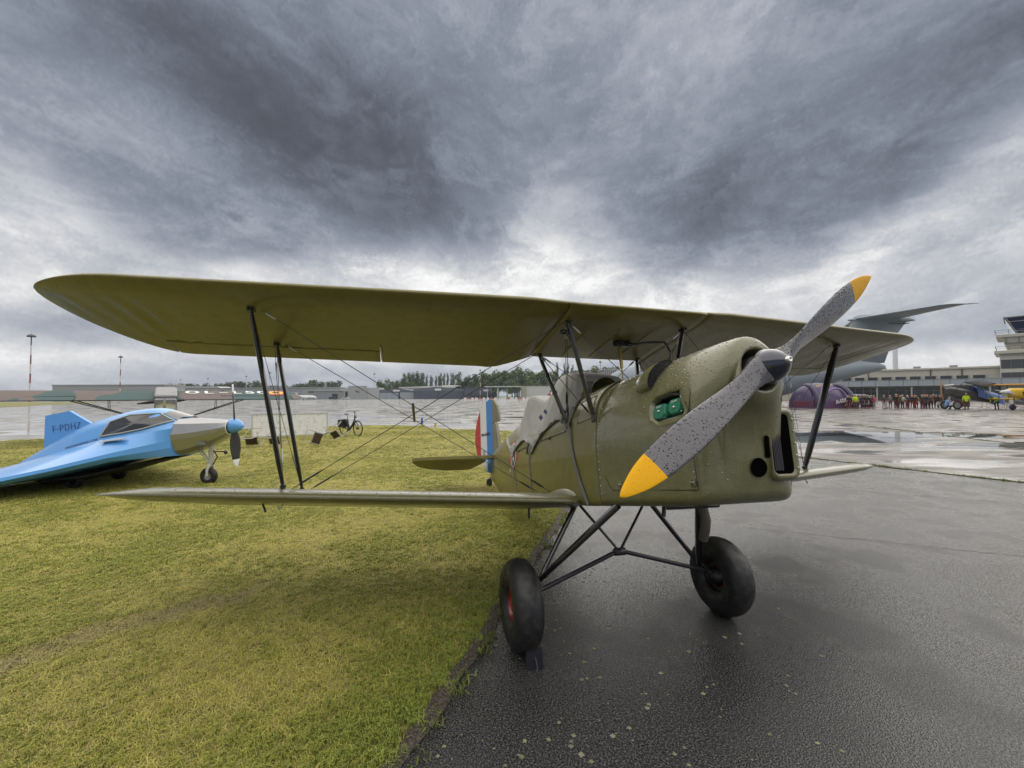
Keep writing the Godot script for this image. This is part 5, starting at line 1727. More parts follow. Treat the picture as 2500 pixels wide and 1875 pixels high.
		for k in 20:
			var a := TAU * k / 20
			sp.tube(Vector3(cos(a) * 0.03, sin(a) * 0.03, 0.02 if k % 2 else -0.02), Vector3(cos(a + 0.25) * 0.31, sin(a + 0.25) * 0.31, 0), 0.0018, -1, 4)
		part("spokes", sp.done(), M(0.3, 0.3, 0.3, 0.3, 0.8), w).set_meta("kind", "stuff")
		part("hub", G.new().tube(Vector3(0, 0, -0.05), Vector3(0, 0, 0.05), 0.035 if s == 0.0 else 0.05, -1, 10).done(), dark, w)
	var head := Vector3(0.87, 0.95, 0)
	var bb := Vector3(0.45, 0.29, 0)
	part("frame", G.new().path([Vector3(0.84, 0.72, 0), Vector3(0.70, 0.50, 0), Vector3(0.52, 0.33, 0), bb], [0.042, 0.048, 0.045, 0.05], 10).tube(bb, Vector3(0.31, 0.72, 0), 0.024).tube(Vector3(0, 0.36, 0.06), bb, 0.014).tube(Vector3(0, 0.36, -0.06), bb, 0.014).tube(Vector3(0, 0.36, 0.06), Vector3(0.33, 0.66, 0), 0.011).tube(Vector3(0, 0.36, -0.06), Vector3(0.33, 0.66, 0), 0.011).tube(Vector3(0.83, 0.68, 0), head, 0.028).done(), dark, bi)
	part("fork", G.new().path([Vector3(1.1, 0.36, 0.06), Vector3(0.90, 0.66, 0.05), Vector3(0.88, 0.74, 0)], 0.018, 8).path([Vector3(1.1, 0.36, -0.06), Vector3(0.90, 0.66, -0.05), Vector3(0.88, 0.74, 0)], 0.018, 8).done(), dark, bi)
	part("stem", G.new().path([head, Vector3(0.84, 1.08, 0), Vector3(0.86, 1.13, 0)], 0.016, 8).done(), dark, bi)
	part("handlebar", G.new().path([Vector3(0.68, 1.13, -0.33), Vector3(0.80, 1.15, -0.22), Vector3(0.86, 1.13, 0), Vector3(0.80, 1.15, 0.22), Vector3(0.68, 1.13, 0.33)], 0.014, 8).done(), dark, bi)
	part("brake_cable", G.new().path([Vector3(0.82, 1.15, 0.2), Vector3(1.0, 1.12, 0.1), Vector3(1.03, 0.95, 0.03), Vector3(0.93, 0.8, 0)], 0.006, 5).done(), dark, bi)
	part("headlamp", G.new().ball(Vector3(0.95, 0.86, 0), Vector3(0.04, 0.04, 0.035)).done(), M(0.1, 0.1, 0.1, 0.2), bi)
	part("seat_post", G.new().tube(Vector3(0.31, 0.72, 0), Vector3(0.26, 0.95, 0), 0.015).done(), M(0.1, 0.1, 0.11, 0.3, 0.6), bi)
	part("saddle", G.new().path([Vector3(0.12, 0.975, 0), Vector3(0.2, 0.985, 0), Vector3(0.32, 0.97, 0), Vector3(0.40, 0.96, 0)], [0.07, 0.075, 0.035, 0.02], 10, 0.4, Vector3.UP).done(), rubber, bi)
	part("carrier", G.new().path([Vector3(0.0, 0.38, 0.07), Vector3(-0.02, 0.74, 0.07), Vector3(0.28, 0.74, 0.05)], 0.008, 6).path([Vector3(0.0, 0.38, -0.07), Vector3(-0.02, 0.74, -0.07), Vector3(0.28, 0.74, -0.05)], 0.008, 6).tube(Vector3(-0.12, 0.745, 0), Vector3(0.25, 0.745, 0), 0.05, -1, 6, 0.2, Vector3.UP).done(), dark, bi)
	for s in [0.14, -0.14]:
		part("pannier", G.new().box(Vector3(-0.06, 0.55, s), Vector3(0.32, 0.36, 0.14), 0.04).done(), M(0.018, 0.018, 0.018, 0.75), bi)
	part("mudguard", G.new().path([Vector3(-0.33, 0.55, 0), Vector3(-0.2, 0.71, 0), Vector3(0.05, 0.76, 0), Vector3(0.28, 0.64, 0)], 0.03, 6, 0.25, Vector3.UP).done(), dark, bi)
	part("crank", G.new().lathe([[0.09, 0.05], [0.09, 0.058], [0.02, 0.06]], Transform3D(Basis.IDENTITY, bb), 20, true, true).tube(bb + Vector3(0, 0, 0.08), bb + Vector3(0.12, -0.12, 0.08), 0.012).tube(bb + Vector3(0, 0, -0.08), bb + Vector3(-0.12, 0.12, -0.08), 0.012).done(), dark, bi)
	part("kickstand", G.new().tube(Vector3(0.40, 0.30, 0.05), Vector3(0.36, 0.01, 0.20), 0.010).done(), dark, bi)
	# little blue marker post by the apron
	var po := thing("marker_post", "short blue marker post with yellow foot at the far edge of the lawn", "post", Vector3(-5.38, 0, -24.6))
	part("post", G.new().tube(Vector3(0, 0, 0), Vector3(0, 0.50, 0), 0.06, 0.06, 12).done(), M(0.03, 0.12, 0.45, 0.4), po)
	part("foot", G.new().box(Vector3(0.0, 0.05, 0), Vector3(0.3, 0.10, 0.2), 0.03).done(), M(0.5, 0.4, 0.05, 0.6), po)
	var fl := thing("apron_lamp", "small yellow apron edge lamp standing beside the blue marker post", "lamp", Vector3(-4.5, 0, -24.2))
	part("base", G.new().tube(Vector3.ZERO, Vector3(0, 0.14, 0), 0.10, 0.05, 12).done(), M(0.45, 0.32, 0.04, 0.5), fl)
	part("globe", G.new().ball(Vector3(0, 0.19, 0), Vector3(0.06, 0.08, 0.06)).done(), M(0.35, 0.30, 0.2, 0.2), fl)

# ---------------------------------------------------------------- trees
func leaf_crown(sd: int, count: int, size: float, lobes: Array, dark: Color, light: Color) -> ArrayMesh:   # lobes: [centre, radii]
	var r := RandomNumberGenerator.new()
	r.seed = sd
	var g := G.new().flat()
	var tot := 0.0
	for l in lobes: tot += l[1].x * l[1].y
	for l in lobes:
		var n := int(count * l[1].x * l[1].y / tot)
		var tone := r.randf_range(0.0, 1.0)
		for i in n:
			var d := Vector3(r.randfn(), r.randfn(), r.randfn()).normalized()
			var rad := pow(r.randf(), 0.33) * r.randf_range(0.85, 1.12)
			var p: Vector3 = l[0] + d * l[1] * rad
			var nn := (d + Vector3(r.randfn(), r.randfn(), r.randfn()) * 0.7).normalized()
			var s := nn.cross(Vector3(r.randfn(), r.randfn(), r.randfn())).normalized()
			var t := nn.cross(s)
			var k := size * r.randf_range(0.5, 1.3)
			g.col = dark.lerp(light, clampf(tone * 0.5 + r.randf() * 0.6, 0.0, 1.0))
			g.quad(p - s * k, p - t * k * 0.6, p + s * k, p + t * k * 0.6)
	return g.done()
var crowns := {}
func tree(kind: String, label: String, group: String, at: Vector3, h: float, w: float) -> void:
	var o := thing("poplar" if kind == "poplar" else "tree", label, "tree", at, rng.randf() * 360.0, group)
	if not crowns.has(kind):
		crowns[kind] = []
		for v in 3:
			var r := RandomNumberGenerator.new()
			r.seed = 50 + v + kind.length() * 7
			var lobes := []
			if kind == "poplar":
				for i in 9: lobes.append([Vector3(r.randfn() * 0.05, 0.14 + i * 0.095, r.randfn() * 0.05), Vector3(0.16, 0.11, 0.16) * (0.75 + 0.5 * sin(PI * (i + 1.0) / 10.5))])
			else:
				lobes.append([Vector3(0, 0.52, 0), Vector3(0.30, 0.30, 0.30)])
				for i in 9:
					var a := TAU * i / 9 + r.randf()
					lobes.append([Vector3(cos(a) * 0.30, r.randf_range(0.30, 0.80), sin(a) * 0.30), Vector3.ONE * r.randf_range(0.13, 0.22)])
			var dk := Color(0.022, 0.036, 0.012) if kind == "dark" else Color(0.030, 0.050, 0.014)
			var lt := Color(0.060, 0.088, 0.028) if kind == "dark" else (Color(0.085, 0.115, 0.038) if kind == "poplar" else Color(0.105, 0.155, 0.036))
			crowns[kind].append(leaf_crown(70 + v, 1500, 0.040 if kind != "poplar" else 0.030, lobes, dk, lt))
	var m: ArrayMesh = crowns[kind][rng.randi() % 3]
	var cr := part("crown", m, leaf_mat, o)
	cr.scale = Vector3(w, h, w)
	if trunk_mesh == null:
		trunk_mesh = G.new().path([Vector3.ZERO, Vector3(0.01, 0.3, 0), Vector3(0, 0.6, 0.02)], [0.03, 0.022, 0.010], 8).tube(Vector3(0.01, 0.28, 0), Vector3(0.14, 0.5, 0.05), 0.012, 0.005).tube(Vector3(0.01, 0.3, 0), Vector3(-0.12, 0.52, -0.06), 0.012, 0.005).done()
	var tr := part("trunk", trunk_mesh, M(0.05, 0.04, 0.03, 0.9), o)
	tr.scale = Vector3(w, h, w)
var leaf_mat: StandardMaterial3D
var trunk_mesh: ArrayMesh

func bx(c: Vector3, s: Vector3, bev := 0.0) -> ArrayMesh:
	return G.new().box(c, s, bev).done()
func mast(label: String, at: Vector3, h: float, stripes: bool, arm: float) -> void:
	var o := thing("light_mast", label, "light mast", at, 0.0, "apron light masts")
	var w := 0.28 if h > 25 else 0.2
	var red := M(0.24, 0.07, 0.06, 0.6)
	var white := M(0.55, 0.55, 0.54, 0.6)
	var n := 7 if stripes else 1
	for k in n:
		var y0 := h * 0.93 * k / n
		var y1 := h * 0.93 * (k + 1) / n
		part("pole_section" if stripes else "pole", G.new().tube(Vector3(0, y0, 0), Vector3(0, y1, 0), w * (1.0 - 0.35 * y0 / h), w * (1.0 - 0.35 * y1 / h), 8).done(), (M(0.10, 0.09, 0.085, 0.6) if k == n - 1 else red if k % 2 == 0 else white) if stripes else M(0.42, 0.42, 0.41, 0.5), o)
	part("lamp_ring", G.new().lathe([[0.2, h * 0.94], [arm, h * 0.915], [arm, h * 0.93], [arm * 0.5, h * 0.95], [0.2, h * 0.955]], Transform3D(Basis(Vector3.RIGHT, -PI / 2)), 16).done(), M(0.09, 0.09, 0.09, 0.6), o)
	part("lightning_rod", G.new().tube(Vector3(0, h * 0.94, 0), Vector3(0, h, 0), 0.06, 0.04, 5).done(), M(0.25, 0.25, 0.25, 0.6), o)

func left_background() -> void:
	leaf_mat = vcol(0.75)
	leaf_mat.backlight_enabled = true
	leaf_mat.backlight = Color(0.2, 0.25, 0.1)
	mast("tall red and white light mast furthest left beyond the grass field", Vector3(-199.2, 0, -170), 29.5, true, 1.4)
	mast("red and white light mast before the long grey hangar on the left", Vector3(-219.1, 0, -230), 26.3, true, 1.0)
	mast("grey light mast above the lettered wing of the camouflaged aircraft, second from left of four", Vector3(-221.8, 0, -300), 16.5, false, 0.6)
	mast("grey light mast rising left of the biplane front wing strut", Vector3(-193.8, 0, -300), 18.1, false, 0.8)
	mast("grey light mast seen between the two biplane wing struts", Vector3(-176.8, 0, -300), 20.8, false, 1.0)
	mast("thin grey mast close to the cabin of the camouflaged aircraft", Vector3(-241.7, 0, -300), 15.5, false, 0.3)
	mast("pale light mast before the grey block with a bird emblem", Vector3(-93.7, 0, -280), 18.4, false, 0.8)
	mast("red and white light mast before the tall green trees", Vector3(-19.3, 0, -250), 18.8, true, 0.6)
	mast("light mast beside the ribbed grey building", Vector3(43.0, 0, -200), 19.5, true, 0.7)
	var grey := M(0.30, 0.31, 0.31, 0.6)
	var pale := M(0.40, 0.41, 0.41, 0.6)
	var slate := M(0.105, 0.125, 0.15, 0.5)
	var mid := M(0.24, 0.26, 0.29, 0.5)
	var dk := M(0.025, 0.027, 0.03, 0.6)
	# far hangars, left to right
	var o := thing("hangar", "long low pale grey hangar at far left beyond the field", "hangar", Vector3(-255.0, 0, -268))
	part("wall", bx(Vector3(0, 4.75, 0), Vector3(71, 9.5, 16)), grey, o)
	part("roof", bx(Vector3(0, 9.75, 0), Vector3(72, 0.5, 17)), pale, o)
	for k in 8: part("door", bx(Vector3(-31 + k * 8.8, 3.4, 8.05), Vector3(8.2, 6.6, 0.2)), M(0.24, 0.25, 0.26, 0.6), o)
	o = thing("hangar", "grey hangar behind the lettered wing with shallow gable roof", "hangar", Vector3(-229, 0, -306))
	part("wall", bx(Vector3(0, 4.2, 0), Vector3(33, 8.4, 12)), grey, o)
	part("roof", G.new().prism(poly([-17, 8.4, 17, 8.4, 14, 9.5, -14, 9.7]), 13, Transform3D(Basis.IDENTITY, Vector3(0, 0, -6.5))).done(), pale, o)
	o = thing("hangar", "long grey hangar with flat pale roof right of the camouflaged wing tip", "hangar", Vector3(-172, 0, -305))
	part("wall", bx(Vector3(0, 4.1, 0), Vector3(76, 8.2, 10)), M(0.27, 0.28, 0.29, 0.6), o)
	part("roof", bx(Vector3(0, 8.35, 0), Vector3(77, 0.35, 11)), pale, o)
	for k in 7: part("door", bx(Vector3(-33 + k * 11, 3.2, 5.05), Vector3(9.6, 6.2, 0.2)), mid, o)
	o = thing("hangar", "low grey workshop with dark open bays behind the parked white jet", "hangar", Vector3(-126, 0, -286))
	part("wall", bx(Vector3(-4, 4.0, 0), Vector3(26, 8.0, 10)), grey, o)
	part("roof", bx(Vector3(-4, 8.1, 0), Vector3(27, 0.3, 11)), pale, o)
	part("annexe", bx(Vector3(2, 2.8, 6), Vector3(20, 5.6, 4)), M(0.26, 0.27, 0.27, 0.6), o)
	part("annexe_roof", bx(Vector3(2, 5.7, 6), Vector3(21, 0.25, 5)), pale, o)
	for k in 4: part("bay_door", bx(Vector3(-6.5 + k * 4.3, 1.9, 8.05), Vector3(3.7, 3.6, 0.2)), dk if k == 3 else mid, o)
	part("dark_band", bx(Vector3(-2, 5.0, 5.1), Vector3(22, 0.8, 0.2)), dk, o)
	o = thing("hangar", "tall grey block with a dark bird emblem on its front", "hangar", Vector3(-98.4, 0, -275))
	part("wall", bx(Vector3(0, 3.75, 0), Vector3(23, 7.5, 10)), pale, o)
	part("tall_front", bx(Vector3(-2.7, 4.4, 5.2), Vector3(12.2, 8.8, 1.2)), M(0.33, 0.34, 0.34, 0.6), o)
	for k in 2: part("emblem", G.new().path([Vector3(-4.6 + k * 0.7, 5.9 - k * 0.7, 5.9), Vector3(-3.2 + k * 0.5, 5.4 - k * 0.7, 5.9), Vector3(-2.2 + k * 0.4, 5.2 - k * 0.7, 5.9), Vector3(-1.2 + k * 0.4, 5.55 - k * 0.7, 5.9)], [0.05, 0.22, 0.20, 0.05], 6, 0.3, Vector3.BACK).done(), M(0.05, 0.05, 0.055, 0.6), o)
	part("side_doorway", bx(Vector3(-10.2, 2.6, 5.1), Vector3(1.6, 5.2, 0.3)), dk, o)
	o = thing("hangar", "slate blue hangar with pale sliding doors and a white name board", "hangar", Vector3(-75.5, 0, -276))
	part("wall", bx(Vector3(-5, 2.2, 0), Vector3(13, 4.4, 12)), slate, o)
	part("gable", G.new().prism(poly([-11.5, 4.4, 11.3, 4.4, 11.3, 5.3, 2.0, 7.0, -11.5, 6.1]), 12.4, Transform3D(Basis.IDENTITY, Vector3(0, 0, -6.1))).done(), slate, o)
	part("wall", bx(Vector3(6.4, 2.2, 0), Vector3(9.4, 4.4, 12)), slate, o)
	for k in 3: part("sliding_door", bx(Vector3(-9.2 + k * 4.1, 2.1, 6.15), Vector3(3.9, 4.1, 0.2)), M(0.30, 0.34, 0.38, 0.5), o)
	part("sliding_door", bx(Vector3(6.5, 2.4, 6.15), Vector3(9.0, 4.7, 0.2)), M(0.30, 0.33, 0.36, 0.5), o)
	part("name_board", bx(Vector3(-0.2, 5.5, 6.5), Vector3(4.2, 1.0, 0.2)), M(0.7, 0.7, 0.7, 0.5), o)
	part("gap", bx(Vector3(1.6, 2.2, 6.05), Vector3(0.6, 4.3, 0.15)), dk, o)
	o = thing("hangar", "largest slate blue hangar with dark doors and a white board on its gable", "hangar", Vector3(-47.7, 0, -274))
	part("wall", bx(Vector3(0, 2.6, 0), Vector3(32.8, 5.2, 12)), slate, o)
	part("gable", G.new().prism(poly([-16.5, 5.2, 16.5, 5.2, 16.5, 6.5, -1.5, 8.0, -16.5, 6.4]), 12.4, Transform3D(Basis.IDENTITY, Vector3(0, 0, -6.1))).done(), M(0.12, 0.14, 0.165, 0.5), o)
	for k in 2: part("sliding_door", bx(Vector3(-8.2 + k * 16.3, 2.5, 6.15), Vector3(15.9, 5.0, 0.2)), M(0.075, 0.09, 0.115, 0.5), o)
	part("name_board", bx(Vector3(-0.4, 6.1, 6.5), Vector3(4.0, 1.25, 0.2)), M(0.7, 0.7, 0.7, 0.5), o)
	part("door_leaf_line", bx(Vector3(0, 2.5, 6.3), Vector3(0.25, 5.0, 0.1)), dk, o)
	o = thing("warehouse", "white roofed warehouse showing above the slate blue hangars", "warehouse", Vector3(-66, 0, -325))
	part("wall", bx(Vector3(0, 4.2, 0), Vector3(44, 8.4, 10)), pale, o)
	part("roof", G.new().prism(poly([-22, 8.4, 22, 8.4, 22, 9.2, 8, 9.8, -22, 8.9]), 11, Transform3D(Basis.IDENTITY, Vector3(0, 0, -5.5))).done(), M(0.6, 0.6, 0.58, 0.5), o)
	part("roof_monitor", bx(Vector3(18.5, 9.8, 0), Vector3(14, 0.9, 9)), M(0.65, 0.65, 0.63, 0.5), o)
	o = thing("hangar", "dark blue grey shed with oval sign and lean-to before the trees", "hangar", Vector3(-22, 0, -268))
	part("wall", bx(Vector3(0, 3.5, 0), Vector3(17, 7.0, 10)), M(0.085, 0.10, 0.125, 0.5), o)
	part("lean_to", bx(Vector3(4, 1.9, 6), Vector3(17, 3.8, 3)), M(0.06, 0.072, 0.09, 0.5), o)
	part("roof_edge", bx(Vector3(0, 7.1, 0), Vector3(17.4, 0.25, 10.4)), slate, o)
	part("oval_sign", G.new().lathe([[1.0, 0.0], [1.0, 0.12], [0.7, 0.14], [0.7, 0.10], [0.001, 0.10]], Transform3D(Basis.from_scale(Vector3(1.8, 0.7, 1)), Vector3(5.3, 5.4, 5.1)), 24).done(), M(0.55, 0.57, 0.6, 0.5), o)
	for k in 9: part("cladding_rib", bx(Vector3(-7.6 + k * 1.9, 3.5, 5.05), Vector3(0.18, 6.8, 0.12)), M(0.07, 0.083, 0.105, 0.5), o)
	for k in 6: part("window", bx(Vector3(-2.5 + k * 2.5, 1.2, 7.55), Vector3(1.7, 1.6, 0.1)), M(0.03, 0.035, 0.045, 0.2), o)
	o = thing("canopy", "thin flat white canopy on slim columns before the trees", "canopy", Vector3(-5.4, 0, -252))
	part("roof", bx(Vector3(0, 7.4, 0), Vector3(22, 0.42, 12), 0.1), M(0.55, 0.60, 0.57, 0.5), o)
	for e in [[-3.2, 1.0, 0.45], [2.4, 0.35, 0.2], [-9.5, 0.35, 0.2]]: part("column", bx(Vector3(e[0], 3.6, 4), Vector3(e[1], 7.2, 1.0)), M(0.5, 0.5, 0.47, 0.6), o)
	o = thing("white_building", "low white building with a buff end pillar beside the canopy", "building", Vector3(17.4, 0, -256))
	part("wall", bx(Vector3(1.5, 3.85, 0), Vector3(21, 7.7, 10)), M(0.50, 0.50, 0.48, 0.6), o)
	part("buff_pillar", bx(Vector3(-10.3, 3.85, 0.5), Vector3(3.4, 7.7, 10.5)), M(0.36, 0.34, 0.26, 0.6), o)
	part("roof_edge", bx(Vector3(1.5, 7.8, 0), Vector3(21.4, 0.2, 10.4)), M(0.3, 0.3, 0.3, 0.6), o)
	for k in 5: part("glass_bay", bx(Vector3(-15.8 + k * 0.75, 3.0, 2), Vector3(0.55, 6.0, 0.2)), M(0.10, 0.12, 0.15, 0.2), o)
	part("fence", bx(Vector3(4.5, 1.0, 5.3), Vector3(16, 0.08, 0.08)), M(0.2, 0.2, 0.2, 0.6), o)
	o = thing("ribbed_building", "grey building with vertical cladding ribs behind the biplane engine", "building", Vector3(53.5, 0, -197))
	part("wall", bx(Vector3(0, 4.0, 0), Vector3(22.4, 8.0, 12)), M(0.33, 0.33, 0.33, 0.6), o)
	part("upper_storey", bx(Vector3(0.2, 10.9, 0), Vector3(22.0, 5.7, 12)), M(0.17, 0.17, 0.18, 0.6), o)
	for k in 24: part("rib", bx(Vector3(-10.5 + k * 0.92, 10.9, 6.1), Vector3(0.36, 5.7, 0.3)), M(0.33, 0.33, 0.35, 0.5), o)
	part("parapet", bx(Vector3(0, 13.9, 0), Vector3(22.6, 0.35, 12.4)), M(0.4, 0.4, 0.41, 0.5), o)
	# trees
	var xs := [[-318, 14.5, 22], [-308, 17, 20], [-299, 17.3, 20], [-287, 17.0, 22], [-274, 15.5, 20], [-264, 17.6, 20], [-255, 19.5, 24], [-245, 20, 24], [-235, 15.5, 20], [-226, 15.5, 20], [-216, 15.0, 22], [-207, 12.5, 16], [-199, 17.0, 20], [-190, 18.0, 22], [-181, 18.8, 22], [-172, 19.0, 22], [-163, 17.5, 18], [-152, 10, 12]]
	for i in xs.size():
		var e: Array = xs[i]
		tree("dark", ORD[i] + " dark tree from the left in the far row behind the left hangars", "far row of dark trees behind the left hangars", Vector3(e[0], 0, -380 + rng.randf_range(-6, 6)), e[1], e[2])
	xs = [[-105, 15.5, 14], [-98, 17.5, 14], [-92, 17, 13], [-87, 14, 12], [-80, 15, 14], [-74, 14, 14], [-40, 17, 16], [-33, 20, 18]]
	for i in xs.size():
		var e: Array = xs[i]
		tree("round", ORD[i] + " round dark tree from the left behind the slate blue hangars", "round trees behind the slate blue hangars", Vector3(e[0], 0, -336 + rng.randf_range(-5, 5)), e[1], e[2])
	xs = [[-87, 20.5, 11], [-83, 21.3, 11], [-79.5, 21, 12], [-76.5, 22, 12], [-72.5, 21, 13], [-68.3, 19.2, 5], [-64.7, 18.7, 7], [-61, 18.4, 5], [-58.8, 18.3, 5], [-57, 20.6, 6], [-54.6, 20, 6], [-52.2, 20.8, 5], [-47.5, 20.6, 11], [-43.3, 21.4, 12]]
	for i in xs.size():
		var e: Array = xs[i]
		tree("poplar", ORD[i] + " slender poplar from the left in the line behind the slate blue hangars", "poplars behind the slate blue hangars", Vector3(e[0], 0, -332 + rng.randf_range(-3, 3)), e[1], e[2])
	xs = [[-27, 23.5, 18], [-19, 24.5, 20], [-11, 22.5, 18], [-4, 23.5, 18], [4, 25, 18], [12, 27.2, 22], [21, 25, 20], [29, 23, 18], [37, 22, 18], [46, 22.5, 18], [55, 23.5, 18], [64, 27, 22], [72, 27.5, 22], [80, 26.5, 20], [-15, 16, 16], [0, 15, 16], [16, 15, 16], [33, 15, 16]]
	for i in xs.size():
		var e: Array = xs[i]
		tree("round", ORD[i % 14] + (" tall broadleaf tree from the left" if i < 14 else " shorter tree from the left in the front row") + " behind the white canopy and building", "tall trees behind the canopy", Vector3(e[0], 0, -333 + rng.randf_range(-6, 6) + (12 if e[1] < 17 else 0)), e[1], e[2])
	xs = [[37.4, 30, 6], [43.7, 29.3, 5], [46.8, 29, 6], [50, 27.5, 6]]
	for i in xs.size():
		var e: Array = xs[i]
		tree("poplar", ORD[i] + " slender poplar from the left above the trees behind the biplane cabane struts", "poplars above the trees behind the cabane", Vector3(e[0], 0, -342), e[1], e[2])
	# small things in front of the hangars
	var jet := thing("business_jet", "small white jet parked before the low workshop", "jet", Vector3(-116, 0, -232), -8.0)
	var fr := []
	for e in [[-6.2, 0.15, 1.75], [-4.0, 0.75, 1.7], [0.0, 0.95, 1.6], [4.0, 0.9, 1.55], [5.6, 0.55, 1.4], [6.4, 0.1, 1.25]]:
		var r := PackedVector3Array()
		for k in 14: r.append(Vector3(e[0], e[2] + sin(TAU * k / 14) * e[1], cos(TAU * k / 14) * e[1]))
		fr.append(r)
	var jw := M(0.68, 0.69, 0.69, 0.3)
	part("fuselage", G.new().loft(fr, true, true, true).done(), jw, jet)
	for s in [1.0, -1.0]:
		part("wing", G.new().prism(poly([1.5, 0.6 * s, -0.6, 0.6 * s, -1.6, 6.0 * s, -0.9, 6.0 * s]), 0.2, Transform3D(Basis(Vector3(1, 0, 0), Vector3(0, 0, 1), Vector3(0, -1, 0)), Vector3(0, 1.1, 0))).done(), jw, jet)
		part("engine", G.new().lathe([[0.3, -1.3], [0.48, -0.3], [0.48, 0.7], [0.36, 1.0]], Transform3D(Basis(Vector3.UP, PI / 2), Vector3(-3.6, 2.1, 1.25 * s)), 14, true, true).done(), jw, jet)
		part("tailplane", bx(Vector3(-6.6, 4.3, 1.2 * s), Vector3(1.1, 0.12, 2.4)), jw, jet)
	part("fin", G.new().prism(poly([-4.4, 2.2, -6.3, 2.0, -7.2, 4.3, -6.2, 4.3]), 0.2).done(), jw, jet)
	part("gear", G.new().tube(Vector3(4.2, 0, 0), Vector3(4.2, 1.0, 0), 0.14).tube(Vector3(-0.6, 0, 1.4), Vector3(-0.6, 1.2, 1.4), 0.16).tube(Vector3(-0.6, 0, -1.4), Vector3(-0.6, 1.2, -1.4), 0.16).done(), dk, jet)
	var car_at := [[-152, -262, 0.60, "white car at the left end of the hangar line", M(0.6, 0.6, 0.6, 0.3)], [-138, -262, 0.1, "yellow service vehicle before the long hangar under the wing tip", M(0.55, 0.36, 0.02, 0.4)], [-104, -258, 0.0, "white car parked by the low workshop bays", M(0.62, 0.62, 0.62, 0.3)], [-127, -262, 0.0, "white van before the low workshop", M(0.58, 0.58, 0.58, 0.3)], [-116, -266, 0.0, "dark tractor in the open bay of the workshop", M(0.03, 0.03, 0.035, 0.5)], [-213, -225, 0.0, "dark car under the camouflaged wing, leftmost of two", M(0.03, 0.03, 0.035, 0.3)], [-196, -225, 0.0, "dark car under the camouflaged wing, rightmost of two", M(0.03, 0.035, 0.05, 0.3)], [29, -240, 0.0, "red car beside the white building", M(0.25, 0.03, 0.03, 0.3)]]
	var car: Node3D = null
	for e in car_at:
		if car == null:
			car = thing("parked_car", e[3], "car", Vector3(e[0], 0, e[1]), 5.0, "vehicles before the hangars")
			part("body", G.new().prism(poly([-2.2, 0.35, 2.2, 0.35, 2.2, 0.85, 1.3, 1.0, 0.6, 1.5, -1.5, 1.5, -2.2, 0.95]), 1.75, Transform3D(Basis.IDENTITY, Vector3(0, 0, -0.87))).done(), e[4], car)
			part("window", G.new().prism(poly([-1.4, 1.0, 1.1, 1.0, 0.55, 1.42, -1.35, 1.42]), 1.79, Transform3D(Basis.IDENTITY, Vector3(0, 0, -0.89))).done(), M(0.02, 0.022, 0.026, 0.1), car)
			for s in [-1.35, 1.35]: part("wheel", G.new().lathe([[0.05, -0.92], [0.32, -0.92], [0.32, 0.92], [0.05, 0.92]], Transform3D(Basis.IDENTITY, Vector3(s, 0.32, 0)), 14, true, true).done(), rubber, car)
		else:
			var c := dup(car, e[3], Vector3(e[0], 0, e[1]), 5.0)
			(c.get_child(0) as MeshInstance3D).material_override = e[4]
	var bl: Node3D = null
	for k in 16:
		var x := -26.0 + k * 2.1 + (3.0 if k > 8 else 0.0)
		var lab: String = ORD[k] + (" red" if k % 3 == 1 else " white") + " barrier block from the left in the row before the canopy"
		if bl == null:
			bl = thing("barrier_block", lab, "barrier", Vector3(x, 0, -228), 0.0, "barrier blocks before the canopy")
			part("block", G.new().prism(poly([-0.55, 0, 0.55, 0, 0.3, 0.95, -0.3, 0.95]), 1.4, Transform3D(Basis(Vector3(0, 0, 1), Vector3(0, 1, 0), Vector3(-1, 0, 0)), Vector3(0.7, 0, 0))).done(), M(0.6, 0.58, 0.56, 0.5), bl)
		else:
			var c := dup(bl, lab, Vector3(x, 0, -228))
			if k % 3 == 1: (c.get_child(0) as MeshInstance3D).material_override = M(0.35, 0.08, 0.06, 0.5)
	# a small aircraft whose red spinner shows beyond the grey cover
	var sa := thing("trainer_aircraft", "small pale aircraft with red spinner parked beyond the grey cockpit cover", "aircraft", Vector3(7.6, 0, -64), 20.0)
	fr = []
	for e in [[-1.9, 0.12, 1.95], [-1.6, 0.42, 1.9], [0.0, 0.55, 1.75], [1.5, 0.55, 1.7], [4.6, 0.15, 1.5]]:
		var r := PackedVector3Array()
		for k in 14: r.append(Vector3(e[0], e[2] + sin(TAU * k / 14) * e[1], cos(TAU * k / 14) * e[1]))
		fr.append(r)
	part("fuselage", G.new().loft(fr, true, true, true).done(), M(0.5, 0.51, 0.53, 0.35), sa)
	part("wing", bx(Vector3(0.4, 1.45, 0), Vector3(1.4, 0.16, 8.6), 0.05), M(0.5, 0.51, 0.53, 0.35), sa)
	part("spinner", G.new().lathe([[0.26, 0.0], [0.20, 0.25], [0.02, 0.48]], Transform3D(Basis(Vector3.UP, -PI / 2), Vector3(-1.88, 1.95, 0)), 16, true, true).done(), M(0.42, 0.02, 0.03, 0.3), sa)
	part("propeller", G.new().path([Vector3(-2.0, 1.95 - 0.55, -0.5), Vector3(-2.0, 1.95, 0), Vector3(-2.0, 2.55, 0.55), Vector3(-2.0, 2.85, 0.85)], [0.05, 0.10, 0.12, 0.04], 8, 0.4, Vector3.RIGHT).done(), M(0.03, 0.03, 0.04, 0.4), sa)
	part("canopy", G.new().ball(Vector3(0.6, 2.25, 0), Vector3(0.9, 0.35, 0.42)).done(), M(0.03, 0.035, 0.04, 0.1), sa)
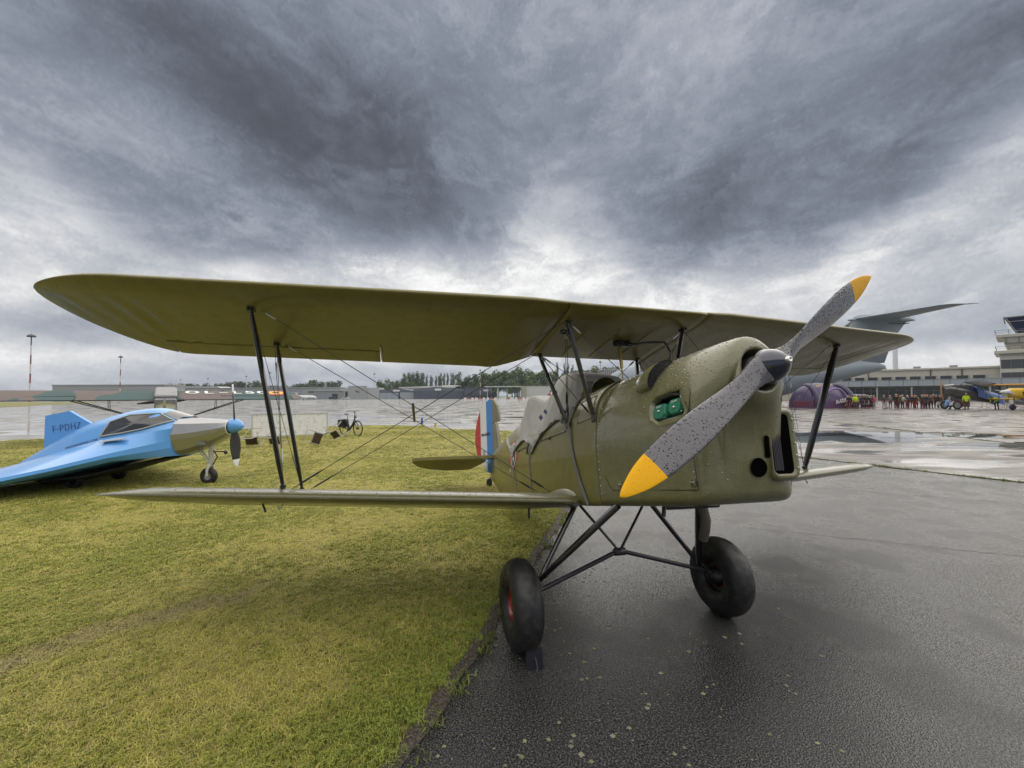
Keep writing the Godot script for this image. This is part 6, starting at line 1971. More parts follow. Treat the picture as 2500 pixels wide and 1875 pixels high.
	part("gear", G.new().tube(Vector3(0.2, 0.0, 1.2), Vector3(0.2, 1.4, 0.9), 0.10).tube(Vector3(0.2, 0.0, -1.2), Vector3(0.2, 1.4, -0.9), 0.10).tube(Vector3(4.3, 0, 0), Vector3(4.3, 1.4, 0), 0.06).done(), dk, sa)
	part("fin", G.new().prism(poly([3.6, 1.6, 4.8, 1.5, 4.9, 2.9, 4.3, 2.9]), 0.08).done(), M(0.1, 0.18, 0.45, 0.35), sa)

# ---------------------------------------------------------------- the right side: transport, tent, crowd, terminal
const ORD := ["first", "second", "third", "fourth", "fifth", "sixth", "seventh", "eighth", "ninth", "tenth", "eleventh", "twelfth", "thirteenth", "fourteenth", "fifteenth", "sixteenth", "seventeenth", "eighteenth", "nineteenth", "twentieth"]

# a figure: capsules [from, to, radius, radius, colour number] joined by a smooth minimum and meshed by surface nets
func figure(caps: Array, cell: float) -> Array:
	var lo := Vector3(9, 9, 9)
	var hi := -lo
	for c in caps:
		var r: float = maxf(c[2], c[3]) + cell * 1.5
		for p in [c[0], c[1]]:
			lo = lo.min(p - Vector3.ONE * r)
			hi = hi.max(p + Vector3.ONE * r)
	var n := Vector3i(((hi - lo) / cell).ceil()) + Vector3i.ONE
	var val := PackedFloat32Array()
	val.resize(n.x * n.y * n.z)
	val.fill(1.0)
	for c in caps:   # only the cells near each bone
		var a: Vector3 = c[0]
		var b: Vector3 = c[1]
		var r: float = maxf(c[2], c[3]) + cell * 2.0
		var l0 := Vector3i(((a.min(b) - Vector3.ONE * r - lo) / cell).floor()).clamp(Vector3i.ZERO, n - Vector3i.ONE)
		var l1 := Vector3i(((a.max(b) + Vector3.ONE * r - lo) / cell).ceil()).clamp(Vector3i.ZERO, n - Vector3i.ONE)
		var ab := b - a
		var l2 := maxf(ab.length_squared(), 1e-6)
		for z in range(l0.z, l1.z + 1):
			for y in range(l0.y, l1.y + 1):
				for x in range(l0.x, l1.x + 1):
					var p := lo + Vector3(x, y, z) * cell
					var t := clampf((p - a).dot(ab) / l2, 0.0, 1.0)
					var d: float = p.distance_to(a + ab * t) - lerpf(c[2], c[3], t)
					var i := (z * n.y + y) * n.x + x
					var v := val[i]
					var k := 0.035
					var h := maxf(k - absf(v - d), 0.0) / k
					val[i] = minf(v, d) - h * h * k * 0.25
	var ids := {}
	var verts := PackedVector3Array()
	var kinds := PackedInt32Array()
	var tris := PackedInt32Array()
	var corner := [Vector3i(0, 0, 0), Vector3i(1, 0, 0), Vector3i(0, 1, 0), Vector3i(1, 1, 0), Vector3i(0, 0, 1), Vector3i(1, 0, 1), Vector3i(0, 1, 1), Vector3i(1, 1, 1)]
	for z in n.z - 1:
		for y in n.y - 1:
			for x in n.x - 1:
				var s := Vector3.ZERO
				var cnt := 0
				var vv := []
				for q in corner: vv.append(val[((z + q.z) * n.y + y + q.y) * n.x + x + q.x])
				for e in [[0, 1], [2, 3], [4, 5], [6, 7], [0, 2], [1, 3], [4, 6], [5, 7], [0, 4], [1, 5], [2, 6], [3, 7]]:
					var u: float = vv[e[0]]
					var w: float = vv[e[1]]
					if (u < 0.0) != (w < 0.0):
						s += Vector3(corner[e[0]]).lerp(Vector3(corner[e[1]]), u / (u - w))
						cnt += 1
				if cnt:
					var p := lo + (Vector3(x, y, z) + s / cnt) * cell
					ids[(z * n.y + y) * n.x + x] = verts.size()
					verts.append(p)
					var best := 9.0
					var kd := 0
					for c in caps:
						var ab: Vector3 = c[1] - c[0]
						var t := clampf((p - c[0]).dot(ab) / maxf(ab.length_squared(), 1e-6), 0.0, 1.0)
						var d: float = p.distance_to(c[0] + ab * t) - lerpf(c[2], c[3], t)
						if d < best:
							best = d
							kd = c[4]
					kinds.append(kd)
	var st := [1, n.x, n.x * n.y]
	for key in ids:
		var x: int = key % n.x
		var y: int = (key / n.x) % n.y
		var z: int = key / (n.x * n.y)
		var at := [x, y, z]
		for ax in 3:
			var u: int = (ax + 1) % 3
			var v: int = (ax + 2) % 3
			if at[u] == 0 or at[v] == 0: continue
			var a := val[key] < 0.0
			if a == (val[key + st[ax]] < 0.0): continue
			var q := [ids.get(key, -1), ids.get(key - st[u], -1), ids.get(key - st[u] - st[v], -1), ids.get(key - st[v], -1)]
			if q.min() < 0: continue
			if a: q.reverse()
			tris.append_array(PackedInt32Array([q[0], q[1], q[2], q[0], q[2], q[3]]))
	return [verts, kinds, tris]
func dressed(f: Array, pal: Array) -> ArrayMesh:
	var s := SurfaceTool.new()
	s.begin(Mesh.PRIMITIVE_TRIANGLES)
	s.set_smooth_group(0)
	for i in f[2]:
		s.set_color(pal[f[1][i]])
		s.add_vertex(f[0][i])
	s.generate_normals()
	s.index()
	return s.commit()
# colours: 0 skin, 1 hair or cap, 2 top, 3 trousers, 4 shoes, 5 second colour of the top
func pose(kind: String) -> Array:
	var V := func(x: float, y: float, z: float) -> Vector3: return Vector3(x, y, z)
	var c := []
	if kind == "bend":
		c = [[V.call(0, 0.92, -0.05), V.call(0, 1.15, 0.28), 0.16, 0.17, 2], [V.call(0, 1.15, 0.28), V.call(0, 1.13, 0.42), 0.15, 0.09, 2], [V.call(0, 1.13, 0.46), V.call(0, 1.14, 0.55), 0.06, 0.09, 0], [V.call(0, 1.16, 0.55), V.call(0, 1.20, 0.54), 0.095, 0.09, 1]]
		for s in [-1.0, 1.0]:
			c.append_array([[V.call(0.19 * s, 1.12, 0.36), V.call(0.22 * s, 0.88, 0.42), 0.06, 0.05, 2], [V.call(0.22 * s, 0.88, 0.42), V.call(0.15 * s, 0.72, 0.60), 0.045, 0.035, 2], [V.call(0.15 * s, 0.72, 0.60), V.call(0.14 * s, 0.70, 0.68), 0.038, 0.03, 0]])
			c.append_array([[V.call(0.09 * s, 0.90, -0.06), V.call(0.11 * s, 0.50, 0.02), 0.09, 0.065, 3], [V.call(0.11 * s, 0.50, 0.02), V.call(0.12 * s, 0.09, -0.06), 0.06, 0.045, 3], [V.call(0.12 * s, 0.05, -0.08), V.call(0.13 * s, 0.035, 0.10), 0.045, 0.035, 4]])
		return c
	if kind == "kneel":
		c = [[V.call(0, 0.42, -0.05), V.call(0, 0.90, 0.05), 0.16, 0.18, 2], [V.call(0, 0.92, 0.05), V.call(0, 1.02, 0.07), 0.10, 0.06, 0], [V.call(0, 1.10, 0.10), V.call(0, 1.13, 0.11), 0.09, 0.095, 0], [V.call(0, 1.17, 0.07), V.call(0, 1.18, 0.06), 0.095, 0.09, 1]]
		for s in [-1.0, 1.0]:
			c.append_array([[V.call(0.21 * s, 0.88, 0.05), V.call(0.25 * s, 0.64, 0.15), 0.06, 0.05, 2], [V.call(0.25 * s, 0.64, 0.15), V.call(0.14 * s, 0.62, 0.38), 0.045, 0.035, 0]])
			c.append_array([[V.call(0.10 * s, 0.40, -0.02), V.call(0.15 * s, 0.42, 0.36), 0.095, 0.07, 3], [V.call(0.15 * s, 0.42, 0.36), V.call(0.14 * s, 0.08, 0.20), 0.06, 0.045, 3], [V.call(0.14 * s, 0.05, 0.18), V.call(0.14 * s, 0.035, 0.34), 0.045, 0.035, 4]])
		return c
	c = [[V.call(0, 0.95, 0), V.call(0, 1.12, 0), 0.145, 0.15, 2], [V.call(-0.05, 1.15, 0), V.call(-0.10, 1.36, -0.01), 0.14, 0.105, 2], [V.call(0.05, 1.15, 0), V.call(0.10, 1.36, -0.01), 0.14, 0.105, 2], [V.call(0, 1.08, 0.05), V.call(0, 1.30, 0.06), 0.10, 0.10, 5], [V.call(0, 1.42, 0), V.call(0, 1.52, 0.01), 0.06, 0.055, 0], [V.call(0, 1.59, 0.02), V.call(0, 1.65, 0.015), 0.082, 0.092, 0], [V.call(0, 1.60, 0.105), V.call(0, 1.585, 0.115), 0.016, 0.018, 0], [V.call(0, 1.69, -0.015), V.call(0, 1.65, -0.035), 0.088, 0.088, 1]]
	for s in [-1.0, 1.0]:
		var sh: Vector3 = V.call(0.20 * s, 1.39, -0.01)
		if kind == "lean":
			c.append_array([[sh, V.call(0.26 * s, 1.14, 0.10), 0.062, 0.05, 2], [V.call(0.26 * s, 1.14, 0.10), V.call(0.20 * s, 1.06, 0.33), 0.046, 0.036, 2], [V.call(0.20 * s, 1.06, 0.34), V.call(0.18 * s, 1.05, 0.42), 0.036, 0.028, 0]])
		elif kind == "photo":
			c.append_array([[sh, V.call(0.27 * s, 1.20, 0.14), 0.062, 0.05, 2], [V.call(0.27 * s, 1.20, 0.14), V.call(0.08 * s, 1.48, 0.26), 0.046, 0.036, 2], [V.call(0.07 * s, 1.50, 0.27), V.call(0.05 * s, 1.56, 0.28), 0.034, 0.028, 0]])
		else:
			c.append_array([[sh, V.call(0.26 * s, 1.12, -0.02), 0.062, 0.05, 2], [V.call(0.26 * s, 1.12, -0.02), V.call(0.25 * s, 0.88, 0.06), 0.046, 0.036, 2], [V.call(0.25 * s, 0.86, 0.07), V.call(0.245 * s, 0.76, 0.09), 0.038, 0.026, 0]])
		var st := 0.05 if kind == "stride" else 0.0
		c.append_array([[V.call(0.09 * s, 0.93, 0), V.call(0.11 * s, 0.50, 0.02 + st * s), 0.098, 0.068, 3], [V.call(0.11 * s, 0.50, 0.02 + st * s), V.call(0.12 * s, 0.09, -0.02 + 2.0 * st * s), 0.062, 0.046, 3], [V.call(0.12 * s, 0.05, -0.04 + 2.0 * st * s), V.call(0.13 * s, 0.035, 0.13 + 2.0 * st * s), 0.045, 0.036, 4]])
	return c
var poses := {}
var people_mat: StandardMaterial3D
func person(label: String, at: Vector3, yaw: float, kind: String, pal: Array, scale := 1.0, group := "spectators behind the red barriers") -> void:
	if not poses.has(kind): poses[kind] = figure(pose(kind), 0.034)
	var o := thing("person", label, "person", at, yaw, group)
	var b := part("body", dressed(poses[kind], pal), people_mat, o)
	b.scale = Vector3.ONE * scale

func right_background() -> void:
	people_mat = vcol(0.8)
	# grey military transport, facing left: x forwards, y up, z to starboard
	var tg := M(0.24, 0.285, 0.32, 0.5)
	var tr := thing("transport_aircraft", "huge grey military transport aircraft with high T-shaped tail behind the biplane wing", "aircraft", Vector3(60.5, 0, -66.5), 176.0)
	var fr := []
	for e in [[0.2, 6.0, 6.6, 0.22], [1.4, 5.6, 7.0, 0.6], [4, 4.9, 7.35, 1.25], [8, 3.9, 7.5, 1.85], [12, 2.8, 7.6, 2.35], [16, 1.7, 7.6, 2.7], [19, 1.15, 7.6, 2.8], [32, 1.0, 7.6, 2.8], [38, 1.15, 7.3, 2.7], [42, 1.6, 6.4, 2.1], [44.5, 2.2, 5.0, 1.2], [45.3, 2.9, 4.0, 0.4]]:
		var r := PackedVector3Array()
		for k in 28: r.append(Vector3(e[0], (e[1] + e[2]) / 2 + sin(TAU * k / 28) * (e[2] - e[1]) / 2, cos(TAU * k / 28) * e[3]))
		fr.append(r)
	part("fuselage", G.new().loft(fr, true, true, true).done(), tg, tr)
	var fs := []
	for e in [[6.9, 9.3, 0.2, 0.55], [10.6, 6.6, -1.2, 0.5], [13.4, 5.2, -3.2, 0.42], [14.3, 4.9, -3.9, 0.40], [14.75, 4.0, -3.6, 0.25]]:
		var r := PackedVector3Array()
		for k in 20:
			var a := TAU * k / 20
			var u := 0.5 + 0.5 * cos(a)
			r.append(Vector3(lerpf(e[2], e[1], u), e[0], sin(a) * e[3] * (0.35 + 0.65 * sqrt(maxf(0.0, 1.0 - absf(u - 0.7) * 1.4)))))
		fs.append(r)
	part("fin", G.new().loft(fs, true, true, true).done(), tg, tr)
	part("fin_fairing", G.new().path([Vector3(5.6, 13.95, 0), Vector3(3.5, 14.05, 0), Vector3(0, 14.1, 0), Vector3(-3.2, 13.95, 0), Vector3(-4.6, 13.8, 0)], [0.12, 0.5, 0.62, 0.5, 0.1], 14).done(), tg, tr)
	part("rudder_line", bx(Vector3(-1.9, 13.25, 0), Vector3(3.0, 0.10, 0.95)), M(0.05, 0.06, 0.065, 0.5), tr)
	for s in [1.0, -1.0]:
		var ts := []
		for e in [[0.0, 4.8, -2.2, 0.40], [5.0, 2.1, -2.6, 0.28], [9.2, 0.0, -3.1, 0.16], [9.8, -0.9, -3.3, 0.06]]:
			var r := PackedVector3Array()
			for k in 14:
				var a := TAU * k / 14
				var u := 0.5 + 0.5 * cos(a)
				r.append(Vector3(lerpf(e[2], e[1], u), 14.15 + e[0] * 0.015 + sin(a) * e[3], e[0] * s))
			ts.append(r)
		part("tailplane", G.new().loft(ts, true, false, true).done(), tg, tr)
		part("elevator_horn", G.new().prism(poly([-3.0, -0.7, -4.5, -0.1, -3.2, 0.0]), 0.06, Transform3D(Basis(Vector3(1, 0, 0), Vector3(0, 0, s), Vector3(0, -1, 0)), Vector3(0, 14.32, 10.0 * s))).done(), tg, tr)
		var ws := []
		for e in [[0.0, 28.5, 22.5, 0.55, 7.9], [8.0, 27.5, 22.8, 0.45, 7.4], [20.8, 25.0, 22.8, 0.15, 6.5]]:
			var r := PackedVector3Array()
			for k in 14:
				var a := TAU * k / 14
				r.append(Vector3(lerpf(e[2], e[1], 0.5 + 0.5 * cos(a)), e[4] + sin(a) * e[3], e[0] * s))
			ws.append(r)
		part("wing", G.new().loft(ws, true, false, true).done(), tg, tr)
		for z in [5.6, 11.2]:
			part("engine", G.new().lathe([[0.5, -3.5], [0.85, 0.0], [0.8, 2.0], [0.3, 3.0], [0.05, 3.4]], Transform3D(Basis(Vector3.UP, PI / 2), Vector3(27.5, 7.0, z * s)), 18, true).done(), tg, tr)
		part("wheel", G.new().lathe([[0.2, -0.4], [0.6, -0.4], [0.6, 0.4], [0.2, 0.4]], Transform3D(Basis.IDENTITY, Vector3(24, 0.6, 2.4 * s)), 18, true, true).done(), rubber, tr)
	part("nose_wheel", G.new().lathe([[0.1, -0.4], [0.45, -0.4], [0.45, 0.4], [0.1, 0.4]], Transform3D(Basis.IDENTITY, Vector3(40, 0.45, 0)), 16, true, true).done(), rubber, tr)
	# terminal: x runs along its front to the right and nearer
	var yaw := -41.5
	var buff := M(0.43, 0.41, 0.345, 0.7)
	var glass := M(0.025, 0.03, 0.036, 0.12)
	var fasc := M(0.30, 0.34, 0.37, 0.45)
	var te := thing("terminal_building", "long two storey buff terminal building with a pale blue grey canopy behind the crowd", "building", Vector3(103.8, 0, -132), yaw)
	part("wall", bx(Vector3(12, 4.6, -6), Vector3(62, 9.2, 12)), buff, te)
	for e in [[-19, 11, 9.55], [11.2, 35, 9.3], [35.2, 60, 9.7]]: part("parapet", bx(Vector3((e[0] + e[1]) / 2, e[2] - 0.2, -5.8), Vector3(e[1] - e[0], 0.5, 12.4), 0.05), M(0.46, 0.44, 0.38, 0.7), te)
	for k in 12:
		var w := part("window", bx(Vector3(-3.4 + k * 3.1, 6.45, 0.04), Vector3(2.2, 1.1, 0.1)), glass, te)
		part("frame", bx(Vector3(-3.4 + k * 3.1 + 1.32, 6.45, 0.06), Vector3(0.35, 1.15, 0.14)), M(0.30, 0.29, 0.25, 0.6), w)
	part("window_sill", bx(Vector3(13, 5.86, 0.15), Vector3(36, 0.14, 0.35)), M(0.35, 0.34, 0.3, 0.6), te)
	for k in 13: part("fascia_panel", bx(Vector3(1.9 + k * 3.06, 5.05, 4.0), Vector3(3.0, 1.75, 0.25), 0.04), fasc, te)
	part("canopy_roof", bx(Vector3(20, 5.95, 2.0), Vector3(39.4, 0.12, 4.4)), M(0.25, 0.27, 0.28, 0.5), te)
	part("canopy_soffit", bx(Vector3(20, 4.12, 2.0), Vector3(39.4, 0.10, 3.9)), M(0.12, 0.125, 0.13, 0.6), te)
	for k in 20:
		var w := part("shopfront", bx(Vector3(2.0 + k * 1.9, 1.95, 0.04), Vector3(1.75, 3.7, 0.1)), M(0.05, 0.056, 0.06, 0.12), te)
		part("mullion", bx(Vector3(2.0 + k * 1.9 + 0.95, 1.95, 0.07), Vector3(0.14, 3.8, 0.16)), M(0.28, 0.28, 0.27, 0.5), w)
		part("transom", bx(Vector3(2.0 + k * 1.9, 2.9, 0.07), Vector3(1.75, 0.10, 0.14)), M(0.28, 0.28, 0.27, 0.5), w)
	for k in 6: part("column", bx(Vector3(2.5 + k * 7.4, 2.05, 3.6), Vector3(0.35, 4.1, 0.35)), M(0.35, 0.35, 0.34, 0.5), te)
	for e in [8.0, 21.5, 27.6]: part("drain_pipe", G.new().tube(Vector3(e, 6.0, 0.15), Vector3(e, 9.2, 0.15), 0.13).done(), M(0.06, 0.06, 0.06, 0.6), te)
	for k in 4: part("roof_vent", bx(Vector3(4 + k * 7.5, 9.8, -5), Vector3(1.6, 0.7, 1.2), 0.1), M(0.25, 0.25, 0.24, 0.6), te)
	# control tower at the right edge of the terminal
	var tw := thing("control_tower", "buff control tower with outward leaning dark glass cab and railed balconies at far right", "control tower", Vector3(103.8, 0, -132) + Basis(Vector3.UP, deg_to_rad(yaw)) * Vector3(35.2, 0, 2.0), -51.0)
	var ring := func(x0: float, x1: float, y: float, zf: float) -> PackedVector3Array: return PackedVector3Array([Vector3(x0, y, zf), Vector3(x1, y, zf), Vector3(x1, y, -14), Vector3(x0, y, -14)])
	var wt := M(0.47, 0.455, 0.39, 0.7)
	part("shaft", G.new().flat().loft([ring.call(-1.0, 16.0, 0.0, 0.0), ring.call(-1.0, 16.0, 12.2, 0.0)], true, true, true).done(), wt, tw)
	for row in [[9.6, 2.3], [6.6, 1.6]]:
		for k in 9:
			var w := part("window", bx(Vector3(0.0 + k * 1.75, row[0], 0.04), Vector3(1.6, row[1], 0.1)), M(0.045, 0.05, 0.055, 0.15), tw)
			part("mullion", bx(Vector3(0.0 + k * 1.75 + 0.87, row[0], 0.07), Vector3(0.10, row[1], 0.14)), M(0.10, 0.10, 0.10, 0.5), w)
	part("lower_balcony", bx(Vector3(7.4, 12.7, -6.8), Vector3(18.6, 0.9, 15.4), 0.12), M(0.44, 0.43, 0.37, 0.7), tw)
	part("flared_storey", G.new().flat().loft([ring.call(0.4, 15.0, 13.1, -0.6), ring.call(-0.5, 16.0, 16.5, 0.3)], true, false, true).done(), M(0.45, 0.435, 0.37, 0.7), tw)
	for k in 7:
		var w := part("panel_frame", bx(Vector3(0.2 + k * 2.1, 15.75, 0.22), Vector3(0.14, 1.4, 0.16)), M(0.12, 0.12, 0.12, 0.5), tw)
	part("panel_rail", bx(Vector3(7.7, 15.0, 0.06), Vector3(15.6, 0.12, 0.2)), M(0.12, 0.12, 0.12, 0.5), tw)
	part("upper_balcony", bx(Vector3(7.5, 16.95, -6.8), Vector3(18.0, 0.85, 15.0), 0.12), M(0.42, 0.41, 0.36, 0.7), tw)
	for yb in [13.15, 17.4]:
		for k in 9: part("railing_post", G.new().tube(Vector3(-1.5 + k * 2.2, yb, 0.6), Vector3(-1.6 + k * 2.2, yb + 1.05, 0.75), 0.05, -1, 6).done(), M(0.10, 0.11, 0.13, 0.5), tw)
		part("railing", G.new().tube(Vector3(-1.7, yb + 1.05, 0.75), Vector3(16.5, yb + 1.05, 0.75), 0.05, -1, 6).tube(Vector3(-1.6, yb + 0.55, 0.68), Vector3(16.5, yb + 0.55, 0.68), 0.035, -1, 6).tube(Vector3(-1.7, yb + 1.05, 0.75), Vector3(-1.7, yb + 1.05, -13), 0.05, -1, 6).done(), M(0.10, 0.11, 0.13, 0.5), tw)
	var cabm := M(0.010, 0.018, 0.060, 0.10).duplicate() as StandardMaterial3D
	cabm.metallic_specular = 0.25
	part("cab_glass", G.new().flat().loft([ring.call(1.9, 13.6, 17.4, -1.2), ring.call(0.0, 15.5, 21.6, 0.5)], true).done(), cabm, tw)
	part("cab_roof", bx(Vector3(7.75, 21.75, -6.75), Vector3(15.9, 0.3, 14.9), 0.08), M(0.3, 0.3, 0.29, 0.6), tw)
	for k in 5:
		var t := 0.02 + k * 0.24
		part("cab_mullion", G.new().tube(Vector3(lerpf(1.9, 13.6, t), 17.4, -1.17), Vector3(lerpf(0.0, 15.5, t), 21.6, 0.53), 0.07, -1, 6).done(), M(0.5, 0.5, 0.5, 0.5), tw)
	for t in [0.18, 0.76]: part("cab_transom", G.new().tube(Vector3(lerpf(1.9, 0.0, t), lerpf(17.4, 21.6, t), lerpf(-1.17, 0.53, t)), Vector3(lerpf(13.6, 15.5, t), lerpf(17.4, 21.6, t), lerpf(-1.17, 0.53, t)), 0.06, -1, 6).done(), M(0.5, 0.5, 0.5, 0.5), tw)
	part("antenna", G.new().tube(Vector3(4.2, 21.8, -2), Vector3(4.2, 25.0, -2), 0.06).tube(Vector3(5.4, 22.0, -2), Vector3(5.4, 24.0, -2), 0.07).tube(Vector3(3.2, 22.9, -2), Vector3(5.5, 22.9, -2), 0.05).done(), M(0.2, 0.2, 0.21, 0.5), tw)
	var sg := part("letter_sign", bx(Vector3(4.4, 8.15, 0.35), Vector3(1.75, 1.25, 0.35), 0.08), M(0.62, 0.46, 0.02, 0.45), tw)
	var tx := part("lettering", text("C", 0.72, true, 0.03), M(0.02, 0.02, 0.02, 0.5), sg)
	tx.position = Vector3(4.25, 8.15, 0.55)
	# white mast behind the tail
	var wm := thing("white_mast", "plain white mast rising behind the grey tail fin above the terminal roof", "mast", Vector3(126, 0, -135))
	part("pole", G.new().tube(Vector3.ZERO, Vector3(0, 21.5, 0), 0.72, 0.62, 14).done(), M(0.55, 0.57, 0.6, 0.4), wm)
	part("cap", G.new().tube(Vector3(0, 21.5, 0), Vector3(0, 22.6, 0), 0.35, 0.3, 10).done(), M(0.4, 0.42, 0.45, 0.4), wm)
	for i in 9:
		var x: float = [128, 133, 139, 158, 164, 170, 176, 186, 192][i]
		tree("dark", ORD[i] + " tree from the left whose top shows over the terminal roof", "trees behind the terminal", Vector3(x, 0, -172 + rng.randf_range(-5, 5)), [13.6, 13.0, 12.0, 12.4, 12.2, 12.8, 12.4, 13.0, 12.6][i], [9, 8, 8, 9, 8, 9, 8, 9, 9][i])
	# inflatable tent
	var purple := M(0.062, 0.040, 0.115, 0.4)
	var dpur := M(0.035, 0.025, 0.075, 0.4)
	var tn := thing("inflatable_tent", "dark purple inflatable dome tent with white and yellow lettering beside the crowd", "tent", Vector3(42.0, 0, -56.5), 0.0)
	var dome := []
	for i in 15:
		var u := i / 14.0
		var a := PI * u
		var r := PackedVector3Array()
		for k in 15:
			var b := PI * k / 14
			var rad := pow(sin(a), 0.75)
			r.append(Vector3(-cos(a) * 3.5, sin(b) * 3.45 * rad, cos(b) * 2.7 * rad))
		dome.append(r)
	part("dome", G.new().loft(dome, false).done(), purple, tn)
	for s in [-1.0, 1.0]:
		var ab := []
		for k in 15: ab.append(Vector3(0.4 + s * 1.9 + s * 0.5 * cos(PI * k / 14), 3.05 * sin(PI * k / 14), 2.6 * cos(PI * k / 14)))
		part("air_beam", G.new().path(ab, 0.33, 10).done(), dpur, tn)
	var mb := []
	for k in 17: mb.append(Vector3(-1.5 + 1.75 * (1.0 - cos(PI * k / 16)), 2.6 * sin(PI * k / 16), 2.55 + 0.25 * sin(PI * k / 16)))
	part("front_arch", G.new().path(mb, 0.14, 8).done(), M(0.22, 0.16, 0.30, 0.4), tn)
	part("entrance_panel", G.new().prism(poly([-3.1, 0.3, -1.5, 0.3, -1.5, 2.3, -2.4, 2.2, -3.0, 1.6]), 0.06, Transform3D(Basis(Vector3.UP, -0.3), Vector3(-0.3, 0, 1.6))).done(), M(0.30, 0.34, 0.40, 0.25), tn)
	part("round_emblem", G.new().lathe([[0.001, 0.02], [0.36, 0.02], [0.40, 0.0]], Transform3D(Basis(Vector3.UP, -0.3), Vector3(-1.9, 1.35, 2.28)), 24).done(), M(0.6, 0.6, 0.58, 0.4), tn)
	part("emblem_centre", G.new().lathe([[0.001, 0.02], [0.24, 0.02], [0.25, 0.0]], Transform3D(Basis(Vector3.UP, -0.3), Vector3(-1.895, 1.30, 2.32)), 20).done(), M(0.45, 0.06, 0.04, 0.4), tn)
	tx = part("lettering", text("A400M", 0.50, true, 0.03), M(0.72, 0.72, 0.74, 0.4), tn)
	tx.transform = Transform3D(Basis(Vector3.BACK, 0.22), Vector3(1.15, 1.05, 2.98))
	tx = part("lettering", text("ATLAS", 0.26, true, 0.03), M(0.62, 0.40, 0.03, 0.4), tn)
	tx.transform = Transform3D(Basis(Vector3.BACK, 0.18), Vector3(1.7, 0.52, 3.0))
	tx = part("lettering", text("20th", 0.24, true, 0.03), M(0.60, 0.45, 0.12, 0.4), tn)
	tx.transform = Transform3D(Basis(Vector3.BACK, 0.2) * Basis(Vector3.RIGHT, -0.55), Vector3(-1.2, 3.00, 1.75))
	tx = part("lettering", text("15th", 0.22, true, 0.03), M(0.60, 0.45, 0.12, 0.4), tn)
	tx.transform = Transform3D(Basis(Vector3.BACK, -0.1) * Basis(Vector3.RIGHT, -0.55), Vector3(0.45, 3.12, 1.6))
	# crowd barriers
	var red := M(0.22, 0.02, 0.035, 0.4)
	var fence: Node3D = null
	var bx0 := [34.2, 36.5, 38.8, 41.1, 43.4, 45.7, 48.0, 50.3, 52.6, 54.9, 57.2, 59.5, 61.8]
	for k in bx0.size():
		var lab: String = ORD[k] + " dark red crowd barrier from the left in the line before the spectators"
		var at := Vector3(bx0[k], 0, -51.6 + 0.15 * (k % 2) + maxf(0.0, k - 8) * 0.25)
		if fence == null:
			fence = thing("crowd_barrier", lab, "barrier", at, 0.0, "red crowd barriers")
			part("frame", G.new().path([Vector3(-1.1, 0.12, 0), Vector3(-1.1, 1.02, 0), Vector3(-1.02, 1.1, 0), Vector3(1.02, 1.1, 0), Vector3(1.1, 1.02, 0), Vector3(1.1, 0.12, 0)], 0.019, 6).tube(Vector3(-1.1, 0.22, 0), Vector3(1.1, 0.22, 0), 0.014, -1, 6).done(), red, fence)
			for j in 13: part("bar", G.new().tube(Vector3(-0.96 + j * 0.16, 0.22, 0), Vector3(-0.96 + j * 0.16, 1.1, 0), 0.006, -1, 5).done(), red, fence)
			for s in [-0.9, 0.9]: part("foot", G.new().path([Vector3(s, 0.02, -0.32), Vector3(s, 0.16, 0), Vector3(s, 0.02, 0.32)], 0.022, 6).done(), red, fence)
		else:
			dup(fence, lab, at)
	for e in [[55.7, "red banner sheet hung on the crowd barrier left of the vintage monoplane", 1.9, 0.85, M(0.20, 0.03, 0.03, 0.5)], [53.3, "white notice fixed to the crowd barrier before the spectators", 0.55, 0.4, M(0.6, 0.6, 0.6, 0.5)], [36.2, "dark red banner hung on the barrier left of the tent", 1.8, 0.5, M(0.13, 0.012, 0.02, 0.5)]]:
		tag(part("banner", bx(Vector3(e[0], 0.66, -51.45 if e[0] < 54 else -51.0), Vector3(e[2], e[3], 0.03)), e[4]), e[1], "banner")
	# people
	var sk := Color(0.42, 0.25, 0.17)
	var navy := Color(0.02, 0.025, 0.05)
	var blk := Color(0.012, 0.012, 0.014)
	var grey := Color(0.16, 0.17, 0.18)
	var viz := Color(0.55, 0.75, 0.015)
	var jean := Color(0.04, 0.055, 0.10)
	var wine := Color(0.055, 0.02, 0.04)
	var hairs := [Color(0.05, 0.03, 0.02), Color(0.25, 0.20, 0.12), Color(0.02, 0.015, 0.012), Color(0.3, 0.3, 0.3), Color(0.35, 0.02, 0.02), Color(0.5, 0.5, 0.48)]
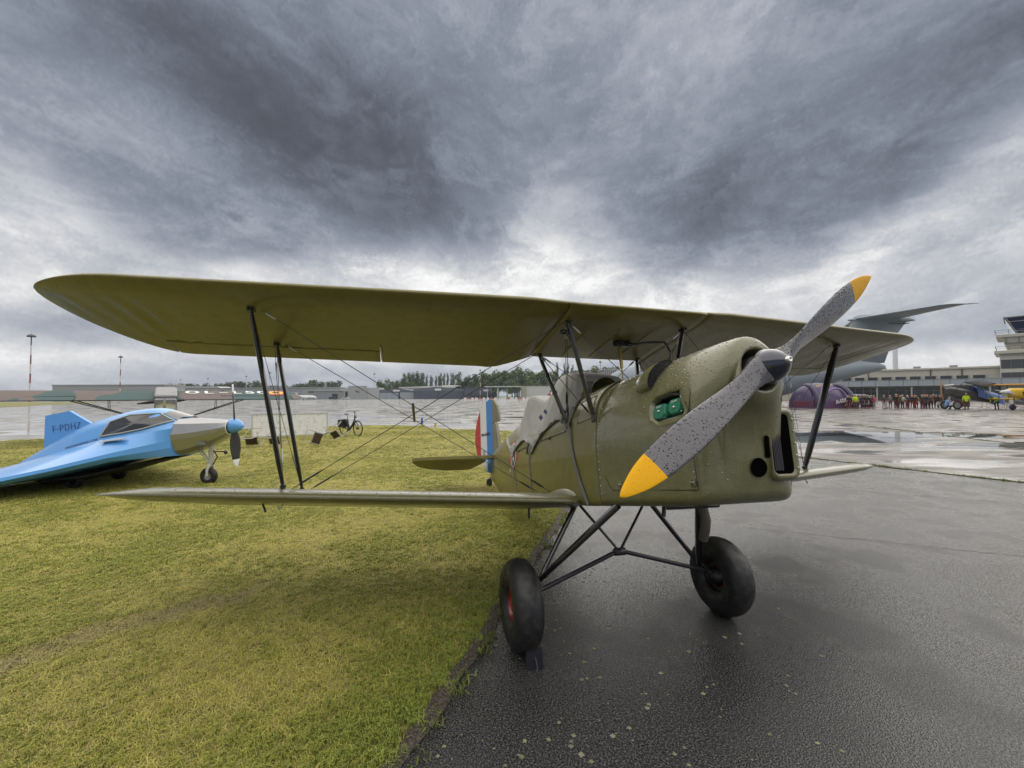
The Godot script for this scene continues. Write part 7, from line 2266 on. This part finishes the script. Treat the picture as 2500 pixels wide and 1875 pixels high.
	var crowd := [
		[33.9, "person in pale green jacket beyond the left barrier, left of the tent", Color(0.40, 0.50, 0.46), jean, 0, "stand", 1.0], [43.2, "person in dark clothes just right of the purple tent", blk, blk, 2, "stand", 1.0],
		[43.9, "person in yellow high visibility vest nearest the purple tent", viz, Color(0.09, 0.09, 0.07), 4, "stand", 1.03], [44.3, "person in grey top behind the one in yellow vest near the tent", grey, jean, 3, "stand", 0.97],
		[44.8, "person in navy jacket right of the yellow vest near the tent", navy, jean, 1, "lean", 0.98], [45.1, "person in black jacket close beside the navy jacket near the tent", blk, navy, 2, "stand", 1.0],
		[46.0, "person in dark wine coat left of the bright pink jacket", wine, blk, 5, "lean", 0.97], [46.45, "person in bright pink jacket and pale trousers", Color(0.60, 0.03, 0.14), Color(0.45, 0.42, 0.40), 1, "lean", 0.95],
		[47.5, "person with brown hair standing alone right of the pink jacket", Color(0.06, 0.05, 0.04), Color(0.30, 0.28, 0.25), 0, "stand", 1.02], [49.2, "tall person carrying a child, in front of the white parked vehicle", blk, wine, 1, "stand", 1.06],
		[49.75, "person with lime green sleeve right of the tall person", Color(0.45, 0.62, 0.03), wine, 2, "photo", 0.98], [50.4, "person in pale grey hoodie among the spectators", Color(0.38, 0.40, 0.42), navy, 3, "lean", 1.0],
		[50.9, "person in dark jacket right of the pale grey hoodie", navy, Color(0.16, 0.02, 0.03), 5, "stand", 0.96], [51.4, "person in red trousers and black top", blk, Color(0.22, 0.02, 0.03), 0, "stride", 1.0],
		[51.85, "person in mustard yellow jacket in the middle of the crowd", Color(0.50, 0.36, 0.02), wine, 2, "lean", 0.98], [52.3, "person in navy coat right of the mustard jacket", navy, wine, 3, "stand", 1.0],
		[52.7, "person in charcoal coat, second right of the mustard jacket", Color(0.03, 0.03, 0.035), navy, 1, "photo", 1.02], [53.1, "person in dark blue anorak behind the white notice", Color(0.025, 0.035, 0.09), jean, 4, "stand", 0.98],
		[53.55, "person in brown jacket right of the white notice", Color(0.08, 0.05, 0.03), blk, 0, "lean", 1.0], [53.95, "person in pale top near the right end of the crowd", Color(0.36, 0.36, 0.38), wine, 3, "stand", 0.95],
		[54.35, "person in black hat at the right end of the crowd", blk, navy, 2, "stand", 1.03], [54.75, "last person of the crowd before the wooden propeller", Color(0.10, 0.04, 0.05), jean, 1, "photo", 0.98]]
	var tops := [navy, blk, Color(0.04, 0.045, 0.06), wine, Color(0.10, 0.11, 0.13), Color(0.05, 0.06, 0.03)]
	var words := ["navy", "black", "charcoal", "wine red", "grey", "dark olive"]
	for i in 12:
		var k := (i * 5 + 1) % 6
		person(ORD[i] + " person from the left in the back row, in " + words[k] + " top", Vector3([45.6, 47.0, 48.3, 50.1, 51.3, 52.2, 52.9, 53.6, 54.3, 54.9, 55.3, 55.7][i], 0, -54.4 - 0.8 * rng.randf()), -38.0 + rng.randf_range(-40, 40), ["stand", "photo", "stand"][i % 3], [sk, hairs[i % 6], tops[k], [jean, blk, wine][i % 3], blk, tops[k]], rng.randf_range(0.96, 1.04))
	for i in crowd.size():
		var e: Array = crowd[i]
		person(e[1], Vector3(e[0], 0, -52.3 - 0.9 * rng.randf()), -38.0 + rng.randf_range(-35, 35), e[5], [sk, hairs[e[4]], e[2], e[3], blk, e[2] * 0.85], e[6])
	person("small child held up on the tall person's arm", Vector3(49.35, 0.62, -52.35), -38.0, "stand", [sk, hairs[1], Color(0.14, 0.10, 0.08), blk, blk, blk], 0.62)
	person("standing person in yellow high visibility vest, back to us, beside the vintage monoplane", Vector3(53.15, 0, -48.2), 150.0, "stand", [sk, Color(0.25, 0.24, 0.16), viz, Color(0.075, 0.065, 0.045), blk, viz], 1.10, "people at the vintage monoplane")
	person("person in yellow vest bending over the blue tarpaulin", Vector3(56.9, 0, -48.4), -80.0, "bend", [sk, blk, viz, navy, blk, viz], 1.12, "people at the vintage monoplane")
	person("kneeling person in light blue shirt by the wheel of the vintage monoplane", Vector3(51.6, 0, -48.9), 60.0, "kneel", [sk, Color(0.2, 0.14, 0.08), Color(0.16, 0.28, 0.52), Color(0.03, 0.04, 0.07), blk, Color(0.16, 0.28, 0.52)], 1.05, "people at the vintage monoplane")
	# white vehicle behind the crowd
	var van := thing("parked_car", "white car with rounded roof behind the spectators", "car", Vector3(50.9, 0, -60.5), 0.0)
	part("body", G.new().prism(poly([-2.1, 0.35, 2.1, 0.35, 2.1, 0.9, 1.35, 1.1, 0.7, 1.7, 0.2, 1.85, -0.8, 1.85, -1.7, 1.6, -2.1, 1.0]), 1.75, Transform3D(Basis.IDENTITY, Vector3(0, 0, -0.87))).done(), M(0.55, 0.57, 0.58, 0.25), van)
	part("window", G.new().prism(poly([-1.55, 1.12, 1.1, 1.12, 0.6, 1.62, -0.7, 1.72, -1.45, 1.52]), 1.80, Transform3D(Basis.IDENTITY, Vector3(0, 0, -0.9))).done(), M(0.06, 0.07, 0.08, 0.1), van)
	for s in [-1.3, 1.3]: part("wheel", G.new().lathe([[0.05, -0.9], [0.33, -0.9], [0.33, 0.9], [0.05, 0.9]], Transform3D(Basis.IDENTITY, Vector3(s, 0.33, 0)), 14, true, true).done(), rubber, van)
	# vintage parasol monoplane under a blue tarpaulin, nose left
	var vm := thing("vintage_monoplane", "dark vintage high wing monoplane with upright wooden propeller and white lettered side", "aircraft", Vector3(52.2, 0, -49.8), -6.0)
	var dkgrey := M(0.06, 0.06, 0.062, 0.4)
	fr = []
	for e in [[-0.1, 1.7, 2.65, 0.42], [0.6, 1.55, 2.75, 0.48], [2.0, 1.25, 2.45, 0.48], [4.0, 0.9, 1.9, 0.40], [7.5, 0.55, 1.2, 0.2], [8.6, 0.5, 0.95, 0.08]]:
		var r := PackedVector3Array()
		for q in [[-1, 0.1], [-0.85, 0.0], [0.85, 0.0], [1, 0.1], [1, 0.75], [0.5, 1.0], [-0.5, 1.0], [-1, 0.75]]: r.append(Vector3(e[0], lerpf(e[1], e[2], q[1]), q[0] * e[3]))
		fr.append(r)
	part("fuselage", G.new().flat().loft(fr, true, true, true).done(), dkgrey, vm)
	part("propeller", G.new().path([Vector3(-0.22, 1.15, 0.1), Vector3(-0.25, 1.6, 0.05), Vector3(-0.25, 2.25, 0), Vector3(-0.2, 3.0, -0.05), Vector3(-0.12, 3.65, -0.1)], [0.03, 0.10, 0.08, 0.10, 0.02], 8, 0.5, Vector3.RIGHT).done(), M(0.36, 0.19, 0.075, 0.35, 0.0, 0.4), vm)
	part("cylinder_row", G.new().tube(Vector3(0.0, 2.75, 0), Vector3(1.1, 2.9, 0), 0.17, 0.14, 10).done(), M(0.35, 0.35, 0.33, 0.4, 0.5), vm)
	var wl := []
	for e in [[-3.4, 2.95, 1.7], [-1.2, 3.15, 1.0], [0.0, 3.28, 0.6], [1.6, 3.2, -0.2], [4.8, 3.0, -1.6]]:
		var r := PackedVector3Array()
		for k in 12: r.append(Vector3(3.6 + e[0] * 1.05 + cos(TAU * k / 12) * 0.9, e[1] + sin(TAU * k / 12) * 0.07 + cos(TAU * k / 12) * -0.22, e[2] * 2.0))
		wl.append(r)
	part("wing", G.new().loft(wl, true, true, true).done(), M(0.03, 0.031, 0.035, 0.85), vm)
	for s in [[0.3, 0.45, 1.0, 1.2], [2.4, 0.4, 2.8, 0.7], [1.2, -0.4, 2.4, -0.4], [3.3, 0.35, 3.6, 0.3]]: part("wing_strut", G.new().tube(Vector3(s[0], 1.6, s[1]), Vector3(s[2], 3.05, s[3]), 0.04, -1, 6).done(), M(0.03, 0.03, 0.03, 0.4), vm)
	for s in [-0.8, 0.8]:
		part("wheel", G.new().lathe([[0.36, -0.06], [0.46, -0.07], [0.52, 0.0], [0.46, 0.07], [0.36, 0.06]], Transform3D(Basis.IDENTITY, Vector3(0.75, 0.5, s)), 28).done(), rubber, vm)
		part("wheel_disc", G.new().lathe([[0.36, 0.02], [0.02, 0.06]], Transform3D(Basis.IDENTITY, Vector3(0.75, 0.5, s)), 20).done(), M(0.30, 0.30, 0.30, 0.5), vm)
		part("gear_leg", G.new().tube(Vector3(0.75, 0.5, s * 0.8), Vector3(0.6, 1.6, s * 0.5), 0.05).tube(Vector3(0.75, 0.5, s * 0.8), Vector3(1.8, 1.4, s * 0.5), 0.04).done(), dkgrey, vm)
	part("side_panel", G.new().prism(poly([5.6, 0.72, 7.4, 0.58, 7.4, 1.08, 5.6, 1.42]), 0.02, Transform3D(Basis(Vector3.UP, 0.055), Vector3(0.03, 0, 0.62))).done(), M(0.55, 0.55, 0.52, 0.5), vm)
	tx = part("lettering", text("3E", 0.42, true, 0.02), M(0.02, 0.02, 0.02, 0.5), vm)
	tx.transform = Transform3D(Basis(Vector3.UP, 0.055) * Basis(Vector3.BACK, -0.14), Vector3(6.5, 1.00, 0.31))
	part("fin", G.new().prism(poly([7.8, 0.9, 8.8, 0.7, 9.0, 1.9, 8.4, 2.0]), 0.06).done(), dkgrey, vm)
	var bt := thing("blue_tarpaulin", "creased bright blue tarpaulin draped over the cockpit of the vintage monoplane", "tarpaulin", Vector3(52.2, 0, -49.8), -6.0)
	var f := FastNoiseLite.new()
	f.seed = 8
	f.frequency = 1.6
	var sh := []
	for i in 25:
		var x := lerpf(3.2, 6.0, i / 24.0)
		var r := PackedVector3Array()
		for k in 15:
			var a := PI * k / 14
			var base := lerpf(2.0, 1.0, i / 24.0)
			var top := lerpf(2.75, 1.75, i / 24.0)
			r.append(Vector3(x + 0.1 * f.get_noise_2d(x * 2, a), base - 0.5 + (top - base + 0.5) * pow(sin(a), 0.7), cos(a) * lerpf(0.62, 0.50, i / 24.0) + 0.10 * f.get_noise_2d(x * 3.0, a * 2.0)))
		sh.append(r)
	part("sheet", G.new().loft(sh, false).done(), M(0.07, 0.18, 0.55, 0.35), bt)
	# yellow aircraft cut by the right edge
	var ye := thing("yellow_aircraft", "yellow aircraft with white spinner and black numbers cut off by the right edge", "aircraft", Vector3(54.6, 0, -45.0), -4.0)
	var yel := M(0.66, 0.40, 0.012, 0.35)
	fr = []
	for e in [[-0.25, 1.62, 2.28, 0.30], [0.0, 1.45, 2.42, 0.48], [1.6, 1.15, 2.45, 0.50], [3.5, 1.0, 2.3, 0.48], [7.0, 0.8, 1.3, 0.2]]:
		var r := PackedVector3Array()
		for k in 16:
			var a := TAU * k / 16
			r.append(Vector3(e[0], (e[1] + e[2]) / 2 + clampf(sin(a) * 1.2, -1, 1) * (e[2] - e[1]) / 2, clampf(cos(a) * 1.2, -1, 1) * e[3]))
		fr.append(r)
	part("fuselage", G.new().loft(fr, true, true, true).done(), yel, ye)
	tx = part("lettering", text("130", 0.42, true, 0.02), M(0.02, 0.02, 0.015, 0.5), ye)
	tx.transform = Transform3D(Basis(Vector3.BACK, -0.1) , Vector3(0.95, 1.80, 0.515))
	part("spinner", G.new().lathe([[0.30, 0.0], [0.28, 0.3], [0.18, 0.7], [0.04, 0.95]], Transform3D(Basis(Vector3.UP, -PI / 2), Vector3(-0.25, 2.0, 0)), 18, true, true).done(), M(0.5, 0.52, 0.48, 0.3), ye)
	part("propeller", G.new().path([Vector3(-0.6, 2.25, -1.1), Vector3(-0.6, 2.1, -0.4), Vector3(-0.6, 2.0, 0), Vector3(-0.6, 1.9, 0.4), Vector3(-0.6, 1.75, 1.1)], [0.03, 0.09, 0.07, 0.09, 0.03], 8, 0.4, Vector3.RIGHT).done(), M(0.3, 0.32, 0.33, 0.35), ye)
	part("upper_wing", bx(Vector3(1.9, 2.85, 0), Vector3(1.6, 0.14, 8.5), 0.05), M(0.55, 0.26, 0.02, 0.4), ye)
	part("lower_wing", bx(Vector3(2.1, 1.25, 0), Vector3(1.5, 0.14, 8.5), 0.05), yel, ye)
	for z in [-2.6, 2.6]: part("interplane_strut", G.new().tube(Vector3(1.4, 1.3, z), Vector3(1.3, 2.8, z), 0.04).tube(Vector3(2.4, 1.3, z), Vector3(2.3, 2.8, z), 0.04).done(), dkgrey, ye)
	for s in [-0.85, 0.85]:
		part("wheel", G.new().lathe([[0.12, -0.11], [0.28, -0.11], [0.33, 0.0], [0.28, 0.11], [0.12, 0.11]], Transform3D(Basis.IDENTITY, Vector3(0.95, 0.33, s)), 22).done(), M(0.02, 0.025, 0.10, 0.4), ye)
		part("wheel_disc", G.new().lathe([[0.18, 0.06], [0.01, 0.13]], Transform3D(Basis.IDENTITY, Vector3(0.95, 0.33, s)), 16).done(), M(0.40, 0.02, 0.02, 0.4), ye)
		part("gear_leg", G.new().tube(Vector3(0.95, 0.33, s * 0.85), Vector3(0.6, 1.4, s * 0.4), 0.045).done(), dkgrey, ye)
